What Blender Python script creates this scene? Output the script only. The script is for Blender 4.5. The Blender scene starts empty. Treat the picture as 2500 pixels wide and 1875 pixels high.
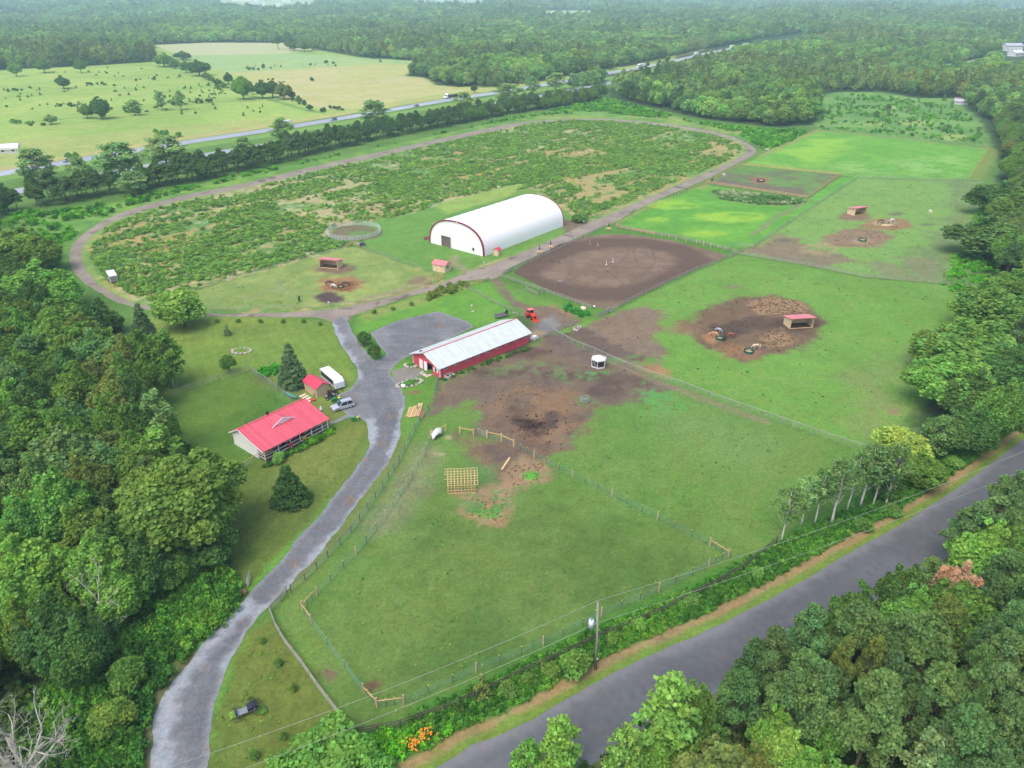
import bpy, bmesh, math, random
import numpy as np
from mathutils import Vector, Matrix
from mathutils.geometry import delaunay_2d_cdt
R=math.radians
random.seed(7); rng=np.random.default_rng(7)
S=bpy.context.scene; COL=S.collection
# ---------------- camera ----------------
CH=75.0; CF=1795.0; CP=math.atan(962/1795.0); cs,cc=math.sin(CP),math.cos(CP)
cam=bpy.data.cameras.new('camera'); co=bpy.data.objects.new('camera',cam); COL.objects.link(co)
co.location=(0,0,CH); co.rotation_euler=(R(90)-CP,0,0)
cam.sensor_width=36; cam.lens=36*CF/2500; cam.clip_start=1; cam.clip_end=30000
S.camera=co
# ---------------- light ----------------
W=bpy.data.worlds.new('World'); S.world=W; W.use_nodes=True
nt=W.node_tree; bg=nt.nodes['Background']; sky=nt.nodes.new('ShaderNodeTexSky')
sky.sky_type='NISHITA'; sky.sun_disc=False; SE,SR=60,215
sky.sun_elevation=R(SE); sky.sun_rotation=R(SR); sky.air_density=1.0; sky.dust_density=4.0; sky.ozone_density=1.0
nt.links.new(sky.outputs[0],bg.inputs[0]); bg.inputs[1].default_value=0.15
sl=bpy.data.lights.new('sun','SUN'); sl.energy=1.0; sl.angle=R(40); sl.color=(1,.96,.9)
so=bpy.data.objects.new('sun',sl); COL.objects.link(so)
d=Vector((math.sin(R(SR))*math.cos(R(SE)),math.cos(R(SR))*math.cos(R(SE)),math.sin(R(SE))))
so.rotation_euler=d.to_track_quat('Z','Y').to_euler()
S.render.engine='CYCLES'; S.view_settings.view_transform='Standard'; S.view_settings.look='None'
S.view_settings.gamma=1; S.view_settings.exposure=0.88
S.cycles.max_bounces=6; S.cycles.diffuse_bounces=3; S.cycles.transparent_max_bounces=4; S.cycles.volume_bounces=2
# ---------------- helpers ----------------
def G(px,py,z=0.0):
    u=(px-1250)/CF; v=(py-937.5)/CF; t=(CH-z)/(cs+v*cc); return (t*u,t*(cc-v*cs),z)
def depth(x,y,z=0): return y*cc-(z-CH)*cs
def pix(x,y,z=0.0):
    dd=depth(x,y,z); return (1250+CF*x/dd, 937.5+CF*(-(z-CH)*cc-y*cs)/dd)
def lin(c):
    c=np.asarray(c,float)/255.; return np.where(c<=.04045,c/12.92,((c+.055)/1.055)**2.4)
GAIN=1.25
def A(*c):
    l=lin(c)/GAIN; return (float(l[0]),float(l[1]),float(l[2]),1.)
def hsh(ix,iy,s):
    n=(ix.astype(np.int64)*374761393+iy.astype(np.int64)*668265263+s*1442695041)&0xffffffff
    n=((n^(n>>13))*1274126177)&0xffffffff
    return ((n^(n>>16))&0xffff)/65535.
def vn(x,y,s=0):
    xi=np.floor(x);yi=np.floor(y);fx=x-xi;fy=y-yi;fx=fx*fx*(3-2*fx);fy=fy*fy*(3-2*fy)
    a=hsh(xi,yi,s);b=hsh(xi+1,yi,s);c=hsh(xi,yi+1,s);d=hsh(xi+1,yi+1,s)
    return (a+(b-a)*fx)*(1-fy)+(c+(d-c)*fx)*fy
def fbm(x,y,sc,o=3,s=0):
    r=np.zeros_like(x);a=1.;t=0.
    for i in range(o):
        r+=a*vn(x/sc+17.3*i,y/sc-9.1*i,s+i);t+=a;a*=.55;sc*=.5
    return r/t*2-1
def inpoly(x,y,P):
    P=np.asarray(P,float);r=np.zeros(x.shape,bool);j=len(P)-1
    for i in range(len(P)):
        xi,yi=P[i][:2];xj,yj=P[j][:2]
        if yi!=yj: r^=((yi>y)!=(yj>y))&(x<(xj-xi)*(y-yi)/(yj-yi)+xi)
        j=i
    return r
def segd(x,y,P,closed=True):
    P=np.asarray(P,float);n=len(P);d=np.full(x.shape,1e18)
    for i in range(n if closed else n-1):
        a=P[i][:2];b=P[(i+1)%n][:2];e=b-a;l=(e@e) or 1e-9
        t=np.clip(((x-a[0])*e[0]+(y-a[1])*e[1])/l,0,1)
        d=np.minimum(d,(x-a[0]-t*e[0])**2+(y-a[1]-t*e[1])**2)
    return np.sqrt(d)
def sdf(x,y,P):
    d=segd(x,y,P); return np.where(inpoly(x,y,P),-d,d)
def W2(pp): return [G(a,b)[:2] for a,b in pp]
def sst(a,b,v):
    t=np.clip((v-a)/(b-a),0,1);return t*t*(3-2*t)
# ---- objects ----
def tag(o,label=None,cat=None,group=None,kind=None):
    if label:o['label']=label
    if cat:o['category']=cat
    if group:o['group']=group
    if kind:o['kind']=kind
    return o
def thing(name,label,cat,loc=(0,0,0),rz=0.,group=None):
    o=bpy.data.objects.new(name,None);COL.objects.link(o);o.location=loc;o.rotation_euler=(0,0,rz)
    o.empty_display_size=.5
    return tag(o,label,cat,group)
def mobj(name,me,parent=None,color=None,loc=None):
    o=bpy.data.objects.new(name,me);COL.objects.link(o)
    if parent:o.parent=parent
    if color:o.color=color
    if loc:o.location=loc
    return o
def mesh_np(name,V,Fq,mats=(),smooth=False,vcol=None):
    me=bpy.data.meshes.new(name);V=np.asarray(V,np.float32);Fq=np.asarray(Fq,np.int32);k=Fq.shape[1]
    me.vertices.add(len(V));me.vertices.foreach_set('co',V.ravel())
    me.loops.add(Fq.size);me.loops.foreach_set('vertex_index',Fq.ravel())
    me.polygons.add(len(Fq));me.polygons.foreach_set('loop_start',np.arange(0,Fq.size,k,dtype=np.int32))
    me.polygons.foreach_set('loop_total',np.full(len(Fq),k,np.int32))
    if smooth:me.polygons.foreach_set('use_smooth',np.ones(len(Fq),bool))
    if vcol is not None:
        at=me.color_attributes.new('col','FLOAT_COLOR','POINT');c=np.ones((len(V),4),np.float32);c[:,:3]=vcol[:,:3]
        at.data.foreach_set('color',c.ravel())
    me.update(calc_edges=True)
    for m in mats:me.materials.append(m)
    return me
class MB:
    def __init__(s): s.v=[];s.f=[];s.m=[];s.sm=[]
    def add(s,vs,fs,m=0,M=None,sm=False):
        b=len(s.v)
        for p in vs: s.v.append(tuple(M@Vector(p)) if M else tuple(p))
        for f in fs: s.f.append([b+i for i in f]);s.m.append(m);s.sm.append(sm)
        return s
    def box(s,x0,x1,y0,y1,z0,z1,m=0,M=None,tx=1.,ty=1.):
        cx,cy=(x0+x1)/2,(y0+y1)/2;hx,hy=(x1-x0)/2,(y1-y0)/2
        v=[(x0,y0,z0),(x1,y0,z0),(x1,y1,z0),(x0,y1,z0)]+[(cx+a*hx*tx,cy+b*hy*ty,z1) for a,b in((-1,-1),(1,-1),(1,1),(-1,1))]
        return s.add(v,[(3,2,1,0),(4,5,6,7),(0,1,5,4),(1,2,6,5),(2,3,7,6),(3,0,4,7)],m,M)
    def tube(s,pts,rs,n=8,m=0,cap=True,sm=True,M=None):
        pts=[Vector(p) for p in pts]
        if not hasattr(rs,'__len__'):rs=[rs]*len(pts)
        vs=[];up=Vector((0,0,1))
        for i,p in enumerate(pts):
            t=(pts[min(i+1,len(pts)-1)]-pts[max(i-1,0)]);t.normalize()
            a=t.cross(up if abs(t.z)<.95 else Vector((1,0,0)));a.normalize();b=t.cross(a)
            for k in range(n):
                w=2*math.pi*k/n;vs.append(p+(a*math.cos(w)+b*math.sin(w))*rs[i])
        fs=[]
        for i in range(len(pts)-1):
            for k in range(n): fs.append((i*n+k,i*n+(k+1)%n,(i+1)*n+(k+1)%n,(i+1)*n+k))
        if cap: fs+= [tuple(range(n)),tuple(reversed(range((len(pts)-1)*n,len(pts)*n)))]
        return s.add(vs,fs,m,M,sm)
    def beam(s,a,b,w,h,m=0):
        a=Vector(a);b=Vector(b);t=(b-a);L=t.length;t.normalize()
        sd=t.cross(Vector((0,0,1)))
        if sd.length<.01: sd=Vector((1,0,0))
        sd.normalize();up=sd.cross(t)
        vs=[p+sd*(x*w/2)+up*(y*h/2) for p in(a,b) for x,y in((-1,-1),(1,-1),(1,1),(-1,1))]
        return s.add(vs,[(0,1,2,3),(7,6,5,4),(0,4,5,1),(1,5,6,2),(2,6,7,3),(3,7,4,0)],m)
    def prism(s,prof,y0,y1,m=0,ax='y',M=None,sm=False):
        n=len(prof)
        f=(lambda a,b,t:(a,t,b)) if ax=='y' else ((lambda a,b,t:(t,a,b)) if ax=='x' else (lambda a,b,t:(a,b,t)))
        vs=[f(a,b,y0) for a,b in prof]+[f(a,b,y1) for a,b in prof]
        fs=[(i,(i+1)%n,n+(i+1)%n,n+i) for i in range(n)]
        s.add(vs,fs,m,M,sm);s.add(vs,[tuple(range(n)),tuple(reversed(range(n,2*n)))],m,M);return s
    def ball(s,c,r,sc=(1,1,1),m=0,n=10,k=6,jit=0,M=None):
        vs=[];fs=[]
        for i in range(k+1):
            th=math.pi*i/k
            for j in range(n):
                w=2*math.pi*j/n;q=r*(1+random.uniform(-jit,jit))
                vs.append((c[0]+q*sc[0]*math.sin(th)*math.cos(w),c[1]+q*sc[1]*math.sin(th)*math.sin(w),c[2]+q*sc[2]*math.cos(th)))
        for i in range(k):
            for j in range(n): fs.append((i*n+j,(i+1)*n+j,(i+1)*n+(j+1)%n,i*n+(j+1)%n))
        return s.add(vs,fs,m,M,True)
    def mesh(s,name,mats):
        me=bpy.data.meshes.new(name);me.from_pydata([tuple(v) for v in s.v],[],s.f)
        me.polygons.foreach_set('material_index',s.m);me.polygons.foreach_set('use_smooth',s.sm)
        for m in (mats if isinstance(mats,(list,tuple)) else [mats]):me.materials.append(m)
        me.validate();bm=bmesh.new();bm.from_mesh(me);bmesh.ops.remove_doubles(bm,verts=bm.verts,dist=1e-5)
        bmesh.ops.recalc_face_normals(bm,faces=bm.faces);bm.to_mesh(me);bm.free()
        return me
    def part(s,name,mats,parent=None,label=None,bevel=0):
        o=mobj(name,s.mesh(name,mats),parent)
        if bevel:
            b=o.modifiers.new('b','BEVEL');b.width=bevel;b.segments=2;b.limit_method='ANGLE'
        if label:o['label']=label
        return o
# ---- materials ----
def M0(name):
    m=bpy.data.materials.new(name);m.use_nodes=True;n=m.node_tree;return m,n,n.nodes['Principled BSDF']
def N(nt,t,**k):
    n=nt.nodes.new(t)
    for a,b in k.items():setattr(n,a,b)
    return n
def mulmix(nt,c1,fac_out,lo,hi,rg=(0,1)):
    mr=N(nt,'ShaderNodeMapRange');mr.inputs[1].default_value,mr.inputs[2].default_value=rg;mr.inputs[3].default_value=lo;mr.inputs[4].default_value=hi
    nt.links.new(fac_out,mr.inputs[0]);vm=N(nt,'ShaderNodeVectorMath',operation='SCALE')
    nt.links.new(c1,vm.inputs[0]);nt.links.new(mr.outputs[0],vm.inputs['Scale']);return vm.outputs[0]
def noise(nt,sc,det=4,coord='Object',rough=.6,vec=None):
    n=N(nt,'ShaderNodeTexNoise');n.inputs['Scale'].default_value=sc;n.inputs['Detail'].default_value=det;n.inputs['Roughness'].default_value=rough
    if vec is None:
        t=N(nt,'ShaderNodeTexCoord');vec=t.outputs[coord]
    nt.links.new(vec,n.inputs['Vector']);return n.outputs['Fac']
_mc={}
def mat(name,col,rough=.7,var=.15,sc=1.5,metal=0,bump=0,stripe=None,spec=.5):
    if name in _mc:return _mc[name]
    m,nt,b=M0(name);rgb=N(nt,'ShaderNodeRGB');rgb.outputs[0].default_value=col
    o=mulmix(nt,rgb.outputs[0],noise(nt,sc,5),1-var*1.6,1+var*1.6)
    if stripe: # (axis, period, depth)
        t=N(nt,'ShaderNodeTexCoord');sp=N(nt,'ShaderNodeSeparateXYZ');nt.links.new(t.outputs['Object'],sp.inputs[0])
        if stripe[0]=='xy':
            ad=N(nt,'ShaderNodeMath',operation='ADD');nt.links.new(sp.outputs[0],ad.inputs[0]);nt.links.new(sp.outputs[1],ad.inputs[1]);src=ad.outputs[0]
        else: src=sp.outputs['XYZ'.index(stripe[0].upper())]
        dv=N(nt,'ShaderNodeMath',operation='DIVIDE');dv.inputs[1].default_value=stripe[1];nt.links.new(src,dv.inputs[0])
        fr=N(nt,'ShaderNodeMath',operation='FRACT');nt.links.new(dv.outputs[0],fr.inputs[0])
        pp=N(nt,'ShaderNodeMath',operation='PINGPONG');pp.inputs[1].default_value=.5;nt.links.new(fr.outputs[0],pp.inputs[0])
        mr=N(nt,'ShaderNodeMapRange');mr.inputs[1].default_value=0;mr.inputs[2].default_value=.12;mr.inputs[3].default_value=1-stripe[2];mr.inputs[4].default_value=1
        nt.links.new(pp.outputs[0],mr.inputs[0])
        fl=N(nt,'ShaderNodeMath',operation='FLOOR');nt.links.new(dv.outputs[0],fl.inputs[0])
        wn=N(nt,'ShaderNodeTexWhiteNoise',noise_dimensions='1D');nt.links.new(fl.outputs[0],wn.inputs['W'])
        mr2=N(nt,'ShaderNodeMapRange');mr2.inputs[3].default_value=1-stripe[2]*.35;mr2.inputs[4].default_value=1+stripe[2]*.25
        nt.links.new(wn.outputs[0],mr2.inputs[0])
        mu=N(nt,'ShaderNodeMath',operation='MULTIPLY');nt.links.new(mr.outputs[0],mu.inputs[0]);nt.links.new(mr2.outputs[0],mu.inputs[1])
        v=N(nt,'ShaderNodeVectorMath',operation='SCALE');nt.links.new(o,v.inputs[0]);nt.links.new(mu.outputs[0],v.inputs['Scale']);o=v.outputs[0]
    nt.links.new(o,b.inputs['Base Color']);b.inputs['Roughness'].default_value=rough;b.inputs['Metallic'].default_value=metal
    b.inputs['Specular IOR Level'].default_value=spec
    if bump:
        bp=N(nt,'ShaderNodeBump');bp.inputs['Strength'].default_value=bump;bp.inputs['Distance'].default_value=.05
        nt.links.new(noise(nt,sc*6,4),bp.inputs['Height']);nt.links.new(bp.outputs[0],b.inputs['Normal'])
    _mc[name]=m;return m
def leafmat(name,instancer=False,trans=.35,var=.35):
    m,nt,b=M0(name)
    if instancer:
        a=N(nt,'ShaderNodeAttribute',attribute_type='INSTANCER',attribute_name='tint');src=a.outputs['Color']
    else:
        a=N(nt,'ShaderNodeObjectInfo');src=a.outputs['Color']
    v=N(nt,'ShaderNodeAttribute',attribute_type='GEOMETRY',attribute_name='col')
    mx=N(nt,'ShaderNodeVectorMath',operation='MULTIPLY');nt.links.new(src,mx.inputs[0]);nt.links.new(v.outputs['Color'],mx.inputs[1])
    nt.nodes.remove(b);d=N(nt,'ShaderNodeBsdfDiffuse');t=N(nt,'ShaderNodeBsdfTranslucent');ms=N(nt,'ShaderNodeMixShader')
    ms.inputs[0].default_value=trans
    t2=N(nt,'ShaderNodeVectorMath',operation='MULTIPLY');t2.inputs[1].default_value=(1.25,1.2,.5);nt.links.new(mx.outputs[0],t2.inputs[0])
    nt.links.new(mx.outputs[0],d.inputs[0]);nt.links.new(t2.outputs[0],t.inputs[0])
    nt.links.new(d.outputs[0],ms.inputs[1]);nt.links.new(t.outputs[0],ms.inputs[2])
    nt.links.new(ms.outputs[0],nt.nodes['Material Output'].inputs['Surface']);return m
# ---------------- regions (traced on the ground plane) ----------------
def HZ(x,y):
    x=np.asarray(x,float);y=np.asarray(y,float)
    a=sst(700,2500,y)*14*(fbm(x,y,700,2,40)+.2)
    b=sst(1800,5200,y)*26*(.6+1.0*fbm(x,y,1300,2,44))
    return a+b
HWY=[(-900,560),(-400,486),(-100,441),(0,424.5),(152,398),(316,370),(443,349),(649,319),(726,307),(916,275),(1075,247),(1233,223),(1336,206),(1469,182),(1548,168),(1618,155),(1720,131),(1792,117),(1865,106),(1950,92),(2050,76)]
HWYW=W2(HWY)
FARM=[(400,4000),(320,1875),(300,1760),(330,1650),(400,1560),(480,1480),(555,1400),(530,1290),(470,1190),(400,1090),(405,1000),(395,935),(320,870),(240,815),(125,765),(60,690),(40,610),(10,570),(-40,575),(-300,640),(-900,760),(-900,300),(-600,230),(0,172),(60,168),(230,160),(385,150),(375,108),(500,103),(700,104),(760,118),(880,140),(980,147),(1065,152),(1020,172),(985,185),(1035,190),(1065,208),(1120,213),(1225,215),(1400,205),(1440,212),(1480,216),(1484,236),(1487,238),(1484,215),(1560,200),(1620,186),(1720,162),(1800,142),(1880,126),(1960,108),(1960,98),(1880,106),(1800,120),(1720,134),(1620,158),(1560,170),(1484,190),(1470,215),(1484,237),(1560,256),(1640,274),(1700,288),(1800,302),(1900,312),(2000,303),(2000,262),(1960,240),(2050,225),(2150,225),(2240,240),(2340,240),(2350,262),(2390,290),(2420,340),(2440,400),(2436,440),(2440,520),(2412,600),(2385,690),(2470,700),(2470,800),(2395,880),(2250,980),(2230,1040),(2240,1130),(2330,1100),(2460,1030),(2620,935),(2900,790),(3300,640),(3400,800),(2900,1050),(2650,1180),(2345,1405),(2275,1446),(1756,1752),(1440,1925),(1100,2120),(600,3000)]
FARMW=W2(FARM)
CLEAR=[[(1470,236),(1465,200),(1484,180),(1560,160),(1620,146),(1720,122),(1800,106),(1880,94),(1880,124),(1800,141),(1720,162),(1620,186),(1560,202),(1490,218)],[(2425,122),(2520,112),(2535,172),(2440,174)],[(2200,168),(2290,160),(2380,146),(2425,140),(2405,165),(2365,180),(2300,182),(2210,182)],[(1325,50),(1330,34),(1450,32),(1465,46),(1400,50)],[(900,60),(1000,52),(1120,50),(1130,58),(960,66)],[(0,40),(120,34),(130,42),(0,50)],[(1550,44),(1640,40),(1650,50),(1560,54)],[(2420,46),(2420,24),(2540,18),(2540,42)],[(540,34),(530,2),(760,-4),(780,28),(660,34)],[(2270,36),(2280,18),(2370,16),(2375,34)],[(1010,30),(1010,3),(1180,2),(1180,28)],[(1780,50),(1790,34),(1850,32),(1860,48)],[(2050,20),(2050,4),(2110,4),(2110,18)]]
CLEARW=[W2(p) for p in CLEAR]
def hwyd(x,y): return segd(x,y,HWYW,False)
def openmask(x,y,pad=0.):
    m=(sdf(x,y,FARMW)<pad)
    for p in CLEARW: m|=inpoly(x,y,p)
    # second carriageway lies ~30 m this side of the first
    m|=(hwyd(x,y)<17+pad)&(x<560)
    return m
# ---------------- ground sheet ----------------
ys=[0.];
while ys[-1]<9000: ys.append(ys[-1]+max(.5,.003*ys[-1]))
ys=np.array(ys);ss=np.arange(-1.25,1.2501,.003)
SX,YY=np.meshgrid(ss,ys);gx=(SX*(YY+80)).ravel();gy=YY.ravel();nv=len(gx)
n20=fbm(gx,gy,22,3,1);n6=fbm(gx,gy,6,3,5);n2=fbm(gx,gy,2.2,3,9);n60=fbm(gx,gy,60,2,13);n1=fbm(gx,gy,1.2,3,17);_u=gx*.656+gy*.755;_v=-gx*.755+gy*.656;nS=fbm(_u/7,_v,4.5,3,19)
C=np.zeros((nv,3));
def A3(*c): return lin(c)/GAIN
def lay(mask,idx,col):
    C[idx]+=(np.asarray(col)-C[idx])*mask[:,None]
C[:]=A3(64,88,48)
def paint(P,col,f=1.,warp=1.,amt=1.,mot=None,px=True,col2=None,c2n=None):
    P=W2(P) if px else P
    p=np.array([q[:2] for q in P]);m=f+warp+1
    idx=np.nonzero((gx>p[:,0].min()-m)&(gx<p[:,0].max()+m)&(gy>p[:,1].min()-m)&(gy<p[:,1].max()+m))[0]
    if not len(idx):return
    x,y=gx[idx],gy[idx];d=sdf(x,y,p)+warp*(n6[idx]*1.2+n2[idx]*.7)+min(1.,warp)*n1[idx]*.8
    f=f*.7;k=sst(f,-f,d)*amt
    if mot is not None:
        n={'n20':n20,'n6':n6,'n2':n2,'n60':n60,'nS':nS}[mot[0]][idx]
        if len(mot)>3:n=n+mot[3]*n2[idx]
        if mot[0]=='n2':n=n*.6+n1[idx]*.55
        n=n+n1[idx]*.18;k=k*sst(mot[1]-mot[2]*.75,mot[1]+mot[2]*.75,n)
    sel=k>.003;idx=idx[sel];k=k[sel]
    c=np.asarray(A3(*col))
    if col2 is not None:
        t=sst(-.35,.35,{'n20':n20,'n6':n6,'n2':n2,'n60':n60}[c2n or 'n6'][idx])[:,None];c=c*(1-t)+np.asarray(A3(*col2))*t
    lay(k,idx,c)
def ell(cx,cy,rx,ry,n=24): return [(cx+rx*math.cos(2*math.pi*i/n),cy+ry*math.sin(2*math.pi*i/n)) for i in range(n)]
def stroke(P,w,col,f=.6,warp=.3,amt=1.,mot=None):
    P=np.array(W2(P));m=w+f+1
    idx=np.nonzero((gx>P[:,0].min()-m)&(gx<P[:,0].max()+m)&(gy>P[:,1].min()-m)&(gy<P[:,1].max()+m))[0]
    x,y=gx[idx],gy[idx];d=segd(x,y,P,False)-w/2+warp*(n6[idx]+n2[idx]*.7)
    k=sst(f,-f,d)*amt
    if mot is not None: k=k*sst(mot[1]-mot[2],mot[1]+mot[2],{'n20':n20,'n6':n6,'n2':n2}[mot[0]][idx])
    s_=k>.003;lay(k[s_],idx[s_],A3(*col))
# base grass of the whole farm
paint(FARMW,(98,136,58),2,2,px=False,col2=(86,126,50),c2n='n20')
for _p in CLEAR[2:]: paint(_p,(176,190,136),4,3)
# hayfields beyond the highway
HAY=[(-900,500),(-900,300),(-600,230),(0,172),(60,168),(230,160),(385,150),(375,108),(500,103),(700,104),(760,118),(880,140),(980,147),(1065,152),(1020,172),(985,185),(1035,190),(1065,208),(1120,213),(1300,196),(1480,165),(1650,135),(1650,150),(1480,182),(1233,218),(916,268),(649,312),(443,342),(152,391),(0,416)]
paint(HAY,(154,182,84),1,1,col2=(140,172,76),c2n='n60')
paint([(-900,470),(0,350),(200,330),(520,300),(700,285),(700,310),(443,342),(152,391),(0,416),(-900,500)],(162,170,96),8,6,.7)
paint([(375,108),(500,103),(700,104),(760,118),(700,130),(560,135),(440,135)],(184,186,138),2,3)
paint([(440,135),(560,133),(700,130),(880,140),(1065,152),(900,158),(700,170),(560,178),(500,165)],(152,182,112),2,3)
paint([(560,178),(700,170),(900,158),(1020,158),(985,185),(1035,190),(1065,208),(1120,213),(1190,215),(1060,232),(900,262),(820,268),(770,262),(700,245),(620,215)],(190,184,122),3,4,col2=(176,180,108),c2n='n20')
for a,b,w in([(0,224),(400,200),16],[(0,252),(460,214),12],[(0,300),(300,284),10],[(280,276),(560,250),9]):
    stroke([a,b],w,(150,182,88),6,3,.45)
stroke([(0,214),(180,214),(255,209),(320,202),(450,190)],3,(120,150,75),1.5,1,.6)
stroke([(70,298),(200,287),(330,276),(480,254),(560,248),(700,246)],4,(110,145,66),2,2,.6)
paint(HAY,(180,186,108),4,3,.3,('n20',.15,.2,.4))
stroke([(x,y-11) for x,y in HWY[:17]],9,(182,172,108),2,1.5,.8)
stroke([(x,y+12) for x,y in HWY[:17]],12,(120,160,66),2,1,1)
stroke([(540,205),(600,232),(660,243),(700,255),(745,268),(790,276)],5,(90,135,60),2,2,.8)
# verge between row of trees and racetrack
paint([(-300,560),(0,520),(130,520),(300,490),(600,425),(900,365),(1200,300),(1485,240),(1560,262),(1700,295),(1900,320),(2000,330),(1900,380),(1850,350),(1700,310),(1500,290),(1300,300),(1075,340),(760,410),(475,480),(290,530),(200,575),(165,640),(180,700),(130,600),(60,540)],(98,146,58),2,3,col2=(120,160,66),c2n='n6')
paint([(1300,290),(1485,250),(1700,300),(1900,335),(1850,350),(1700,312),(1500,288)],(150,160,80),3,4,.8,('n20',0,.3,.5))
# infield of the oval
INF=[(503,765),(373,750.6),(316,735),(269,713),(234,687),(209,656),(198,630),(198,608),(215,586),(234,567),(272,542),(335,520),(411,497.5),(475,483),(579,463),(700,435),(758,419),(916.5,384.5),(1075,348),(1295,300.6),(1390,294),(1485,295),(1580,302),(1659,313),(1738,327.5),(1801,345),(1825,361),(1817,376.6),(1792,392),(1719,424),(1643,456),(1548,497),(1485,525),(1421.5,551),(1358,580),(1279,614.6),(1200,646),(1144,662),(1075,690.5),(980,719),(885,741),(821.5,754),(727,762),(600,766)]
paint(INF,(112,150,72),.5,.5,col2=(96,138,64),c2n='n6')
paint(INF,(150,168,80),1,1,.6,('n20',.12,.2,.5))
paint(INF,(172,146,96),1,1,.85,('n20',.22,.1,.75));paint(INF,(170,152,96),1,1,.85,('nS',.27,.1,.5))
paint(INF,(176,184,142),1,1,.45,('n60',.25,.12,1.1))
paint([(1300,420),(1600,330),(1800,350),(1800,390),(1640,450),(1480,522),(1380,560),(1330,500)],(166,156,100),6,5,.6,('n20',.02,.12,.6))
stroke([(503,765),(373,750.6),(316,735),(234,687),(198,630),(215,586),(272,542),(411,497.5),(579,463),(758,419),(1075,348),(1295,300.6),(1485,295),(1659,313),(1801,345),(1817,376.6),(1719,424),(1548,497),(1485,525)],3,(140,166,80),1,1,.7)
# mown area round the arch building, pens, verge
MOW=[(850,590),(930,600),(1050,560),(1090,500),(1230,470),(1300,462),(1420,540),(1421,551),(1279,614),(1144,662),(1090,690),(1060,675)]
paint(MOW,(108,150,64),1.5,1.5,col2=(96,142,58),c2n='n6')
paint([(870,545),(960,530),(1100,495),(1060,560),(960,600),(860,598),(838,585),(800,560)],(104,150,62),2,1.5)
paint([(1060,500),(1230,455),(1280,448),(1240,480),(1090,525)],(140,168,76),2,1)
stroke([(1112,625),(1105,640),(1130,655),(1160,668)],3,(150,140,110),1,1,.8)
paint([(1370,540),(1385,535),(1432,545),(1425,555),(1385,570),(1372,552)],(128,104,88),1,.6,.9)
# left paddock
LP=[(440,722),(600,672),(721,641),(848,603),(875,605),(966,638),(1082,676),(1036,694),(890,733),(802,746),(718,752),(632,754),(554,755),(455,752),(420,738)]
paint(LP,(128,152,76),.8,.5,col2=(144,160,84),c2n='n6')
paint([(440,735),(600,700),(700,680),(760,720),(700,752),(554,755),(440,750)],(128,142,88),3,2,.7,('n6',0,.3))
paint(ell(832,695,58,21),(156,118,82),2,2,.95,('n6',-.5,.3))
paint(ell(832,700,38,13),(138,98,68),2,2,.9,('n6',-.2,.3))
paint(ell(805,727,39,14),(88,72,72),1.5,1)
paint(ell(812,657,46,12),(130,104,86),3,1.5,.95)
paint([(1000,700),(1035,690),(1060,672),(1020,675),(990,695)],(140,112,92),2,1.5,.8)
stroke([(880,736),(960,715),(1036,694)],3,(150,130,96),1.5,1,.7)
# yards around track and barn
paint([(503,772),(700,775),(810,786),(831,836),(860,880),(877,919),(840,960),(800,985),(650,930),(620,905),(420,965),(400,940),(330,860),(320,800),(380,765)],(128,150,58),2,1.5,col2=(112,142,54),c2n='n20')
paint([(470,800),(700,790),(805,800),(800,812),(600,815),(450,830)],(108,134,54),3,2,.7)
paint([(870,775),(1000,728),(1140,690),(1200,690),(1262,770),(1160,800),(1071,762),(973,782),(907,814),(862,814)],(108,158,56),1.5,1,col2=(96,150,50),c2n='n6')
paint([(880,765),(1138,692),(1140,706),(1060,735),(960,760),(890,790)],(136,150,76),2,1.5,.8)
paint([(1200,700),(1219,682),(1222,690),(1300,720),(1442,762),(1455,790),(1340,812),(1310,770)],(100,146,56),1.5,1)
paint([(900,880),(915,880),(950,868),(945,864),(925,850),(905,820),(895,825)],(92,146,52),1,.6)
# dirt lane to the tractor
paint([(1198,684),(1220,681),(1232,704),(1262,735),(1300,752),(1345,745),(1400,770),(1420,790),(1345,812),(1295,832),(1262,785),(1275,762),(1240,732),(1210,700)],(126,104,90),1,1.2,.95,('n6',-.55,.25))
paint([(1240,790),(1262,770),(1285,772),(1300,795),(1270,800)],(66,104,48),1,.5,.8)
paint([(1320,780),(1350,770),(1362,800),(1330,808)],(140,140,140),2,1.5,.8)
paint(ell(1312,817,18,7),(170,142,108),1,1,.8)
for e in((1322,768,5,3),(1382,757,15,8),(1350,748,10,4),(1395,768,8,4)): paint(ell(*e),(168,128,92),1,1,.8,('n2',-.3,.3))
paint([(1310,800),(1343,812),(1352,806),(1345,795),(1325,790)],(124,122,124),1,1,.8)
# arena surround
paint([(1222,676),(1300,635),(1420,572),(1475,553),(1500,552),(1640,578),(1790,612),(1800,620),(1700,660),(1600,707),(1510,752),(1455,782),(1300,708)],(88,134,48),1,.8)
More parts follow.
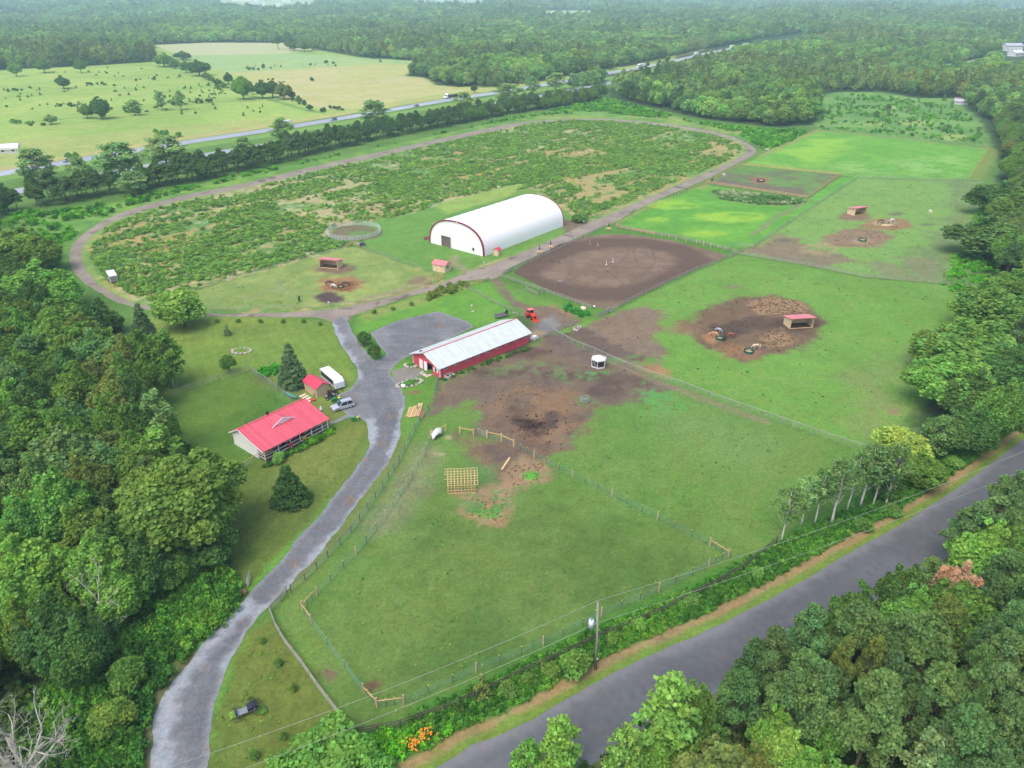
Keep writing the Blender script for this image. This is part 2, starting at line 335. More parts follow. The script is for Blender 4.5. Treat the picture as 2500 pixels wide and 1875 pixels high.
# bright paddocks
paint([(1813,403),(1857,383),(1996,320),(2401,354),(2415,367),(2366,438),(2094,434),(2053,427)],(112,172,58),1,1,col2=(98,158,52),c2n='n6')
paint([(1830,400),(1996,330),(2100,340),(1980,410)],(146,192,58),8,6,.7,('n20',-.2,.3))
paint([(1900,400),(2350,380),(2366,430),(2000,420)],(150,190,110),6,6,.5,('n20',.1,.25,.4))
stroke([(1857,381),(1996,318),(2401,352)],3,(150,160,80),1.5,1,.8)
paint([(1996,318),(2401,352),(2440,370),(2395,440),(2366,438),(2415,367)],(130,150,66),2,1.5,.8)
BP3=[(1503,543),(1590,500),(1690,462),(1721,452),(1971,487),(2053,432),(2094,434),(1838,603),(1780,607),(1640,575),(1510,552)]
paint(BP3,(106,170,56),1,1,col2=(90,154,50),c2n='n6')
for e in((1640,500,70,12),(1780,530,90,14),(1720,570,60,9),(1600,535,30,6)): paint(ell(*e),(150,192,54),3,3,.8,('n6',-.3,.35))
paint([(1741,466),(1800,468),(1900,480),(1965,492),(1940,500),(1850,500),(1760,488),(1735,478)],(112,140,84),1.5,1.5,.9)
paint([(1850,492),(1960,490),(1950,503),(1870,503)],(166,140,96),1.5,1.5,.8,('n6',-.1,.3))
stroke([(1980,487),(1930,512),(1890,535),(1855,562),(1835,575)],2.2,(130,136,96),1,1,.8)
paint([(1725,450),(1700,462),(1650,470),(1720,458)],(160,140,90),2,2,.7)
paint([(1809,403.5),(2054,428),(1971,484),(1721,447)],(112,118,84),.8,.5,col2=(104,142,72),c2n='n6')
paint([(1809,408),(1900,412),(1880,420),(1800,418),(1790,412)],(96,148,58),2,2,.8)
paint([(1730,447),(1760,436),(1850,450),(1960,462),(1971,480)],(118,102,92),2,1.5,.8,('n6',-.35,.3))
paint(ell(1856,440,27,8),(150,104,84),1,.8,.9)
# far right paddock
BP4=[(2094,435),(2395,445),(2402,497),(2360,590),(2305,690),(2110,675),(2000,652),(1803,618),(1838,604)]
paint(BP4,(118,158,76),1,.6,col2=(132,166,84),c2n='n6')
paint(BP4,(102,150,62),1,1,.6,('n6',.15,.2,.5))
paint([(2330,445),(2402,450),(2360,590),(2305,690),(2200,680),(2290,560)],(118,134,86),5,4,.7)
paint([(2100,640),(2230,620),(2300,640),(2290,685),(2150,675)],(128,124,92),3,3,.75,('n6',-.2,.3))
paint([(1838,606),(1900,572),(1950,580),(1980,612),(2060,620),(2080,640),(2000,650),(1810,616)],(134,114,96),2,2,.9,('n6',-.6,.25))
paint([(1960,600),(2030,585),(2060,600),(2020,625),(1950,618)],(164,146,104),2,2,.8,('n6',-.3,.3))
paint(ell(2168,547,60,16),(150,116,84),1.5,2,.95,('n6',-.6,.3));paint(ell(2160,545,28,9),(176,158,120),1,1,.95)
paint(ell(2095,582,82,24),(146,118,92),2,2.5,.95,('n6',-.55,.25));paint(ell(2105,588,24,7),(168,142,108),1,1,.8)
paint(ell(2085,529,40,11),(134,108,88),2,1,.95)  # brown ground at the shelter, its shadow painted into the colour
paint([(801,570),(833,553),(865,549),(900,552),(931,566),(925,582),(865,589),(812,583)],(120,108,84),.6,.4,.9);paint(ell(880,572,34,8),(96,150,62),1.5,1.5,.8,('n2',-.3,.3));paint(ell(866,570,75,26),(96,150,60),2,2,.0)
for e in((2190,522,20,5),(2270,548,25,4),(1915,587,22,5)): paint(ell(*e),(104,100,88),2,1,.8)
# big right meadow
BM=[(1800,622),(2000,656),(2110,679),(2303,695),(2440,706),(2440,800),(2370,880),(2250,980),(2130,1106),(2021,1073),(1869,1019),(1735,972),(1594,920),(1453,859),(1352,814),(1405,795),(1455,780),(1510,757),(1600,712),(1700,665)]
paint(BM,(108,152,60),.8,.6,col2=(120,158,68),c2n='n20')
paint(BM,(92,146,52),1,1,.6,('n20',.1,.15,.7))
paint([(2060,900),(2250,820),(2400,760),(2370,880),(2250,980),(2150,1090),(2080,1060)],(126,142,82),6,5,.7,('n20',-.3,.4))
paint(ell(2185,1005,26,10),(150,128,98),2,1.5,.9,('n6',-.5,.3))
paint([(1500,765),(1580,745),(1620,760),(1600,830),(1630,880),(1600,905),(1480,870),(1400,815),(1440,795)],(132,110,96),2,2,.95,('n6',-.7,.2))
paint([(1352,818),(1430,800),(1520,850),(1600,890),(1480,868)],(104,88,80),1.5,1.5,.85)
paint([(1550,885),(1600,885),(1635,905),(1625,920),(1560,905)],(168,124,90),1.5,1.5,.85,('n6',-.4,.3))
paint([(1530,870),(1600,865),(1625,890),(1560,890)],(90,150,60),2,2,.7,('n2',-.1,.2))
paint([(1670,790),(1740,745),(1800,725),(1900,722),(1975,742),(2010,790),(1995,835),(1930,870),(1820,880),(1730,855),(1680,820)],(116,92,74),2.5,2.5,.97,('n6',-.8,.2))
paint([(1740,800),(1850,775),(1990,780),(2000,800),(1960,815),(1850,815),(1720,830)],(88,72,62),3,3,.85)
paint([(1832,745),(1870,726),(1930,728),(1965,745),(1975,765),(1900,772),(1850,765)],(164,136,102),2,2.5,.9,('n2',-.25,.25))
paint([(1840,825),(1870,808),(1910,803),(1940,820),(1950,845),(1890,858),(1850,845)],(158,130,96),2,2.5,.88,('n2',-.2,.25))
paint([(1715,820),(1745,812),(1765,830),(1740,838),(1722,832)],(168,126,86),1,1.5,.9);paint([(1730,855),(1800,835),(1870,858),(1850,878),(1760,870)],(152,114,84),2,2,.8,('n2',-.4,.35))
paint(ell(1670,805,40,14),(146,120,88),4,3,.6);paint(ell(1790,700,18,5),(128,118,98),2,1,.8)
# yard paddock
YP=[(1065,932),(1072,924),(1293,840),(1345,814),(1453,862),(1594,924),(1735,977),(1869,1024),(2021,1078),(2129,1110),(1900,1327),(1817,1389),(1725,1443),(1614,1500),(1496,1549),(1358,1612),(1157,1710),(1029,1756),(870,1796),(774,1679),(660,1495),(745,1416),(801,1359),(858,1302),(935,1191),(1025,1026),(1048,990)]
paint(YP,(98,138,54),.8,.5,col2=(106,142,58),c2n='n20')
paint(YP,(84,132,48),1,1,.55,('n20',.12,.2,.8))
paint([(780,1660),(900,1330),(1040,1200),(1300,1230),(1560,1290),(1760,1360),(1600,1500),(1300,1620),(1029,1756),(870,1796)],(86,116,48),14,6,.85,col2=(96,120,54),c2n='n20')
paint(YP,(112,128,66),1,1,.35,('n6',.1,.3,.6))
paint([(1300,1200),(1700,1300),(1600,1440),(1300,1560),(1000,1690),(800,1560),(900,1350),(1100,1290)],(100,128,56),12,6,.6,('n20',-.3,.4))
paint([(1500,940),(1750,1000),(1950,1080),(1900,1200),(1700,1120),(1550,1030)],(112,146,78),10,5,.6,('n20',-.2,.4))
paint([(1062,935),(1080,925),(1290,845),(1345,816),(1450,864),(1550,908),(1650,950),(1600,960),(1540,985),(1440,990),(1435,1060),(1410,1105),(1330,1108),(1230,1090),(1160,1040),(1150,985),(1080,1012),(1050,1015),(1052,970)],(116,98,84),2,2.5,.97,('n6',-.85,.2))
paint([(1150,990),(1300,930),(1420,950),(1430,1060),(1400,1100),(1250,1080)],(140,110,80),4,4,.8,('n6',-.25,.35))
paint([(1350,820),(1480,880),(1440,900),(1330,860)],(112,98,90),2,2,.8)
for e in((1290,860,60,14),(1240,905,60,12),(1330,935,30,25),(1510,930,70,18),(1480,955,50,16)): paint(ell(*e),(92,76,68),3,3,.8)
paint([(1380,925),(1420,905),(1500,905),(1440,930),(1390,940)],(84,154,74),2,2.5,.9,('n2',.0,.12))
paint([(1390,960),(1430,970),(1460,985),(1440,1000),(1400,985)],(88,150,66),2,2,.8,('n2',.04,.12))
paint([(1545,960),(1575,935),(1640,955),(1690,1000),(1600,1010),(1540,985)],(92,156,72),4,4,.85,('n2',-.05,.14))
paint([(1180,880),(1300,870),(1380,880),(1400,920),(1300,920),(1200,915)],(104,130,78),4,4,.7,('n2',.05,.12))
paint(ell(1300,1045,75,42),(104,80,66),4,5,.8,('n2',-.12,.3));paint(ell(1305,1042,42,24),(62,48,44),2,3,.97);paint([(1330,1005),(1368,1003),(1350,1045),(1325,1040)],(88,74,68),1,.8,.9);paint(ell(1395,1060,28,14),(92,76,68),1.5,1.5,.9)
paint([(1210,1010),(1260,1030),(1280,1080),(1330,1100),(1240,1080)],(118,96,82),2,2,.8,('n6',-.3,.3))
paint([(1115,1065),(1250,1090),(1330,1110),(1300,1150),(1280,1180),(1190,1190),(1140,1120)],(122,98,78),2.5,2.5,.93,('n6',-.7,.25))
paint([(1180,1090),(1255,1095),(1250,1125),(1190,1120)],(108,90,82),2,2,.85)
paint([(1235,1140),(1275,1120),(1330,1130),(1325,1175),(1285,1190),(1240,1180)],(156,130,98),1.5,2,.93,('n2',-.8,.3))
paint(ell(1298,1161,19,11),(96,168,54),.8,1);paint([(1140,1125),(1220,1140),(1215,1180),(1170,1185)],(84,140,66),2,2,.7,('n6',-.1,.3))
paint([(1150,1190),(1250,1180),(1260,1220),(1210,1275),(1170,1278),(1130,1250),(1110,1210)],(162,132,98),2,2.2,.93,('n2',-.9,.3))
paint(ell(1190,1250,22,12),(86,156,56),1,1.3,.9,('n2',-.3,.2));paint([(1200,1195),(1235,1205),(1240,1235),(1215,1245)],(80,142,66),1.5,1.5,.85,('n2',-.2,.2))
paint([(1130,1195),(1160,1200),(1160,1240),(1110,1230)],(76,138,66),2,2,.8,('n2',-.2,.2))
for e in((1063,1108,14,4),(1077,1110,9,5),(1095,1068,8,3)): paint(ell(*e),(172,160,116),.6,.5,.9)
stroke([(1040,1110),(1000,1190),(960,1240),(930,1280)],6,(134,136,98),3,2,.75)
paint(ell(810,1643,27,22),(118,92,78),.8,1.2,.95,('n2',-.6,.3));paint(ell(916,1672,18,10),(106,78,66),.6,.8,.95)
stroke([(1455,866),(1594,928),(1735,981),(1869,1030)],1.6,(142,128,104),.8,.5,.7)
# lawn round the house
paint([(400,965),(420,965),(611,905),(652,934),(720,985),(600,1040),(555,1085),(633,1120),(570,1158),(513,1175),(470,1190),(400,1090)],(78,118,40),1.5,1,col2=(92,126,46),c2n='n20')
paint([(633,1120),(690,1085),(820,1035),(885,1023),(900,1058),(897,1102),(822,1210),(727,1314),(608,1445),(560,1400),(530,1290),(470,1190),(513,1175)],(104,124,50),1.5,1,col2=(94,118,46),c2n='n20')
paint([(700,1100),(890,1040),(890,1110),(820,1200),(640,1200)],(128,138,62),5,3,.7,('n20',-.2,.4))
paint([(720,985),(775,975),(800,985),(828,1000),(850,1012),(800,1032),(770,1010)],(118,130,58),1,1)
stroke([(608,1445),(676,1368),(772,1275),(803,1229)],1.4,(98,148,52),.5,.4,.9);stroke([(513,1815),(526,1708),(563,1610),(600,1552)],1.6,(98,146,52),.6,.5,.9)
stroke([(980,1010),(978,1040),(965,1100),(932,1155),(897,1200),(840,1280),(777,1358),(711,1435)],3,(118,124,62),1.5,.5,.6)
paint([(600,1552),(660,1500),(870,1796),(760,1900),(506,1900),(519,1755)],(92,118,44),1,1,col2=(106,122,50),c2n='n20')
paint([(940,890),(985,870),(1010,895),(1065,925),(1063,955),(1048,990),(1020,1040),(990,1090),(975,1058),(978,1033),(988,995),(984,963),(961,925),(951,912)],(96,142,50),1,.6)
paint([(957,905),(985,897),(1020,900),(1030,915),(1010,925),(975,935),(960,925)],(136,134,132),.6,.8,.95)
for e in((1000,958,14,3),(1013,957,10,3)): paint(ell(*e),(132,104,74),.8,.8,.8)
stroke([(675,945),(650,925),(690,905),(720,970)],4,(110,108,72),2,2,.5)
# shrubby clearing top right
paint([(2000,262),(1960,240),(2050,225),(2150,225),(2240,240),(2340,240),(2350,262),(2390,290),(2405,340),(2415,364),(1996,316),(1990,303)],(120,160,76),2,3,col2=(98,144,66),c2n='n20')
for e in((2180,262,50,5),(2240,300,40,8),(2130,300,30,6),(2330,335,35,8)): paint(ell(*e),(160,176,92),4,4,.7)
# road verges
RDU=[(-100,2500),(600,2080),(1043,1888),(1068,1872),(1150,1820),(1200,1803),(1300,1756),(1453,1668),(1548,1618),(1754,1527),(1900,1450),(1949,1425),(2053,1362),(2164,1302),(2319,1204),(2401,1147),(2500,1071),(2640,985),(2900,850),(3300,700)]
RDUW=np.array(W2(RDU))
def offs(P,dd):
    P=np.asarray(P,float);T=np.gradient(P,axis=0);T/=np.linalg.norm(T,axis=1)[:,None]
    return P+np.stack([-T[:,1],T[:,0]],1)*dd
def strokeW(P,w,col,f,warp,amt=1.,mot=None):
    P=np.array(P);m=w+f+1
    idx=np.nonzero((gx>P[:,0].min()-m)&(gx<P[:,0].max()+m)&(gy>P[:,1].min()-m)&(gy<P[:,1].max()+m))[0]
    x,y=gx[idx],gy[idx];d=segd(x,y,P,False)-w/2+warp*(n6[idx]+n2[idx]*.7);k=sst(f,-f,d)*amt
    if mot is not None:k=k*sst(mot[1]-mot[2],mot[1]+mot[2],{'n20':n20,'n6':n6,'n2':n2}[mot[0]][idx])
    s_=k>.003;lay(k[s_],idx[s_],A3(*col))
strokeW(offs(RDUW,4.5),7,(70,128,38),1,.6)
strokeW(offs(RDUW,.9),2.4,(112,140,52),.5,.4,1)
strokeW(offs(RDUW,1.9),1.5,(158,134,92),.4,.5,.95,('n2',-.5,.35))
strokeW(offs(RDUW,-9.9),3.,(96,118,50),.8,.5);strokeW(offs(RDUW,-9.2),1.4,(134,122,92),.5,.4,.8)
# left shrub bank by the drive
paint([(320,1875),(300,1760),(330,1650),(400,1560),(480,1480),(555,1400),(600,1445),(590,1480),(500,1570),(430,1640),(390,1717),(372,1800),(372,1900)],(92,142,46),1,1)
stroke([(355,1900),(360,1800),(372,1730),(410,1660),(450,1620)],3,(118,108,82),1.2,.6,.75)
for _p in ([(633,1120),(690,1085),(820,1035),(885,1023),(900,1058),(897,1102),(822,1210),(727,1314),(608,1445),(560,1400),(530,1290),(470,1190),(513,1175)],[(503,772),(700,775),(810,786),(860,880),(877,919),(840,960),(650,930),(620,905),(420,965),(330,860),(320,800)],[(600,1552),(660,1500),(870,1796),(760,1900),(506,1900)]):
    _q=np.array(W2(_p));_i=np.nonzero((gx>_q[:,0].min())&(gx<_q[:,0].max())&(gy>_q[:,1].min())&(gy<_q[:,1].max()))[0];_i=_i[inpoly(gx[_i],gy[_i],_q)]
    _d=segd(gx[_i],gy[_i],np.array(W2([(506,1875),(541,1654),(600,1552),(711,1432),(815,1305),(897,1197),(957,1118),(977,1050),(961,925),(880,840),(831,780)])),False)
    C[_i]*=(1+.04*np.sign(np.sin(_d*2.6))*sst(0,.5,np.abs(np.sin(_d*2.6))))[:,None]
lum=(C@np.array([.3,.55,.15]))[:,None];C[:]=lum+(C-lum)*.95
C*=(1+.15*n2+.10*n6+.12*fbm(gx,gy,.9,2,31))[:,None]
hs=fbm(gx,gy,4.5,4,33)*.5+n20*.4;C[:,0]*=1+.10*hs;C[:,2]*=1-.14*hs;C*=.97
gz=HZ(gx,gy)
nr,nc=len(ys),len(ss)
i=np.arange((nr-1)*(nc-1));r_=i//(nc-1);c_=i%(nc-1);b0=r_*nc+c_
GF=np.stack([b0,b0+1,b0+nc+1,b0+nc],1)
def groundmat(name,rough=.95,fine=.3,bumpd=.08,scales=(1.6,7.)):
    m,nt,b=M0(name);a=N(nt,'ShaderNodeAttribute',attribute_type='GEOMETRY',attribute_name='col')
    t=N(nt,'ShaderNodeTexCoord')
    o=mulmix(nt,a.outputs['Color'],noise(nt,scales[0],6,vec=t.outputs['Object'],rough=.75),1-fine,1+fine,(.3,.7))
    o=mulmix(nt,o,noise(nt,scales[1],4,vec=t.outputs['Object'],rough=.8),1-fine,1+fine,(.3,.7))
    # hue wander between blade-green and straw
    n=noise(nt,.55,6,vec=t.outputs['Object']);mr=N(nt,'ShaderNodeMapRange');mr.inputs[1].default_value=.35;mr.inputs[2].default_value=.65;nt.links.new(n,mr.inputs[0])
    mx=N(nt,'ShaderNodeMix',data_type='RGBA',blend_type='MULTIPLY');mx.inputs[0].default_value=1
    cr=N(nt,'ShaderNodeMix',data_type='RGBA');cr.inputs[6].default_value=(1.07,1.0,.98,1);cr.inputs[7].default_value=(.93,1.0,1.0,1)
    nt.links.new(mr.outputs[0],cr.inputs[0]);nt.links.new(o,mx.inputs[6]);nt.links.new(cr.outputs[2],mx.inputs[7])
    nt.links.new(mx.outputs[2],b.inputs['Base Color']);b.inputs['Roughness'].default_value=rough;b.inputs['Specular IOR Level'].default_value=.15
    bp=N(nt,'ShaderNodeBump');bp.inputs['Strength'].default_value=.6;bp.inputs['Distance'].default_value=bumpd
    nt.links.new(noise(nt,scales[1],4,vec=t.outputs['Object']),bp.inputs['Height']);nt.links.new(bp.outputs[0],b.inputs['Normal']);return m
GM=groundmat('grass_and_soil')
me=mesh_np('ground',np.stack([gx,gy,gz],1),GF,[GM],True,C)
tag(mobj('ground',me),kind='structure')
del SX,YY,GF
# ---------------- sheets lying on the ground ----------------
def resample(P,st):
    P=np.asarray(P,float);out=[]
    for i in range(len(P)):
        a=P[i];b=P[(i+1)%len(P)];n=max(1,int(np.hypot(*(b-a))/st))
        for k in range(n):out.append(a+(b-a)*k/n)
    return np.array(out)
def smooth_poly(P,st,it=2):
    Q=resample(P,st)
    for _ in range(it):Q=(np.roll(Q,1,0)+2*Q+np.roll(Q,-1,0))/4
    return Q
def sheet(name,outer,hole,z,step,jit,colf,m,extra=()):
    rg=[outer]+([hole] if hole is not None else [])
    pts=[];ed=[]
    for q in rg:
        b=len(pts);q=q+np.stack([fbm(q[:,0],q[:,1],1.6,2,71),fbm(q[:,0],q[:,1],1.6,2,77)],1)*jit+np.stack([fbm(q[:,0],q[:,1],7,2,72),fbm(q[:,0],q[:,1],7,2,78)],1)*jit
        pts+=[tuple(p) for p in q];ed+=[(b+i,b+(i+1)%len(q)) for i in range(len(q))]
    o=np.array(pts[:len(outer)]);h=np.array(pts[len(outer):]) if hole is not None else None
    x0,y0=o.min(0);x1,y1=o.max(0)
    X,Y=np.meshgrid(np.arange(x0,x1,step),np.arange(y0,y1,step));X=X.ravel()+(rng.random(X.size)-.5)*step*.4;Y=Y.ravel()+(rng.random(Y.size)-.5)*step*.4
    k=inpoly(X,Y,o)
    if h is not None:k&=~inpoly(X,Y,h)
    X,Y=X[k],Y[k];dd=segd(X,Y,o)
    if h is not None:dd=np.minimum(dd,segd(X,Y,h))
    k=dd>step*.45;pts+=list(zip(X[k],Y[k]))
    vs,_,fs,*_r=delaunay_2d_cdt([Vector(p) for p in pts],ed,[],0,1e-5)
    V=np.array([(v.x,v.y) for v in vs]);Fc=np.array(fs);cen=V[Fc].mean(1)
    k=inpoly(cen[:,0],cen[:,1],o)
    if h is not None:k&=~inpoly(cen[:,0],cen[:,1],h)
    Fc=Fc[k];dd=segd(V[:,0],V[:,1],o)
    if h is not None:dd=np.minimum(dd,segd(V[:,0],V[:,1],h))
    c=colf(V[:,0],V[:,1],dd)
    me=mesh_np(name,np.column_stack([V,np.full(len(V),z)]),Fc,[m],False,c)
    return tag(mobj(name,me),kind='structure')
def mixc(a,b,t): return np.asarray(a)*(1-t[:,None])+np.asarray(b)*t[:,None]
GRV=groundmat('gravel',.9,.24,.03,(1.6,6.))
# racetrack
TO=[(376.6,759.5),(330,750),(285,738),(237,712.7),(202.5,687),(177,659),(168,633.5),(169,611),(183.5,589),(206,567),(240.5,545),(285,523),(348,502),(411,486),(475,471),(600,447),(758,408),(916.5,373),(1075,338.6),(1138,324),(1233,304),(1300,295.5),(1390,290),(1485,290),(1564,295.5),(1643,304),(1722,316.5),(1785.5,332),(1823.5,348),(1845.6,364),(1844,376.6),(1820,389),(1782,408),(1719,440),(1643,471.5),(1542,519),(1504,542),(1472,554),(1390,589),(1311,622.5),(1240,655),(1222,672),(1200,682),(1160,682),(1138,687),(1043,712.7),(964,735),(885,762),(858,772),(856,786),(835,780),(812,788),(800,783),(777,775),(700,775),(600,774),(503,772)]
def ctrack(x,y,d):
    n=fbm(x,y,5,3,3);c=mixc(A3(158,146,134),A3(140,128,119),sst(-.4,.4,n));c=mixc(c,A3(140,140,116),sst(1.3,.2,d)*.6)
    c=mixc(c,A3(150,136,122),sst(.25,.05,abs(((d-1.6)%2.4)/2.4-.5))*.35);return mixc(c,A3(90,76,72),sst(.45,.6,fbm(x,y,3,2,8))*.7)
sheet('track',smooth_poly(W2(TO),1.2),smooth_poly(W2(INF),1.2),.02,1.1,.35,ctrack,GRV)
# gravel driveway and parking lot
DR=[(330,2150),(365,1875),(376,1810),(374,1765),(390,1717),(421,1668),(459,1625),(494,1578),(538,1527),(592,1477),(620,1442),(661,1394),(700,1353),(727,1314.6),(772,1272),(803,1229),(821.5,1208),(847,1172),(875,1131),(897.5,1102.5),(904,1087),(901,1058),(896,1042),(896,1034),(885,1021),(855,1017),(820,1031),(803,1037),(800,1031),(834,1019),(851,1010),(828,997),(815,985),(815,972),(840.5,958),(866,942),(877,919),(868,893),(847,861),(831,836),(818,811),(809,787),(834,771),(850,787),(863,814),(882,839),(901,868),(912,880),(922,880),(945,866),(935,852),(920,833),(905,814),(948,792),(973,782),(1024,770),(1071.5,761),(1106,771),(1138,782),(1158,797),(1050,850),(1011,866),(999,869),(973,883.5),(954,902.5),(951,912),(961,925),(976.6,944),(984,963),(988,995),(978,1033),(976.6,1058),(967,1096),(957.6,1118),(932,1153),(897.5,1197.5),(872,1232),(840.5,1276.6),(815,1305),(777,1356),(726.6,1406),(711,1432),(676,1462),(635,1502),(600,1552),(563,1609.5),(541,1654),(525,1707.6),(519,1755),(512.6,1809),(506,1875),(500,2150)]
DRW=smooth_poly(W2(DR),.6,1)
TRK=[np.array(W2(p)) for p in ([(470,1875),(476,1800),(490,1720),(510,1660),(560,1580),(640,1480),(720,1385),(800,1300),(870,1210),(930,1130),(955,1070),(955,1000),(930,940)],[(420,1875),(425,1800),(440,1730),(470,1660),(530,1580),(600,1490),(690,1390),(760,1310),(830,1225),(890,1140),(925,1085),(930,1020),(900,950)])]
LG=[np.array(W2(p)) for p in ([(385,1875),(385,1790),(395,1720),(440,1655),(520,1565),(600,1475)],[(560,1620),(640,1510),(720,1425),(800,1335),(870,1250),(910,1195)],[(905,1090),(908,1050),(900,1030)],[(955,1115),(970,1060),(985,1000)],[(813,790),(835,840),(860,885),(878,920)])]
def cdrive(x,y,d):
    n=fbm(x,y,4,3,23);c=mixc(A3(128,129,132),A3(113,115,119),sst(-.4,.4,n))
    dc=np.minimum(segd(x,y,TRK[0],False),segd(x,y,TRK[1],False));st=vn(dc*2.3,x*.04,91)*.6+vn(dc*5.,y*.08,92)*.4;c=c*(.79+.42*st)[:,None]*(1+.10*fbm(x,y,.8,2,93))[:,None]
    for t in TRK: c=mixc(c,A3(98,101,108),sst(1.1,.3,segd(x,y,t,False))*.45)
    for t,w in zip(LG,(2.2,1.6,1.4,1.2,1.3)): c=mixc(c,A3(168,174,182),sst(w,.1*w,segd(x,y,t,False)+n*.8+fbm(x,y,1.,3,28)*1.1)*.75)
    c=mixc(c,A3(150,156,160),sst(.9,.1,d)*.5);f2=fbm(x,y,2.2,4,27)
    c=mixc(c,A3(160,164,170),sst(.6,.72,f2)*.25);return mixc(c,A3(140,112,92),sst(.55,.66,fbm(x,y,3,2,29))*.6)
sheet('driveway',DRW,None,.035,.5,.27,cdrive,GRV)
# paved road
rw=np.vstack([RDUW,offs(RDUW,-8.3)[::-1]])
RC=offs(RDUW,-4.1)
def croad(x,y,d):
    n=fbm(x,y,9,3,53);c=mixc(A3(108,110,114),A3(98,100,104),sst(-.4,.4,n));dc=segd(x,y,RC,False)
    st=vn(dc*1.9,x*.02,94)*.6+vn(dc*5.,x*.05,95)*.4;c=c*(.93+.14*st)[:,None];c=mixc(c,A3(128,128,132),sst(.1,.3,fbm(x,y,2.,3,58))*sst(2.2,.6,segd(x,y,RDUW,False))*.6)
    for k,wd in((1.7,.55),(.9,.3)): c=mixc(c,A3(84,84,92),sst(wd,.1,abs(dc-k))*.35)
    c=mixc(c,A3(126,126,130),sst(1.1,.5,d+n*.3)*.75);c=mixc(c,A3(80,80,88),sst(.16,.04,abs(dc+n*.25))*.5);return mixc(c,A3(120,120,124),sst(.4,.6,fbm(x,y,2,3,57))*.25)
ASP=groundmat('asphalt',.85,.09,.01,(1.2,8.))
sheet('road',resample(rw,1.),None,.03,.8,.12,croad,ASP)
# highway: two carriageways
HP=np.array(HWYW);
def hwy(name,off,w):
    a=offs(HP,off+w/2);b=offs(HP,off-w/2);q=resample(np.vstack([a,b[::-1]]),12.)
    ce=offs(HP,off)
    def ch(x,y,d):
        c=mixc(A3(172,178,188),A3(160,166,178),sst(-.3,.3,fbm(x,y,20,2,61)));c=mixc(c,A3(168,168,166),sst(1.6,1.0,d)*.6)
        dc=segd(x,y,ce,False);return mixc(c,A3(205,208,212),sst(.45,.2,dc)*.5)
    return sheet(name,q,None,.03,1.6,0,ch,ASP)
hwy('highway',0,11.5);hwy('highway_near',-42,11)
# riding arena
AR=[(1251,666),(1295,633),(1365,597),(1430,577),(1485,571.5),(1530,572),(1600,581),(1643,588),(1738,613),(1778,624),(1740,640),(1675,668),(1580,715),(1516,745),(1478,755),(1440,748),(1396,732),(1327,703)]
ARW=np.array(W2(AR));RI=np.array(W2([(1290,668),(1330,640),(1400,610),(1480,597),(1560,597),(1640,610),(1685,635),(1660,662),(1590,695),(1520,712),(1440,712),(1370,702),(1310,688)]))
HOOF=[np.array(W2(p)) for p in ([(1327,610),(1400,640),(1480,650),(1560,655),(1640,648)],[(1360,700),(1420,665),(1500,660),(1590,690),(1650,665)],[(1525,590),(1535,620),(1500,650),(1450,690)],[(1590,600),(1600,640),(1570,670),(1540,690)],[(1330,640),(1380,625),(1440,630),(1520,690),(1510,708)],[(1650,650),(1600,665),(1550,672),(1480,662),(1400,680)],[(1480,700),(1420,700),(1380,680),(1400,660)],[(1610,660),(1612,690)],[(1570,590),(1545,615),(1560,650)])]
def carena(x,y,d):
    dr=np.abs(sdf(x,y,RI))-0;n=fbm(x,y,3,3,83);ins=inpoly(x,y,RI)
    c=mixc(A3(134,113,96),A3(120,101,85),sst(-.4,.4,n))
    ring=sst(6.5,2.,np.abs(segd(x,y,RI)-np.where(ins,-1.,3.)));c=mixc(c,A3(98,80,70),ring*.85)
    c=mixc(c,A3(88,72,64),ring*sst(.3,.0,abs((segd(x,y,RI)*1.1+n*.8)%1.-.5)-.1)*.35)
    for h in HOOF:c=mixc(c,A3(90,72,62),sst(.42,.1,segd(x,y,h,False)+n*.15)*.45)
    return c
sheet('arena_sand',smooth_poly(ARW,.8),None,.02,.6,.3,carena,groundmat('arena_soil',.95,.17,.03,(1.5,7.)))
# ---------------- vegetation ----------------
LEAF=leafmat('foliage');LEAFI=leafmat('foliage_far',True)
BARK=mat('bark',A(120,105,90),.9,.25,3);BARKW=mat('pale_bark',A(190,186,175),.9,.25,3);BARKD=mat('dead_wood',A(186,182,168),.9,.2,3)
def rdir(n,up=.0):
    v=rng.normal(size=(n,3));v/=np.linalg.norm(v,axis=1)[:,None];v[:,2]=v[:,2]+up;v/=np.linalg.norm(v,axis=1)[:,None];return v
def leaves(P,Nrm,size,asp,shade):
    """rhombus leaves (clusters) at P facing Nrm"""
    n=len(P);r=rdir(n);T=np.cross(Nrm,r);T/=np.linalg.norm(T,axis=1)[:,None]+1e-9;B=np.cross(Nrm,T)
    s=size*(.6+.8*rng.random(n))[:,None]
    V=np.stack([P-T*s*asp,P-B*s*.5+Nrm*s*.12,P+T*s*asp,P+B*s*.5-Nrm*s*.1],1).reshape(-1,3)
    Fq=np.arange(n*4).reshape(-1,4);c=np.repeat(shade,4)
    return V,Fq,np.stack([c,c,c],1)
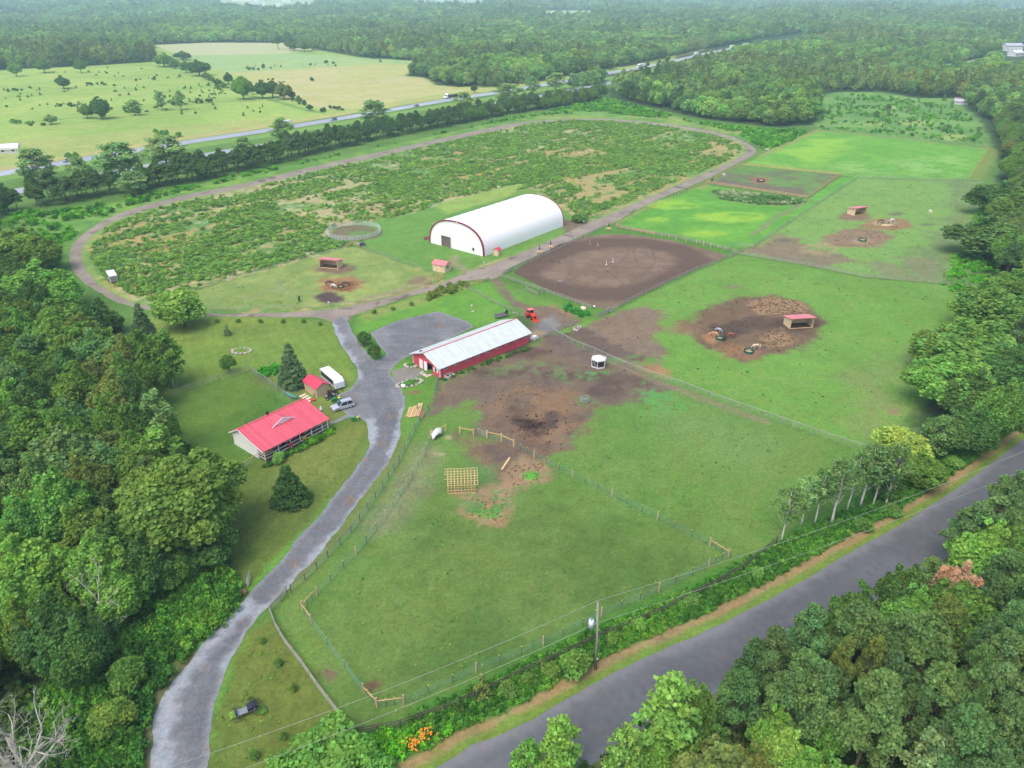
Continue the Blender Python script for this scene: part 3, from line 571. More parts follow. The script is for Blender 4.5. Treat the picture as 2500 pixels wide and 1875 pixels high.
def crown_mesh(name,L,leaf,per,asp=.55,up=.25,hue=.12,mats=None,inner=.2,needle=False,flat=1.):
    """L: lobes (x,y,z,r)"""
    Vs,Fs,Cs=[],[],[];b=0
    for (x,y,z,r) in L:
        n=max(6,int(per*r*r));d=rdir(n,up);d[:,2]=np.maximum(d[:,2],-.55)
        rad=r*(.7+.42*rng.random(n)**.8);k=rng.random(n)<inner;rad[k]*=.55
        P=np.array([x,y,z])+d*rad[:,None]*np.array([1,1,flat])
        Nr=d*(.3 if needle else .45)+rdir(n,.35)*.8;Nr/=np.linalg.norm(Nr,axis=1)[:,None]
        tone=rng.uniform(1-hue*1.6,1+hue*1.6);sh=tone*(rng.uniform(.78,1.22,n))
        v,f,c=leaves(P,Nr,leaf,asp,sh);ch=rng.uniform(-hue,hue)
        c=c*np.array([1+ch,1,1-ch*.6]);Vs.append(v);Fs.append(f+b);Cs.append(c);b+=len(v)
    V=np.vstack(Vs);return mesh_np(name,V,np.vstack(Fs),mats or [LEAF],False,np.vstack(Cs))
def lobes_round(h,w,base,n,rr=(.16,.27),pw=.75):
    L=[];zc=(h+base)/2;hz=(h-base)/2
    for i in range(n):
        d=rdir(1,.15)[0];q=rng.uniform(.45,1.)**.5;r=w*rng.uniform(*rr)
        z=zc+d[2]*(hz-r*.8)*q;t=max(0,(z-base)/(h-base));wf=(math.sin(math.pi*min(1,(t*.8+.2)))**pw)
        L.append((d[0]*(w/2-r*.7)*q*wf*1.15,d[1]*(w/2-r*.7)*q*wf*1.15,z,r))
    return L
def trunk_mb(h,r,lim,n=7,lean=(0,0),split=.3,m=0):
    mb=MB();pts=[(0,0,-.3)];k=7
    for i in range(1,k+1):
        t=i/k;pts.append((lean[0]*t*t*h+rng.normal()*.12*t,lean[1]*t*t*h+rng.normal()*.12*t,h*t))
    mb.tube(pts,[r*(1.25 if i==0 else 1)*(1-.85*i/k) for i in range(k+1)],n,m)
    for (x,y,z,q) in lim:
        t=max(.2,min(.9,(z-q*1.2)/h*.8));i=int(t*k);p=Vector(pts[i]);e=Vector((x,y,z));md=(p+e)/2+Vector((0,0,-.05*(e-p).length))
        mb.tube([p,md,e],[r*.42*(1-t*.6),r*.25*(1-t*.5),r*.08],5,m)
    return mb
V_={}
def reg(kind,crown,trunk,h,w): V_.setdefault(kind,[]).append((crown,trunk,h,w))
for i in range(6):
    L=lobes_round(rng.uniform(12,13),9.5*rng.uniform(.85,1.05),2.2,rng.integers(58,74),(.085,.17))
    L+=[(x*1.06+rng.normal()*.2,y*1.06+rng.normal()*.2,z+r*rng.uniform(.7,1.5),r*rng.uniform(.35,.55)) for x,y,z,r in L if z>5 and rng.random()<.8]
    L+=[(rng.normal()*.7,rng.normal()*.7,13+rng.random()*.8,.6) for _ in range(3)];mb=trunk_mb(10.5,.3,L[:14])
    reg('broadleaf',crown_mesh('broadleaf_crown',L,.42,190,hue=.11,flat=1.2,inner=.25),mb.mesh('trunk',BARK),14,9.5)
for i in range(2):   # big maple with leafy sprays standing up
    L=lobes_round(15,14,2.,70,(.09,.16));L+=[(x*1.05,y*1.05,z+r*.9,r*.5) for x,y,z,r in L if z>6]
    mb=trunk_mb(10,.42,L[:16]);reg('maple',crown_mesh('maple_crown',L,.46,170,up=.45,hue=.1),mb.mesh('trunk',BARK),15.3,14)
for i in range(5):
    L=[];h=15
    for j in range(46):
        t=rng.random()**.75;z=5.5+t*(h-6.5);ra=(1-t)**.55*3.6+.35;a=rng.uniform(0,6.28);q=rng.uniform(.5,1)
        L.append((ra*q*math.cos(a),ra*q*math.sin(a),z+q*.6,rng.uniform(.7,1.25)*(1.25-.45*t)))
    mb=trunk_mb(h-1,.24,L[:14]);reg('pine',crown_mesh('pine_crown',L,.44,190,asp=.38,up=.6,needle=True,hue=.1,flat=.8),mb.mesh('trunk',BARK),h,8.2)
for i in range(3):
    L=[];h=10
    for z in np.arange(.7,h-.4,.42):
        ra=(1-z/h)**.85*3.3+.15;n=max(3,int(ra*5))
        for k in range(n):
            a=6.28*k/n+rng.uniform(-.3,.3);q=rng.uniform(.6,1.05)
            L.append((ra*q*math.cos(a),ra*q*math.sin(a),z+rng.uniform(-.2,.2),.34+.3*(1-z/h)))
    mb=trunk_mb(h-.3,.2,[]);reg('spruce',crown_mesh('spruce_crown',L,.32,190,asp=.5,up=.1,hue=.1,needle=True,flat=.6),mb.mesh('trunk',BARK),h,6.8)
for i in range(4):
    L=[];h=13
    for j in range(74):
        t=rng.random();z=3.2+t*(h-3.8);ra=3.0*math.sin(math.pi*(.14+.78*t))**.7;a=rng.uniform(0,6.28);q=rng.uniform(.3,1)
        L.append((ra*q*math.cos(a),ra*q*math.sin(a),z,rng.uniform(.5,.95)))
    mb=trunk_mb(h-1,.21,L[:22]);reg('poplar',crown_mesh('poplar_crown',L,.36,105,asp=.6,up=.3,hue=.12,inner=.4),mb.mesh('trunk',BARKW),h,6.6)
for i in range(4):
    L=[];h=12
    for j in range(44):
        t=rng.random();z=5.6+t*(h-6.1);ra=2.5*math.sin(math.pi*(.12+.8*t))**.7;a=rng.uniform(0,6.28);q=rng.uniform(.3,1)
        L.append((ra*q*math.cos(a),ra*q*math.sin(a),z,rng.uniform(.45,.8)))
    mb=trunk_mb(h-1,.17,L[:18]);reg('birch',crown_mesh('birch_crown',L,.32,80,asp=.6,up=.3,hue=.12,inner=.4),mb.mesh('trunk',mat('white_bark',A(226,222,212),.85,.2,4)),h,5.4)
for i in range(4):
    L=lobes_round(2.2,2.6,.0,14,(.18,.3));reg('shrub',crown_mesh('shrub',L,.26,260,up=.35),None,2.3,2.7)
for i in range(3):
    L=[]
    for z in np.arange(.25,3.,.3):
        ra=(1-z/3.3)*.95;n=max(2,int(ra*7))
        for k in range(n):
            a=6.28*k/n+rng.uniform(-.4,.4);L.append((ra*math.cos(a),ra*math.sin(a),z,.28))
    L.append((0,0,3.,.2));reg('cedar',crown_mesh('cedar',L,.2,330,up=.5,needle=True),None,3.2,2.3)
for i in range(3):   # garden-size tree
    L=lobes_round(6,6,.9,34,(.14,.22));mb=trunk_mb(4,.17,L[:8]);reg('small',crown_mesh('small_crown',L,.36,190,up=.3),mb.mesh('trunk',BARK),6,6)
NM={'birch':'birch_tree','broadleaf':'broadleaf_tree','maple':'maple_tree','pine':'pine_tree','spruce':'spruce_tree','poplar':'poplar_tree','small':'small_tree','shrub':'shrub','cedar':'young_conifer'}
CT={'shrub':'shrub','cedar':'conifer'}
TG=2.3
TINT={'dk':(68,96,48),'md':(86,114,50),'br':(92,130,58),'yg':(108,138,64),'bg':(86,114,64),'ol':(94,108,56),'pl':(104,130,80),'yy':(118,142,66),'pn':(82,110,64),'pd':(74,98,58),'rs':(152,122,96),'sp':(84,106,72)}
def tint(k,j=.1):
    c=np.array(lin(TINT[k]))*TG*.8;c=c*(1+rng.uniform(-j,j))*np.array([1+rng.uniform(-j,j),1,1+rng.uniform(-j,j)]);return (float(c[0]),float(c[1]),float(c[2]),1.)
def plant(kind,x,y,h,w,tk,label,group=None,var=None,lean=None):
    vs=V_[kind];cr,tr,h0,w0=vs[(random.randrange(len(vs)) if var is None else var)%len(vs)]
    z=float(HZ(x,y)) if y>650 else 0.
    sc=(w/w0,w/w0*random.uniform(.92,1.08),h/h0);rz=random.uniform(0,6.28)
    if tr is None:
        o=mobj(NM[kind],cr,None,tint(tk));o.location=(x,y,z);o.scale=sc;o.rotation_euler=(0,0,rz);tag(o,label,CT[kind],group);return o
    e=thing(NM[kind],label,'tree',(x,y,z),rz,group);e.scale=sc
    if lean:e.rotation_euler=(lean[0],lean[1],rz)
    mobj('trunk',tr,e);mobj('crown',cr,e,tint(tk));return e
def top(kind,px,py,wpx,h,tk,label,group=None,**k):
    """tree whose tip is seen at pixel (px,py) on the ray at its height"""
    x,y,_=G(px,py,h*.97);w=wpx*depth(x,y,h*.6)/CF;return plant(kind,x,y,h,w,tk,label,group,**k)
TREES=[]  # footprints of hand-placed trees (x,y,r) so that fill keeps off
def T(kind,px,py,wpx,h,tk,label,group=None,**k):
    o=top(kind,px,py,wpx,h,tk,label,group,**k);TREES.append((o.location.x,o.location.y,wpx*depth(o.location.x,o.location.y,h*.6)/CF*.5));return o
gL='trees of the wood left of the lawn';gP='trees below the paved road';gR='oaks at the right edge of the meadow';gH='trees in the row along the highway'
# --- left wood, from the picture ---
T('maple',411,1140,300,15.5,'md','largest maple of the left wood, broad green crown beside the dog yard fence')
T('broadleaf',480,1265,170,9,'dk','dark low tree under the right side of the largest maple')
T('broadleaf',62,645,175,14,'br','bright green broadleaf tree overhanging the left bend of the racetrack')
T('broadleaf',122,664,115,12,'br','bright green tree right at the bend of the racetrack beside a brighter taller one')
T('broadleaf',19,567,120,12,'yg',"yellow-green tree at the picture's left edge above the bend of the track")
T('broadleaf',84,580,110,11,'md','mid green tree standing outside the left bend of the racetrack')
T('broadleaf',45,552,90,12,'md','tree of the left wood at its upper end near the highway trees',gL)
T('broadleaf',136,735,135,13,'md','tree of the left wood below the bend of the racetrack',gL)
T('spruce',236,730,80,9,'dk','dark conifer between the left wood and the lower track bend')
T('broadleaf',258,752,70,7,'dk','low dark tree beside the lower bend of the racetrack')
T('spruce',333,742,62,9.5,'sp','dark spruce touching the left side of the round yellow-green tree')
T('small',432,713,126,9.5,'yg','lone round yellow-green tree between the racetrack and the lawn')
T('broadleaf',185,800,140,13,'md','tree of the left wood beside the upper lawn',gL);T('broadleaf',332,812,110,13,'md','tree of the left wood beside the upper lawn',gL)
T('poplar',392,815,90,13,'md','slender tree at the edge of the upper lawn with pale foot')
T('spruce',350,824,55,12,'dk','pointed dark conifer among the trees left of the upper lawn')
LW=[]
for a in((111,792,150,13,'md'),(217,817,135,13,'bg'),(158,852,120,13,'dk'),(47,858,100,13,'md'),(164,896,130,14,'md'),(259,905,120,13,'ol'),(304,915,90,12,'dk'),(60,925,110,14,'dk'),(345,870,80,12,'md'),(290,860,90,13,'md')):
    LW.append(('broadleaf',*a))
T('broadleaf',12,931,110,13,'br','bright lime tree at the left picture edge level with the dog yard')
T('broadleaf',73,989,185,14,'md','wide green tree near the left edge with clumped crown above the bluish one')
for a in((133,1004,125,13,'md'),(253,966,105,14,'md'),(202,1033,85,11,'md'),(310,1052,80,11,'md'),(320,985,90,12,'dk'),(395,1000,60,10,'md')):
    LW.append(('broadleaf',*a))
T('poplar',364,960,85,13,'pl','pale thin-leaved tree at the wood edge beside the dog yard gate end')
T('poplar',373,1049,125,10,'yg','pale yellow-green feathery tree at the wood edge left of the white house')
T('broadleaf',142,1061,200,14,'bg','blue-green broad tree in the middle of the left wood')
T('broadleaf',253,1080,130,12,'bg','blue-green tree touching the broad one in the left wood')
T('broadleaf',120,1163,165,14,'br','bright green tree in front of the blue-green crown of the left wood')
T('broadleaf',20,1225,120,13,'br','bright tree at the left edge beside the yellow-green slanting crowns')
LW+=[('broadleaf',180,1225,150,11,'md'),('broadleaf',250,1190,110,10,'dk')]
T('broadleaf',41,1318,190,13,'yg','light green wide tree behind the bare trunk at the lower left')
T('broadleaf',215,1305,140,13,'yg','light yellow-green tree right behind the tall bare trunk')
LW+=[('broadleaf',330,1310,130,11,'dk')]
T('broadleaf',400,1345,110,7,'md','low green tree under the largest maple towards the drive',gL)
T('broadleaf',95,1477,170,12,'dk','dark green tree above the grey dead tree in the lower left corner')
T('broadleaf',165,1530,150,10,'dk','dark olive round tree between the two dead trees');T('broadleaf',20,1470,110,12,'md','green tree at the left edge above the dead corner tree')
T('broadleaf',231,1478,90,6,'bg','small blue-green tree at the foot of the tall bare trunk')
T('small',300,1620,90,4.5,'md','small round tree in the shrub bank left of the drive')
T('small',262,1735,110,3.5,'md','green small tree right of the dead corner tree')
LWF=LW
T('spruce',701,839,76,10.2,'sp','dark conical spruce standing alone beside the red roofed garden shed')
T('spruce',695,1138,100,7.4,'dk','lone bushy dark conifer on the front lawn below the porch')
T('small',552,868,36,4.5,'md','small tree at the corner of the dog yard fence')
T('cedar',552,794,20,2.8,'sp','tiny conifer alone on the upper lawn')
T('small',888,812,34,3.4,'dk','small dark tree beside the fork of the gravel drive, upper one');T('small',911,842,32,3.6,'dk','small dark tree in the fork of the gravel drive with bare stem')
T('shrub',676,1105,36,2.2,'yg','yellow-green bush at the left end of the porch')
T('shrub',1415,522,38,3.2,'md','round dark bush beside the far end of the white arch building')
# --- right edge ---
for a in((2430,535,200,13,'dk','great dark oak beside the far paddock fence'),(2455,445,150,13,'dk','dark oak at the right edge level with the white grazing horse'),(2495,470,110,13,'md','oak cut by the right picture edge above the great dark oak'),(2480,662,130,11,'md','green tree below the great dark oak at the right edge'),(2449,706,180,12,'md','pale green round oak at the right end of the board fence'),(2395,789,230,14,'md','widest bright-topped oak beside the big meadow'),(2338,871,180,12,'br','bright green oak leaning out over the big meadow'),(2305,800,130,11,'md','outermost oak crown on the left of the meadow edge group'),(2470,846,150,13,'dk','dark oak behind the group by the big meadow'),(2395,915,150,11,'dk','dark oak low in the group by the big meadow'),(2480,930,110,14,'md','tall tree with leaning grey trunk at the right edge of the road')):
    T('broadleaf',*a)
T('small',2211,1055,125,7,'yy','round yellow-leaved tree where the mesh fence meets the roadside trees')
T('poplar',2303,1023,90,9,'bg','blue-green young poplar right of the yellow tree')
for a in((2142,1087,100,12.5,'grey-green birch with white trunk, in the middle of the roadside group'),(2205,1087,90,12.5,'grey-green birch with white trunk beside the yellow-green round tree'),(2069,1125,105,12.5,'grey-green birch with white trunk, third from the left of the roadside group')):
    T('birch',*a[:4],'bg',a[4])
for a in((2020,1150,72,10.5,'slim birch between two others, third trunk of the roadside group'),(2105,1108,76,11.5,'slim birch with thin pale trunk near the middle of the roadside group'),(2172,1092,78,12,'slim birch just left of the yellow-green round tree')): T('birch',*a[:4],'bg',a[4])
T('birch',1936,1192,84,10.5,'bg','leftmost white-trunked poplar of the roadside group');T('birch',1983,1166,72,9.5,'pl','thin birch second from the left of the roadside group')
T('broadleaf',2265,1110,100,7,'md','dark bushy tree behind the roadside poplars');T('broadleaf',2330,1010,120,9,'dk','dark tree between the oaks and the roadside poplars');T('broadleaf',2400,1000,120,10,'dk','dark broad tree by the road beneath the oaks')
T('small',2170,1165,80,4.5,'dk','low dark tree under the leaning roadside poplars');

PB=[('pine',1990,1489,120,14,'pn'),('pine',1898,1546,105,12,'pd'),('pine',2116,1480,150,14,'pn'),('pine',2332,1467,110,12,'ol'),('pine',2284,1518,170,15,'pn'),('pine',2268,1568,130,13,'pn'),('pine',2009,1619,130,15,'pn'),('pine',2069,1568,80,13,'ol'),('pine',2313,1644,150,15,'pn'),('pine',2395,1641,110,15,'pn'),('pine',2458,1635,125,14,'pn'),('pine',2408,1584,100,13,'bg'),('pine',2465,1552,130,14,'pn'),('pine',2433,1518,100,13,'pd'),('pine',2490,1477,100,13,'pn'),('pine',2385,1736,150,15,'pn'),('pine',2485,1733,140,15,'pn'),('pine',1847,1571,90,11,'pd'),('pine',1816,1635,120,13,'pn'),('pine',1942,1641,130,14,'pn'),('pine',1885,1600,90,12,'pd'),('pine',2050,1640,100,12,'pd'),('pine',2496,1156,110,13,'pn'),('pine',2470,1190,110,12,'pn'),('pine',2458,1220,140,13,'pn'),('pine',2395,1240,130,12,'pn'),('pine',2290,1371,95,9,'bg'),('pine',2480,1359,130,13,'pn'),('pine',2440,1400,110,12,'pd'),('pine',2200,1600,110,12,'pd'),('pine',2220,1500,110,11,'pn'),('pine',2240,1700,120,13,'pd'),('pine',2120,1700,110,11,'pd'),('pine',2330,1780,130,12,'pd'),('pine',2440,1810,130,13,'pn')]
ORD='first second third fourth fifth sixth seventh eighth ninth tenth eleventh twelfth'.split()
def ranked(L,cuts,fmt,g):
    rows={}
    for a in L:
        b=sum(a[2]>c for c in cuts);rows.setdefault(b,[]).append(a)
    for b,r in rows.items():
        r.sort(key=lambda a:a[1])
        for i,a in enumerate(r): T(*a,fmt[b]%ORD[i],g)
ranked(PB,(1300,1475,1560,1625,1705),['pine at the right edge above the bright tree, %s from the left','pine at the far end below the road, %s from the left','pine in the foremost rank along the lower road edge, %s from the left','pine in the second rank back from the paved road, %s from the left','pine in the third rank back from the paved road, %s from the left','pine in the rank nearest the bottom picture edge, %s from the left'],gP)
ranked(LW,(860,930,1010,1150),['tree of the left wood below the track bend, %s from the left','left-wood tree level with the top of the dog yard, %s from the left','left-wood tree level with the middle of the dog yard, %s from the left','left-wood tree level with the white house, %s from the left','left-wood tree level with the lone lawn tree, %s from the left'],gL)
T('pine',2164,1657,185,16,'pn','largest blue-green pine below the road with its trunk showing')
T('pine',2148,1556,72,13,'rs' if 0 else 'ol','slender brownish-yellow conifer between the pines below the road')
T('broadleaf',2363,1378,120,12,'rs','rust-brown dead-leaved tree below the road')
T('broadleaf',2227,1394,125,11,'dk','dark green broadleaf tree overhanging the lower road edge');T('broadleaf',2243,1435,115,10,'br','bright green broadleaf tree beside the rust-brown one')
T('broadleaf',2104,1434,135,12,'dk','dark broadleaf tree leaning over the road above the pines')
T('broadleaf',2433,1277,150,12,'br','bright green broadleaf tree at the right end below the road');T('broadleaf',2490,1290,120,12,'md','green broadleaf tree at the right picture edge below the road')
T('poplar',2287,1793,115,11,'pl','pale yellow-green young tree low in front of the pines')
T('broadleaf',1974,1834,125,10,'br','light green broadleaf crown cut by the bottom picture edge')
T('poplar',1649,1679,195,13,'yg','light green airy poplar with pale branches below the middle of the road');T('broadleaf',1700,1672,120,11,'md','green tree right of the airy poplar below the road')
T('poplar',1371,1774,135,11,'yg','leftmost light green poplar at the bottom edge');T('poplar',1529,1787,120,12,'yg','light green poplar second from the left at the bottom edge')
T('poplar',1295,1822,100,9,'br','small bright green tree top at the bottom edge, furthest left')
T('broadleaf',1621,1820,110,9,'br','bright green bushy crown at the bottom edge below the airy poplar');T('broadleaf',1763,1790,130,11,'dk','dark green tree left of the pines at the bottom')
T('broadleaf',1700,1815,100,10,'md','green broadleaf tree at the bottom edge');T('broadleaf',1904,1730,110,10,'br','bright green tree among pines, left part');T('broadleaf',1936,1775,120,11,'yg','yellow-green broadleaf tree among the pines at the bottom')
T('broadleaf',2030,1730,100,9,'br','green undergrowth tree beneath the largest pine');T('broadleaf',2240,1590,80,10,'ol','olive green tree between two pines below the road')
T('broadleaf',1850,1830,110,9,'ol','olive tree at the bottom edge left of the light green crown');T('broadleaf',2400,1850,120,9,'ol','olive tree at the bottom right edge')
# --- bushes by the roadside ---
for a in((815,1765,120,4.2,'br'),(860,1810,110,3.6,'br'),(755,1800,110,4,'br'),(700,1850,110,3.6,'br'),(920,1850,90,2.8,'br'),(800,1850,130,3.4,'br')): T('shrub',*a,'bright green bush in the thicket at the corner of the board fences','bushes at the lower fence corner')
T('cedar',1176,1650,54,3.8,'ol','larger dark juniper beside the roadside board fence');T('cedar',1119,1700,36,3,'dk','smaller dark juniper beside the roadside board fence')
T('shrub',1406,1600,80,3.2,'md','green bush against the foot of the utility pole')
for a in((1345,1622,48,1.7,'md'),(1240,1672,50,1.8,'md'),(1560,1514,44,1.5,'br'),(1690,1450,50,1.6,'md'),(1290,1648,40,1.6,'md'),(1500,1549,44,1.4,'md'),(1850,1388,44,1.6,'br'),(2110,1270,50,1.7,'md'),(2180,1236,48,1.7,'md'),(2330,1118,50,1.8,'br'),(2400,1070,50,1.6,'br')): T('shrub',*a,'bright low bush in the roadside weeds','low bushes along the roadside fence')
T('cedar',1404,1585,16,1.6,'dk','tiny dark juniper left of the utility pole');
for p in((637,1555,18),(677,1610,22),(714,1672,20),(610,1700,18),(688,1790,20),(617,1835,26)): T('shrub',p[0],p[1],p[2],1.1,'md','small planted bush on the grass below the drive','small bushes on the lower lawn')
for p in((635,779),(690,779),(740,779),(780,785),(913,756),(959,748),(1004,737),(1046,726),(529,778),(580,778)): T('shrub',p[0],p[1],12,1.1,'md','small young bush in the line beside the racetrack','young bushes in a line beside the track')
# --- row along the highway ---
ROW=[(-60,560),(0,535),(63,512),(150,500),(230,485),(320,470),(400,458),(470,446),(530,434),(600,416),(680,400),(758,380),(820,364),(885,350),(950,338),(1010,326),(1075,313),(1140,299),(1201,287),(1260,277),(1330,266),(1400,256),(1450,248),(1490,238)]
RW=np.array(W2(ROW));seg=np.linalg.norm(np.diff(RW,axis=0),axis=1);cum=np.r_[0,np.cumsum(seg)]
def along(P,c,s): return np.array([np.interp(s,c,P[:,0]),np.interp(s,c,P[:,1])])
s_=0
while s_<cum[-1]:
    p=along(RW,cum,s_);n=along(RW,cum,s_+1)-p;n=np.array([-n[1],n[0]])
    for k,(dd,hh) in enumerate(((1.5,9.5),(5.5,10.5),(9.5,10))):
        q=p+n*(dd+rng.normal()*.9)+(rng.random(2)-.5)*2;far=s_/cum[-1]
        kd='pine' if rng.random()<(.8 if far<.8 else .3) else 'broadleaf'
        plant(kd,q[0],q[1],hh*rng.uniform(.75,1.15),rng.uniform(5.5,8),'pd' if kd=='pine' else ('dk' if far<.6 else 'md'),('dark pine' if kd=='pine' else 'dark bushy tree')+' in the row between racetrack and highway',gH+(', pines' if kd=='pine' else ', leafy'))
    s_+=rng.uniform(4.8,7)
for a in((73,364,110,15,'pl','feathery grey-green poplar highest at the left end of the highway row'),(275,350,110,15,'pl','pair-topped feathery poplar in the highway row below the wheel tracks'),(392,333,110,15,'pl','wide feathery poplar in the highway row with visible pale trunk'),(320,420,80,10,'pl','lower feathery poplar between two taller ones of the highway row'),(589,335,60,12,'pl','slim poplar in the highway row just before the blue truck cab'),(682,290,62,14,'pl','tall poplar in front of the blue truck cab'),(912,246,76,17,'pl','tallest light poplar at the middle of the highway row'),(1132,226,58,14,'pl','light poplar just before the white truck tractor'),(1242,204,72,15,'pl','twin light poplars left in the far group'),(1301,188,40,14,'pl','narrow light poplar in the far group'),(1358,178,56,15,'pl','light poplar with many stems in the far group'),(1402,180,44,13,'pl','smaller light poplar in the far group'),(1447,173,40,14,'pl','last light poplar before the far wood'),(185,385,60,13,'pl','thin topped poplar beside the pick-up on the highway')): T('poplar',*a)
# --- trees in the hayfields ---
for i,(a,b,w,h,k) in enumerate(((412,138,30,11,'md'),(425,146,26,9,'md'),(465,152,26,10,'md'),(500,176,22,7,'bg'),(515,186,20,6,'md'),(530,192,20,6,'dk'),(545,200,16,5,'md'),(612,205,22,8,'dk'),(712,222,20,6,'md'),(728,236,18,5,'md'),(755,255,16,4,'dk'),(705,95,26,13,'dk'),(760,98,26,13,'md'),(452,128,24,9,'dk'),(30,150,34,14,'br'),(100,145,40,13,'md'),(190,143,30,14,'md'))):
    T('broadleaf',a,b,w,h,k,'small tree in the hedgerow dividing the hayfields, %s along it from the upper left'%('number '+str(i+1)) if 0 else 'leafy tree in the ragged line that divides the hayfields','hedgerow trees between the hayfields')
FT=[('broadleaf',148,184,36,11,'dk','small-crowned oak standing in the left hayfield'),('broadleaf',236,237,44,14,'dk','dark round oak nearest the middle of the left hayfield'),('broadleaf',205,255,34,9,'md','paler tree touching the dark round oak in the hayfield'),('poplar',322,245,44,10,'pl','low wide pale tree in the hayfield left of two slim ones'),('poplar',387,223,30,13,'pl','slim pale tree in the hayfield, left of two'),('poplar',433,222,30,13,'pl','slim pale tree in the hayfield, right of two'),('maple',587,187,50,17,'br','bright green willow-like tree at the corner of the hayfields'),('broadleaf',555,178,24,10,'dk','small dark tree left behind the bright willow-like tree'),('broadleaf',480,146,52,15,'dk','big dark tree on the line between the hayfields'),('broadleaf',450,148,30,12,'bg','tree left of the big dark one between the hayfields'),('broadleaf',395,130,50,14,'bg','grey-green tree where the hayfield boundary meets the wood'),('broadleaf',440,124,40,10,'dk','dark low clump on the upper field boundary'),('broadleaf',635,195,36,14,'dk','left dark tree of the clump beside the bright willow-like one'),('broadleaf',660,193,40,14,'dk','middle dark tree of the clump beside the tan hayfield'),('broadleaf',688,200,44,13,'ol','right grey tree of the clump beside the tan hayfield'),('broadleaf',120,280,30,6,'pl','small pale spreading tree low in the left hayfield'),('pine',675,87,24,18,'dk','lone dark spire tree on the upper hayfield edge'),('pine',906,108,28,17,'bg','lone grey-green conifer on the upper right hayfield edge'),('broadleaf',715,95,34,15,'dk','tree standing out left of the wood tip'),('broadleaf',740,95,34,16,'bg','tree standing out right of the wood tip'),('cedar',928,141,8,5,'dk','small tree right of the lone grey-green conifer'),('broadleaf',1157,205,16,7,'dk','small dark conifer beside the highway before the far poplars')]
for a in FT: T(*a)
fb=[]
for e,n in((((300,264,170,20)),14),((430,245,60,10),12),((500,224,60,18),26),((540,215,40,16),16),((150,262,150,10),12),((330,190,120,6),8),((220,208,40,4),5),((50,222,60,5),7),((60,240,60,12),9),((540,270,120,16),10),((300,225,150,16),14),((250,175,150,12),10),((90,305,60,5),5),((650,165,60,3),6),((780,160,60,4),5)):
    for i in range(n):
        a=rng.uniform(0,6.28);q=rng.random()**.5;fb.append((e[0]+e[2]*q*math.cos(a),e[1]+e[3]*q*math.sin(a)))
for (a,b) in fb:
    x,y,_=G(a,b)
    if hwyd(np.array([x]),np.array([y]))[0]<14:continue
    if rng.random()<.6: plant('cedar',x,y,rng.uniform(1.2,2.8),rng.uniform(1.3,2.4),'dk','small dark juniper scattered in the hayfield grass','junipers scattered over the hayfields')
    else: plant('shrub',x,y,rng.uniform(1.,1.9),rng.uniform(1.6,3.2),'dk','low dark bush scattered in the hayfield grass','low bushes scattered over the hayfields')
for (a,b,w,h) in((40,302,30,3),(75,303,18,2.5),(220,208,30,2.5),(248,207,14,3),(38,222,34,2.5),(70,219,12,3),(332,198,12,3),(380,194,14,3),(435,189,12,3.4),(160,260,26,2.6),(182,262,16,2.4),(125,294,28,3),(235,282,40,3),(322,276,44,4),(385,266,18,4.4),(435,258,34,4),(486,252,20,3),(510,250,18,3),(790,272,20,2.5),(810,266,18,2.5),(835,268,26,2),(740,258,20,3.5),(720,246,20,3),(767,206-7,14,4),(800,156,20,4),(815,156,14,3),(753,160,10,4),(620,170,40,3),(650,166,20,4),(410,333,60,3.5),(180,388,30,3)):
    for q in range(max(1,int(w/7))):
        x,y,_=G(a+(rng.random()-.5)*w,b+rng.normal()*1.2);plant('shrub',x,y,h*rng.uniform(.6,1.2),rng.uniform(2,4),'dk' if b<300 else 'br','dark bush in a line of bushes along the faint boundaries of the hayfields','bushes in lines across the hayfields')
# shrubby clearing
for i in range(60):
    a,b=rng.uniform(2000,2400),rng.uniform(245,350);x,y,_=G(a,b)
    if sdf(np.array([x]),np.array([y]),FARMW)[0]>-3 or sdf(np.array([x]),np.array([y]),W2([(1813,403),(1996,315),(2401,349),(2366,438)]))[0]<3:continue
    kd='cedar' if rng.random()<.45 else 'shrub';plant(kd,x,y,rng.uniform(2,5) if kd=='cedar' else rng.uniform(1.2,2.6),rng.uniform(1.8,3.8),'bg' if kd=='cedar' else 'md',('young blue-green conifer' if kd=='cedar' else 'green bush')+' in the rough clearing behind the bright paddock',('conifers' if kd=='cedar' else 'bushes')+' in the rough clearing')
T('pine',2170,253,22,8,'bg','tallest young conifer of the rough clearing');T('cedar',2141,270,14,4,'dk','dark young conifer left of the tallest one')
# --- woods: individual trees nearest, the rest one mass ---
def forest_points():
    out=[]
    y=45.
    while y<4600:
        sp=6.6 if y<650 else 6.6+(y-650)*.0052
        n=int((y*.80+60)*2/sp);xs=(np.arange(n)-n/2)*sp+rng.uniform(0,sp)
        out.append(np.stack([xs+(rng.random(n)-.5)*sp*.7,y+(rng.random(n)-.5)*sp*.7,np.full(n,sp)],1));y+=sp*.9
    return np.vstack(out)
FP=forest_points();x,y=FP[:,0],FP[:,1]
k=~openmask(x,y,4.0);FP=FP[k];x,y=FP[:,0],FP[:,1]
k=np.ones(len(FP),bool)
for tx,ty,tr in TREES: k&=(x-tx)**2+(y-ty)**2>(tr*.62+1.2)**2
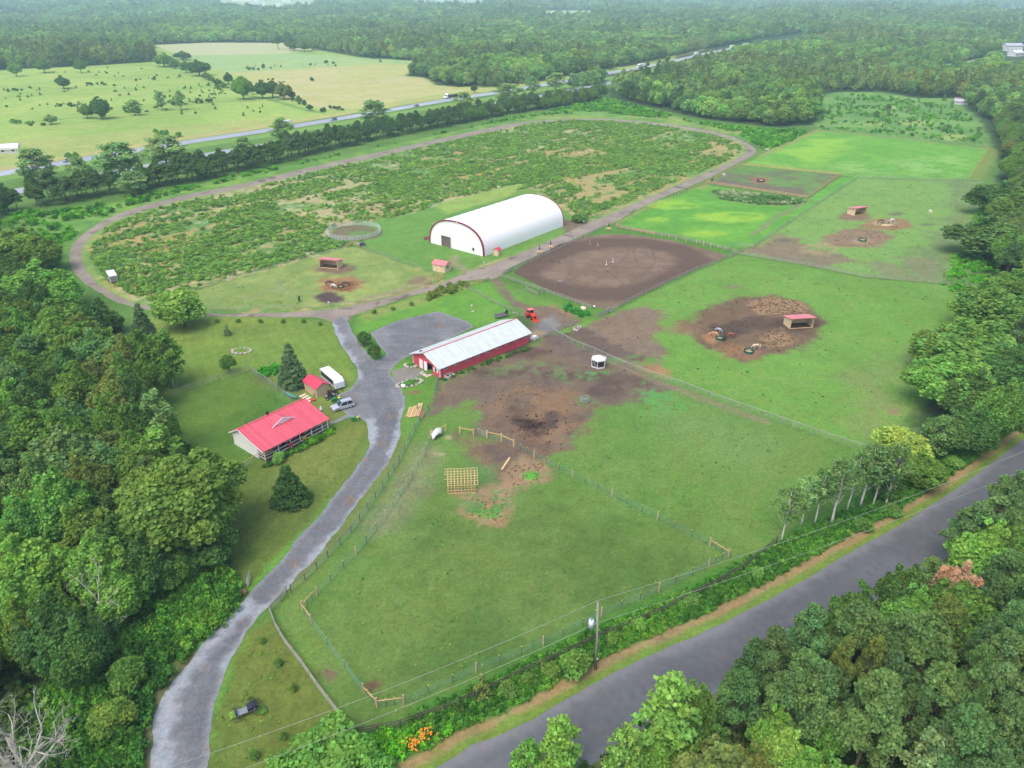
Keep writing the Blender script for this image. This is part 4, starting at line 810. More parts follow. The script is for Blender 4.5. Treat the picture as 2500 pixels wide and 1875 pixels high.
# keep the shrub bank by the drive and the dead trees free of tall fill
SB=W2([(250,1560),(330,1500),(420,1420),(480,1440),(420,1500),(340,1620),(300,1800),(200,1900),(60,1900),(60,1700),(200,1640)])
k&=~inpoly(x,y,SB);k&=~((y<66)&(x<-20)&(x>-62));dtx,dty,_=G(286,1557);k&=~((np.abs(x-dtx*y/dty)<4.5)&(y>dty-16)&(y<dty+3));k&=~inpoly(x,y,W2([(1100,2120),(1430,1905),(1750,1740),(1850,1690),(1700,1900),(1300,2300)]));FP=FP[k]
x,y,sp=FP.T;edge=np.abs(sdf(x,y,FARMW));tone=fbm(x,y,90,3,90);mix=fbm(x,y,160,2,95)
ispine=((mix>.05)&(y>250))|((x>30)&(y<170)&(rng.random(len(x))<.75));ispine^=rng.random(len(x))<.12
near=np.argsort(depth(x,y)+edge*1.2);vis=np.abs(x)<(depth(x,y)*.71+6)
nI={True:85,False:200};ind=np.zeros(len(x),bool)
for i in near:
    if not vis[i] or y[i]<40:continue
    kk=bool(ispine[i])
    if nI[kk]>0 and edge[i]<60: nI[kk]-=1;ind[i]=True
    if nI[True]<=0 and nI[False]<=0:break
TK=['dk','md','md','bg','ol','br']
for i in np.nonzero(ind)[0]:
    kk=bool(ispine[i]);w=rng.uniform(7,10.5)
    if x[i]>30 and y[i]<180: zone='below the paved road'
    elif x[i]<0 and y[i]<300: zone='on the left of the lawn'
    elif x[i]>0 and y[i]<420: zone='along the right edge of the paddocks'
    else: zone='beyond the far bend of the racetrack'
    if kk: plant('pine',x[i],y[i],rng.uniform(11,14.5),w*.85,'pn' if rng.random()<.6 else 'pd','pine in the wood '+zone,'pines in the wood '+zone)
    else: plant('broadleaf',x[i],y[i],rng.uniform(9.5,13.5),w,TK[min(5,int(rng.random()*6))],'broadleaf tree in the wood '+zone,'broadleaf trees in the wood '+zone)
kp=~ind&~((depth(x,y)<190)&vis);FP=FP[kp];ispine=ispine[kp]
# prototypes for scattering, kept out of the scene
def scatter(name,protos,P,idx,rot,scl,tints,label,kind='stuff',cat=None,matn=None):
    pc=bpy.data.collections.new(name+'_kinds')
    for i,m in enumerate(protos):
        o=bpy.data.objects.new('%s_kind_%02d'%(name,i),m);pc.objects.link(o)
    me=bpy.data.meshes.new(name);me.vertices.add(len(P));me.vertices.foreach_set('co',np.asarray(P,np.float32).ravel())
    def at(n,t,v,f='value'):
        a=me.attributes.new(n,t,'POINT');a.data.foreach_set(f,np.ascontiguousarray(v).ravel())
    at('idx','INT',idx.astype(np.int32));at('rot','FLOAT_VECTOR',rot.astype(np.float32),'vector');at('scl','FLOAT_VECTOR',scl.astype(np.float32),'vector')
    c=np.ones((len(P),4),np.float32);c[:,:3]=tints;at('tint','FLOAT_COLOR',c,'color')
    o=mobj(name,me);tag(o,label,cat,kind=kind)
    g=bpy.data.node_groups.new(name+'_scatter','GeometryNodeTree')
    g.interface.new_socket('Geometry',in_out='INPUT',socket_type='NodeSocketGeometry');g.interface.new_socket('Geometry',in_out='OUTPUT',socket_type='NodeSocketGeometry')
    gi=g.nodes.new('NodeGroupInput');go=g.nodes.new('NodeGroupOutput');ci=g.nodes.new('GeometryNodeCollectionInfo')
    ci.inputs['Collection'].default_value=pc;ci.inputs['Separate Children'].default_value=True;ci.inputs['Reset Children'].default_value=True
    ip=g.nodes.new('GeometryNodeInstanceOnPoints');ip.inputs['Pick Instance'].default_value=True
    def na(n,t):
        q=g.nodes.new('GeometryNodeInputNamedAttribute');q.data_type=t;q.inputs[0].default_value=n;return q.outputs['Attribute']
    L=g.links.new;L(gi.outputs[0],ip.inputs['Points']);L(ci.outputs[0],ip.inputs['Instance']);L(na('idx','INT'),ip.inputs['Instance Index'])
    e=g.nodes.new('FunctionNodeEulerToRotation');L(na('rot','FLOAT_VECTOR'),e.inputs[0]);L(e.outputs[0],ip.inputs['Rotation']);L(na('scl','FLOAT_VECTOR'),ip.inputs['Scale']);L(ip.outputs[0],go.inputs[0])
    md=o.modifiers.new('scatter','NODES');md.node_group=g;return o
fp=[]
for i in range(4):
    L=lobes_round(11,9,1.5,22,(.13,.26));fp.append(crown_mesh('far_crown',L,.95,32,up=.35,mats=[LEAFI],hue=.13))
for i in range(4):
    L=[]
    for j in range(17):
        t=rng.random()**.8;z=2.5+t*10.;ra=(1-t)**.7*3.1+.2;a=rng.uniform(0,6.28);L.append((ra*.8*math.cos(a),ra*.8*math.sin(a),z,rng.uniform(1.1,1.7)*(1.2-.55*t)))
    fp.append(crown_mesh('far_crown',L,.9,30,asp=.42,up=.5,mats=[LEAFI],hue=.1))
x,y,sp=FP.T;n=len(x);idx=np.where(ispine,4,0)+rng.integers(0,4,n)
sc=(sp/6.6)**.75*rng.uniform(.62,1.25,n)*(1+.3*fbm(x,y,70,2,97));scl=np.stack([sc*rng.uniform(.9,1.15,n),sc*rng.uniform(.9,1.15,n),sc*rng.uniform(.85,1.15,n)*np.where(sp>9,.8,1)],1)
tn=fbm(x,y,120,3,99)[:,None];tA=np.where(ispine[:,None],lin(TINT['pn']),lin(TINT['md']));tB=np.where(ispine[:,None],lin(TINT['ol']),lin(TINT['bg']))
tt=(tA*(.5-tn*.8)+tB*(.5+tn*.8))*(1+.5*fbm(x,y,45,2,101)[:,None])*TG*.9*rng.uniform(.7,1.3,n)[:,None]*np.stack([rng.uniform(.85,1.2,n),np.ones(n),rng.uniform(.85,1.15,n)],1)
P=np.stack([x,y,HZ(x,y)-.2],1);rot=np.zeros((n,3));rot[:,2]=rng.uniform(0,6.28,n)
print('forest instances',n,'objects',len(bpy.data.objects))
scatter('forest',fp,P,idx,rot,scl,tt,'mixed green forest stretching away to the hazy horizon',cat='forest')
# forest floor understorey near the viewer + shrub bank + roadside weeds + infield weeds
wp=[]
for i in range(5):
    L=[(rng.normal()*.35,rng.normal()*.35,.25+rng.random()*.35,.42) for _ in range(6)];wp.append(crown_mesh('weed_clump',L,.26,150,asp=.5,up=.5,mats=[LEAFI],hue=.15))
def clumps(name,poly,dens,smin,smax,cols,label,maskf=None,hz=(.7,1.3),cat='plants'):
    p=np.array(poly);x0,y0=p.min(0);x1,y1=p.max(0);n=int((x1-x0)*(y1-y0)*dens);x=rng.uniform(x0,x1,n);y=rng.uniform(y0,y1,n)
    k=inpoly(x,y,poly)
    if maskf is not None:k&=maskf(x,y)
    x,y=x[k],y[k];n=len(x);s=rng.uniform(smin,smax,n);scl=np.stack([s,s,s*rng.uniform(*hz,n)],1);rot=np.zeros((n,3));rot[:,2]=rng.uniform(0,6.28,n)
    t=(fbm(x,y,9,3,121)*.5+.5+rng.normal(size=n)*.18).clip(0,.999);ci=(t*len(cols)).astype(int);tt=np.array([lin(c) for c in cols])[ci]*1.25*rng.uniform(.8,1.25,n)[:,None]
    return x,y,scl,rot,tt
def clump_obj(name,label,parts,cat='plants'):
    x=np.concatenate([p[0] for p in parts]);y=np.concatenate([p[1] for p in parts]);n=len(x)
    print(name,n)
    scatter(name,wp,np.stack([x,y,np.zeros(n)],1),rng.integers(0,5,n),np.vstack([p[3] for p in parts]),np.vstack([p[2] for p in parts]),np.vstack([p[4] for p in parts]),label,cat=cat)
G1=[(62,112,44),(78,138,46),(94,160,48),(112,170,56),(70,120,58)]
def infm(x,y):
    d=-sdf(x,y,W2(INF));m=(sdf(x,y,W2(MOW))>1.5)&(sdf(x,y,W2(LP))>2)&(np.hypot(x+55.3,y-252)>11.5)&(d>3)
    for q in([(870,545),(960,530),(1100,495),(1060,560),(960,600),(860,598),(838,585)],[(1060,500),(1230,455),(1290,446),(1240,480),(1090,525)],[(940,560),(1060,690),(1190,650),(1430,545),(1380,500),(1100,480)]): m&=~inpoly(x,y,W2(q))
    v=fbm(x,y,14,3,131);uu=x*.656+y*.755;vv=-x*.755+y*.656;s2=fbm(uu/7,vv,4.5,3,19);return m&(v+rng.normal(size=len(x))*.16>-.24)&(s2+rng.normal(size=len(x))*.08<.29)
INFW=W2(INF)
clump_obj('infield_weeds','waist-high green weeds and saplings filling the oval infield',[
 clumps('',INFW,.8,.5,1.45,[(100,138,70),(110,152,72),(124,164,76),(110,148,84),(144,170,90)],'',infm,(.5,1.05)),
 clumps('',INFW,.035,.7,1.3,[(190,196,170),(176,186,150)],'',lambda x,y:infm(x,y)&(fbm(x,y,11,2,141)>.15),(.4,.6))],cat='weeds')
RV=list(map(tuple,np.vstack([offs(RDUW,2.4)[2:],offs(RDUW,7.)[2:][::-1]])))
clump_obj('roadside_weeds','tall bright green grass and weeds between the board fence and the road',[clumps('',RV,5.,.3,.62,[(70,120,50),(84,138,54),(100,156,58),(122,164,62)],'',None,(.9,1.9)),
 clumps('',W2([(905,1800),(960,1790),(1060,1790),(1120,1780),(1000,1850),(900,1875)]),2.,.5,1.,[(80,150,40),(96,168,44),(120,176,50)],'',None,(.8,1.4))],cat='weeds')
clump_obj('understorey','leafy understorey plants on the floor of the nearer woods',[clumps('',W2([(-300,1990),(-300,1300),(0,1100),(100,900),(390,1000),(470,1190),(540,1300),(500,1350),(330,1480),(200,1640),(60,1700),(60,1990)]),.45,1.2,2.6,[(58,84,44),(68,98,48),(80,112,50)],'',None,(.7,1.3)),
 clumps('',W2([(1434,1910),(1750,1740),(2268,1440),(2335,1400),(2650,1180),(2900,1300),(2700,1990),(1400,1990)]),.45,1.2,2.6,[(58,84,44),(68,98,48),(90,104,56)],'',None,(.7,1.3))],cat='undergrowth')
clump_obj('undergrowth','dense bright undergrowth on the bank between the left wood and the gravel drive',[clumps('',W2([(60,1990),(60,1700),(200,1640),(250,1540),(330,1480),(420,1400),(500,1330),(556,1400),(596,1450),(585,1482),(500,1562),(430,1632),(385,1700),(352,1760),(340,1990)]),2.,.7,1.5,[(62,106,48),(74,122,50),(90,142,54),(108,154,58)],'',None,(.8,1.5))],cat='undergrowth')
clump_obj('verge_weeds','weeds and low brush on the banks outside the racetrack',[
 clumps('',W2([(0,560),(0,520),(130,520),(300,490),(600,425),(900,365),(1200,300),(1485,240),(1485,272),(1300,284),(1075,326),(760,395),(475,462),(290,512),(190,560),(150,640),(165,700),(130,640),(60,540)]),.22,.8,1.8,G1,'',lambda x,y:fbm(x,y,12,2,151)>-.2),
 clumps('',W2([(1485,240),(1560,262),(1700,300),(1900,320),(1996,318),(1870,372),(1800,325),(1700,300),(1485,276)]),.3,.8,2.,G1,'',lambda x,y:fbm(x,y,12,2,151)>-.25),
 clumps('',W2([(1741,468),(1800,470),(1900,482),(1965,494),(1930,502),(1850,500),(1760,486)]),.9,.7,1.4,[(84,126,66),(104,142,84),(160,170,140)],''),
 clumps('',W2([(1996,316),(1990,300),(2050,228),(2240,244),(2350,266),(2400,330),(2405,352)]),.05,.8,1.7,G1,'',lambda x,y:fbm(x,y,12,2,151)>-.1),
 clumps('',W2([(1050,735),(1120,712),(1140,700),(1140,690),(1080,706),(1040,722)]),.9,.7,1.3,[(110,130,60),(130,140,70)],''),
 clumps('',W2([(1295,846),(1072,928),(1074,934),(1297,852)]),1.6,.3,.6,[(70,110,50)],''),
 clumps('',W2([(640,1142),(665,1138),(800,1068),(822,1050),(816,1042),(790,1058),(665,1128)]),2.4,.5,1.0,[(52,92,42),(66,112,44),(96,150,44)],''),
 clumps('',W2([(1385,745),(1440,768),(1420,775),(1375,757)]),1.5,.5,1.1,[(60,140,60)],''),
 clumps('',W2([(630,905),(670,895),(690,905),(650,925)]),1.,.7,1.2,[(70,150,50)],''),
 clumps('',W2([(2290,700),(2400,500),(2440,480),(2440,720),(2340,720)]),.3,.7,1.3,[(110,176,44),(90,160,44)],''),
 ],cat='weeds')
BMW=W2(BM);LPW=W2(LP);B4W=W2(BP4)
clump_obj('droppings','dark tufts and droppings dotted over the grazed paddocks',[clumps('',q,dn,.16,.34,[(84,94,56),(92,92,62),(74,76,52)],'',lambda x,y:fbm(x,y,25,2,171)>-.25,(.3,.6)) for q,dn in((BMW,.035),(LPW,.05),(B4W,.03))],cat='tufts')
HL_=[([(1832,745),(1870,726),(1930,728),(1965,745),(1975,765),(1900,772),(1850,765)],2.6),([(1840,825),(1870,808),(1910,803),(1940,820),(1950,845),(1890,858),(1850,845)],2.),([(1700,800),(1760,790),(1800,840),(1850,850),(1820,872),(1740,850)],.7),([(2140,540),(2190,540),(2190,556),(2140,556)],1.5),([(2085,576),(2130,578),(2125,595),(2085,596)],.7),([(800,690),(870,688),(870,708),(800,712)],1.),([(1240,1140),(1330,1125),(1325,1175),(1240,1190)],1.2),([(1170,1210),(1260,1200),(1220,1275),(1150,1260)],1.2)]
clump_obj('straw_litter','trampled straw and hay littered over the feeding grounds',[clumps('',W2(q),dn*1.6,.1,.27,[(158,132,98),(142,116,86),(120,96,76),(170,146,112)],'',None,(.35,.8)) for q,dn in HL_],cat='straw')
clump_obj('grass_tufts','longer grass tufts dotted through the pastures and lawns',[clumps('',q,dn,.12,.3,[(100,140,60),(110,150,66),(120,158,74),(96,132,58),(134,146,90)],'',lambda x,y:(fbm(x,y,11,3,191)>-.15)&~inpoly(x,y,W2([(1660,790),(1800,715),(1985,735),(2020,790),(1930,878),(1820,890),(1720,860)]))&~inpoly(x,y,W2([(1352,810),(1500,760),(1640,750),(1640,920),(1560,925)]))&~inpoly(x,y,W2([(1050,1060),(1340,1080),(1340,1190),(1270,1210),(1210,1285),(1110,1270),(1100,1180)])),(.3,.8)) for q,dn in ((W2([(780,1660),(900,1330),(1100,1240),(1330,1110),(1450,1000),(1700,985),(2120,1110),(1820,1380),(1300,1620),(1029,1750),(870,1790)]),.2),(BMW,.08),(W2([(606,1552),(660,1510),(860,1790),(760,1890),(520,1880),(530,1755)]),.5),(W2([(620,1440),(830,1190),(890,1060),(650,1200),(560,1300)]),.3),(B4W,.12))],cat='grass')
clump_obj('mud_clods','dark churned mud clods in the middle of the yard',[clumps('',W2(q),dn,.1,.3,[(58,46,42),(80,62,54),(110,86,70)],'',lambda x,y:fbm(x,y,6,2,181)>-.15,(.3,.7)) for q,dn in ((ell(1305,1042,60,34),.9),([(1150,990),(1300,930),(1420,950),(1430,1060),(1400,1100),(1250,1080)],.15),([(1065,935),(1290,850),(1345,820),(1550,910),(1400,960),(1200,960)],.1),([(1670,790),(1800,725),(1975,742),(2010,790),(1930,870),(1820,880),(1730,855)],.25),(ell(832,700,45,16),.7),(ell(2100,582,70,20),.5))],cat='mud')
# orange day lilies by the road
lil=MB()
for i in range(90):
    a=rng.uniform(0,1);px_,py_=1000+a*50+rng.normal()*9,1838-a*45+rng.normal()*6;x_,y_,_=G(px_,py_);lil.ball((x_,y_,rng.uniform(.7,1.05)),.14,m=0,n=5,k=3)
tag(lil.part('orange_lilies',mat('lily',A(225,150,40),.6,.1)),'patch of orange lilies in the weeds by the road','flowers',kind='stuff')
# --- dead trees ---
def branch(mb,p,d,L,r,dep,gn=0):
    pts=[p];q=Vector(p);dd=Vector(d)
    for i in range(4):
        dd=(dd+Vector(rng.normal(size=3)*.16)+Vector((0,0,.03))).normalized();q=q+dd*L/4;pts.append(q.copy())
    mb.tube(pts,[r,r*.88,r*.75,r*.6,r*.45],6 if dep>2 else 4,0)
    if dep==0:return
    for i in range(3 if dep>1 else 4):
        k=rng.integers(1,5);nd=(dd+Vector(rng.normal(size=3)*.75)).normalized();nd.z=max(nd.z,-.15);branch(mb,pts[k],nd,L*rng.uniform(.5,.8),r*.5,dep-1)
def dead(px,py,h,label,seeds,spread):
    x,y,_=G(px,py);e=thing('dead_tree',label,'tree',(x,y,0));t=MB();hh=h*seeds
    t.tube([(0,0,-.3),(-.1,0,hh*.5),(-.25,.1,hh)],[.34,.27,.22],9);t.part('trunk',BARKD,e)
    b=MB()
    for i in range(spread):
        a=6.28*i/spread+rng.uniform(-.3,.3);branch(b,Vector((-.25,.1,hh*(.8+.2*rng.random()))),Vector((math.cos(a)*.9,math.sin(a)*.9,1.0 if i%2 else .6)),h*.36,.16,4 if spread>4 else 3)
    b.part('branches',BARKD,e);return e
x,y,_=G(286,1557);e=thing('dead_tree','tall slim dead tree with pale forked trunk left of the drive','tree',(x,y,0));t=MB()
t.tube([(0,0,-.3),(-.15,.0,2.5),(-.5,0,5),(-.9,.1,6.4)],[.3,.24,.2,.17],9);t.part('trunk',BARKD,e);b=MB()
for p0,dr,L_ in(((-.9,.1,6.3),(-.45,0,1),5.5),((-.8,.1,6.),(.12,.2,1),6.),((-.5,0,5.2),(.5,.1,1),6.5),((-.4,0,4.8),(-1,.2,.35),3.2),((-.2,0,3.4),(1,0,.25),2.6),((-.6,0,5.6),(.9,-.3,.6),3.)):
    q=Vector(p0);d_=Vector(dr).normalized();pts=[q.copy()]
    for i in range(5): d_=(d_+Vector(rng.normal(size=3)*.09)).normalized();q=q+d_*L_/5;pts.append(q.copy())
    b.tube(pts,[.11,.09,.07,.055,.04,.02],6)
    for i in(2,3,4): branch(b,pts[i],(d_+Vector(rng.normal(size=3)*.5)).normalized(),L_*.28,.03,1)
b.part('branches',BARKD,e)
x,y,_=G(92,1945);e=thing('dead_tree','spreading grey dead tree without leaves in the lower left corner','tree',(x,y,0));t=MB();t.tube([(0,0,-.3),(-.1,0,2.2),(-.2,.1,4.)],[.5,.42,.36],9);t.part('trunk',BARKD,e);b=MB()
for i in range(11):
    a=6.28*i/11+rng.uniform(-.3,.3);branch(b,Vector((-.2,.1,3.+rng.random())),Vector((math.cos(a),math.sin(a)*.9,1.15 if i%2 else .75)).normalized(),4.6,.2,4)
b.part('branches',BARKD,e)
def leaning(px,py,h,lx,ly,label):
    x,y,_=G(px,py);e=thing('bare_tree_trunk',label,'tree',(x,y,0));b=MB();b.tube([(0,0,-.3),(lx*.5,ly*.5,h*.5),(lx,ly,h)],[.28,.2,.1],8)
    for i in range(5): branch(b,Vector((lx*(.6+.08*i),ly*(.6+.08*i),h*(.6+.08*i))),Vector((rng.normal(),rng.normal(),.7)),1.8,.07,1)
    b.part('trunk',BARKW,e)
leaning(2464,1054,9,3.5,1,'thick grey leaning trunk beside the road near the right edge')
# ---------------- materials of built things ----------------
mRedSide=mat('red_siding',A(228,84,98),.6,.12,1.2,stripe=('xy',.32,.3));mWhite=mat('white_paint',A(250,250,250),.5,.03,2)
mRedRoof=mat('red_metal_roof',A(228,96,112),.42,.09,.7,stripe=('x',.4,.4));mRedRoof2=mat('red_shed_roof',A(232,70,98),.4,.04,.6,stripe=('y',.4,.15));mPink=mat('faded_red_roof',A(232,134,138),.45,.05,.8,stripe=('y',.45,.15))
mGalv=mat('galvanised_roof',A(212,220,216),.45,.13,.8,stripe=('x',.45,.2));mFab=mat('white_fabric',A(255,255,255),.6,.01,.4)
mMar=mat('maroon_trim',A(150,48,66),.5,.05);mWood=mat('new_wood',A(236,208,168),.75,.12,2,stripe=('xy',.26,.28));mWoodP=mat('plain_new_wood',A(228,192,140),.75,.12,3)
mBoard=mat('old_board',A(206,178,144),.8,.2,2,stripe=('xy',.22,.35));mGrayW=mat('weathered_wood',A(156,152,140),.85,.2,3);mDarkW=mat('dark_wood',A(96,88,78),.85,.2,3);mTan=mat('tan_rail',A(214,170,120),.8,.15,3)
mDark=mat('dark_interior',A(38,36,38),.9,.1);mGlass=mat('dark_glass',A(46,52,60),.12,.05);mBlack=mat('black_plastic',A(34,34,38),.5,.1);mTyre=mat('tyre_rubber',A(36,36,38),.9,.1)
mSil=mat('silver_paint',A(206,210,218),.28,.03,metal=.3);mGrey=mat('grey_metal',A(150,156,162),.45,.08,metal=.3);mPipe=mat('pale_pipe',A(168,168,160),.5,.08);mOr=mat('orange_paint',A(236,62,40),.4,.05);mOrL=mat('pale_orange_roof',A(244,128,112),.45,.05)
mGr=mat('green_paint',A(36,130,60),.4,.05);mYe=mat('yellow_paint',A(236,214,50),.45,.05);mDG=mat('dark_green_plastic',A(24,96,84),.5,.08);mConc=mat('pale_concrete',A(206,190,178),.85,.1,3);mStone=mat('field_stone',A(186,180,168),.9,.25,2)
mWire=mat('fence_wire',A(150,160,156),.6,.05);mGWire=mat('green_wire',A(120,170,140),.6,.05);mHay=mat('hay',A(196,176,130),.95,.3,4);mTarp=mat('white_tarp',A(226,224,222),.6,.05);mBlue=mat('blue_cloth',A(40,80,150),.7,.1);mRedC=mat('red_cloth',A(214,40,70),.7,.1);mDeck=mat('porch_deck',A(120,92,88),.8,.12,2,stripe=('x',.2,.2));mMul=mat('rainbow_cloth',A(220,190,80),.7,.1,stripe=('x',.3,.6))
mLight=mat('white_metal',A(236,238,240),.4,.03);mPole=mat('pole_wood',A(158,150,142),.9,.2,2);mWht=mat('white_plastic',A(244,244,246),.4,.02);mLil=mat('lilac_board',A(206,186,212),.6,.05);mTur=mat('turquoise_plastic',A(70,180,180),.5,.05)
def at(px,py,z=0): x,y,_=G(px,py);return (x,y,z)
def angp(a,b): p=G(*a);q=G(*b);return math.atan2(q[1]-p[1],q[0]-p[0])
def wheel(e,x,y,r,w,name='wheel',axis='y',rim=None,z=None):
    z=r if z is None else z
    M=Matrix.Translation((x,y,z))
    mb=MB();a,b=((0,-w/2,0),(0,w/2,0)) if axis=='y' else ((-w/2,0,0),(w/2,0,0))
    mb.tube([M@Vector(a),M@Vector(b)],[r,r],14,0);o=mb.part(name,mTyre,e)
    rm=MB();s=1.04;rm.tube([M@(Vector(a)*s),M@(Vector(b)*s)],[r*.58]*2,10,0);rm.part('rim',rim or mSil,o);return o
# ---------------- red barn ----------------
ux=R(43);e=thing('barn','long red horse barn with pale metal roof and red ridge line','barn',(-15.6,141.9,0),ux)
# local x along the barn (27.4 m), local y across (to the back) 9.6
L_,Wd,EH,RH=27.4,9.8,2.75,4.6
m=MB();y0,y1=.5,Wd+.5;ym=(y0+y1)/2
m.add([(0.3,y0,0),(L_,y0,0),(L_,y0,EH),(0.3,y0,EH)],[(0,1,2,3)]);m.add([(0.3,y1,0),(L_,y1,0),(L_,y1,EH),(0.3,y1,EH)],[(3,2,1,0)])
m.add([(L_,y0,0),(L_,y1,0),(L_,y1,EH),(L_,ym,RH-.1),(L_,y0,EH)],[(0,1,2,3,4)])
# front gable with a barn door opening between y=3.3 and 5.2
d0,d1,dh=3.1,5.0,2.35;X=.3
m.add([(X,y0,0),(X,d0,0),(X,d0,dh),(X,d1,dh),(X,d1,0),(X,y1,0),(X,y1,EH),(X,ym,RH-.1),(X,y0,EH)],[(8,2,1,0),(8,7,3,2),(7,6,3),(6,5,4,3)])
m.part('wall',mRedSide,e)
r=MB();t=.12
for sg,ya in((0,y0-.55),(1,y1+.55)):
    za=EH-.12
    r.add([(-.45,ya,za),(L_+.5,ya,za),(L_+.5,ym,RH+.1),(-.45,ym,RH+.1),(-.45,ya,za-t),(L_+.5,ya,za-t),(L_+.5,ym,RH+.1-t),(-.45,ym,RH+.1-t)],[(0,1,2,3),(7,6,5,4),(0,4,5,1),(1,5,6,2),(3,2,6,7),(0,3,7,4)])
ro=r.part('roof',mGalv,e);MB().box(-.47,L_+.52,ym-.13,ym+.13,RH+.105,RH+.17).part('ridge_cap',mRedRoof,ro)
MB().box(.9,1.5,y1-2.2,y1-1.7,EH+.75,EH+.95).part('roof_vent',mBlack,ro)
k=MB();k.box(X+2.2,X+2.25,y0+.2,y1-.2,.02,EH-.3);k.part('barn_dark_sheet',mDark,e)  # sheet added behind the door opening, its dark colour standing for indoor shade
MB().box(X-.1,X-.03,d1,d1+1.1,.05,2.3).part('sliding_door',mWhite,e)
dd=MB().box(X-.06,X+.02,d1+1.7,d1+2.9,.1,2.25).part('door',mWhite,e);MB().box(X-.1,X-.065,d1+1.78,d1+1.84,1.,1.15).part('handle',mBlack,dd)
fr=MB();fr.box(X-.05,X+.0,d0-.12,d0,0,dh+.12).box(X-.05,X+.0,d0,d1,dh,dh+.12);fr.part('door_frame',mRedRoof,e)
for xx in [2.0+3.05*i for i in range(9)]:
    w=MB().box(xx-.55,xx+.55,y0-.05,y0-.003,1.75,2.35).part('window',mWhite,e);p=MB();p.box(xx-.47,xx-.05,y0-.065,y0-.052,1.83,2.27).box(xx+.05,xx+.47,y0-.065,y0-.052,1.83,2.27);p.part('pane',mGlass,w)
w=MB().box(X-.06,X-.003,y0+1.0,y0+1.8,1.1,2.05).part('window',mWhite,e);MB().box(X-.075,X-.062,y0+1.08,y0+1.72,1.18,1.97).part('pane',mGlass,w)
for a in(.6,1.82): MB().box(X-.06,X-.003,y0+a,y0+a+.38,1.05,2.1).part('shutter',mWhite,e)
c=MB();c.box(X-.05,X+.12,y0-.05,y0+.1,0,EH).box(X-.05,X+.12,y1-.1,y1+.05,0,EH);c.part('corner_trim',mWhite,e)
MB().ball((X-.1,ym-.6,EH+.75),.3,(.3,1,1)).part('lamp',mWhite,e)
ramp=MB().box(-1.6,X,d0-.2,d1+.2,.02,.09).part('door_apron',mConc,e)
# ---------------- arch building ----------------
e=thing('arch_building','white fabric arch riding hall with maroon front rim','hall',(-8.9,225.8,0),R(51.5))
WA,LA,HA=24.,44.,9.4;NA=28
def arch(t,s=1.,zo=0): # local y across 0..WA
    a=math.pi*t;c,q=math.cos(a),math.sin(a);yy=WA/2-WA/2*np.sign(c)*abs(c)**.9*s;zz=HA*(q**.72)*s+zo
    return yy,max(zz,0)
prof=[arch(i/NA) for i in range(NA+1)];s=MB();vs=[];fs=[];nx=24
for j in range(nx+1):
    xx=LA*j/nx;sag=1-.012*(0 if j%2==0 else 1)
    for (yy,zz) in prof: vs.append((xx,WA/2+(yy-WA/2)*sag,zz*sag))
for j in range(nx):
    for i in range(NA): fs.append((j*(NA+1)+i,j*(NA+1)+i+1,(j+1)*(NA+1)+i+1,(j+1)*(NA+1)+i))
s.add(vs,fs,0,None,True);s.part('fabric_cover',mFab,e)
f=MB();dy0,dy1,dz=14.6,18.6,3.6
out=[(.05,yy,zz) for yy,zz in prof]
fan=[];base=[(.05,dy0,0),(.05,dy0,dz),(.05,dy1,dz),(.05,dy1,0)]
iL=[p for p in out if p[1]<=dy0];iM=[p for p in out if dy0<p[1]<dy1];iR=[p for p in out if p[1]>=dy1]
P_=iL+[(.05,dy0,dz),(.05,dy0,0)];f.add(P_,[tuple(range(len(P_)))]);P_=[(.05,dy0,dz),iL[-1]]+iM+[iR[0],(.05,dy1,dz)];f.add(P_,[tuple(range(len(P_)))]);P_=[(.05,dy1,0),(.05,dy1,dz)]+iR;f.add(P_,[tuple(range(len(P_)))])
f.part('front_wall',mFab,e)
b=MB();P_=[(LA-.05,yy,zz) for yy,zz in prof];b.add(P_,[tuple(range(len(P_)))]);b.part('back_wall',mFab,e)
for xx,nm in((-.06,'front_rim'),(LA+.02,'back_rim')):
    t=MB();vs=[];fs=[]
    for i,(yy,zz) in enumerate(prof):
        for q in(1.004,.968):
            for xo in(0,.5): vs.append((xx-.12+xo,WA/2+(yy-WA/2)*q,zz*q))
    for i in range(NA):
        a=i*4;bb=a+4;fs+=[(a,bb,bb+1,a+1),(a+2,a+3,bb+3,bb+2),(a,a+2,bb+2,bb),(a+1,bb+1,bb+3,a+3)]
    t.add(vs,fs);t.part(nm,mMar,e)
f=MB();f.box(-.02,.03,dy0,dy1,dz,dz+1.5);f.part('door_panel',mWhite,e)
k=MB();k.box(.4,.45,dy0-2,dy1+2,.05,dz);k.part('doorway_dark',mat('hall_dim_sheet',A(120,104,98),.9,.3,1),e)  # sheet just inside the opening; the hall's dimness is put into its colour
MB().box(-.1,.02,dy0-.3,dy0,0,dz).part('door_post',mGrey,e)
w=MB().box(-.06,.0,4.,4.9,1.,2.2).part('window',mWhite,e);MB().box(-.09,-.062,4.08,4.82,1.1,2.1).part('pane',mGlass,w)
MB().box(-.09,-.02,5.2,6.1,.05,2.1).part('side_door',mWhite,e)
MB().box(-.3,-.18,10.9,11.5,HA-.35,HA-.1).part('badge',mWhite,e)
for i in range(12):
    pass
# ---------------- house ----------------
e=thing('house','white bungalow with red metal roof and a front porch','house',(-45.9,111.2,0),R(51))
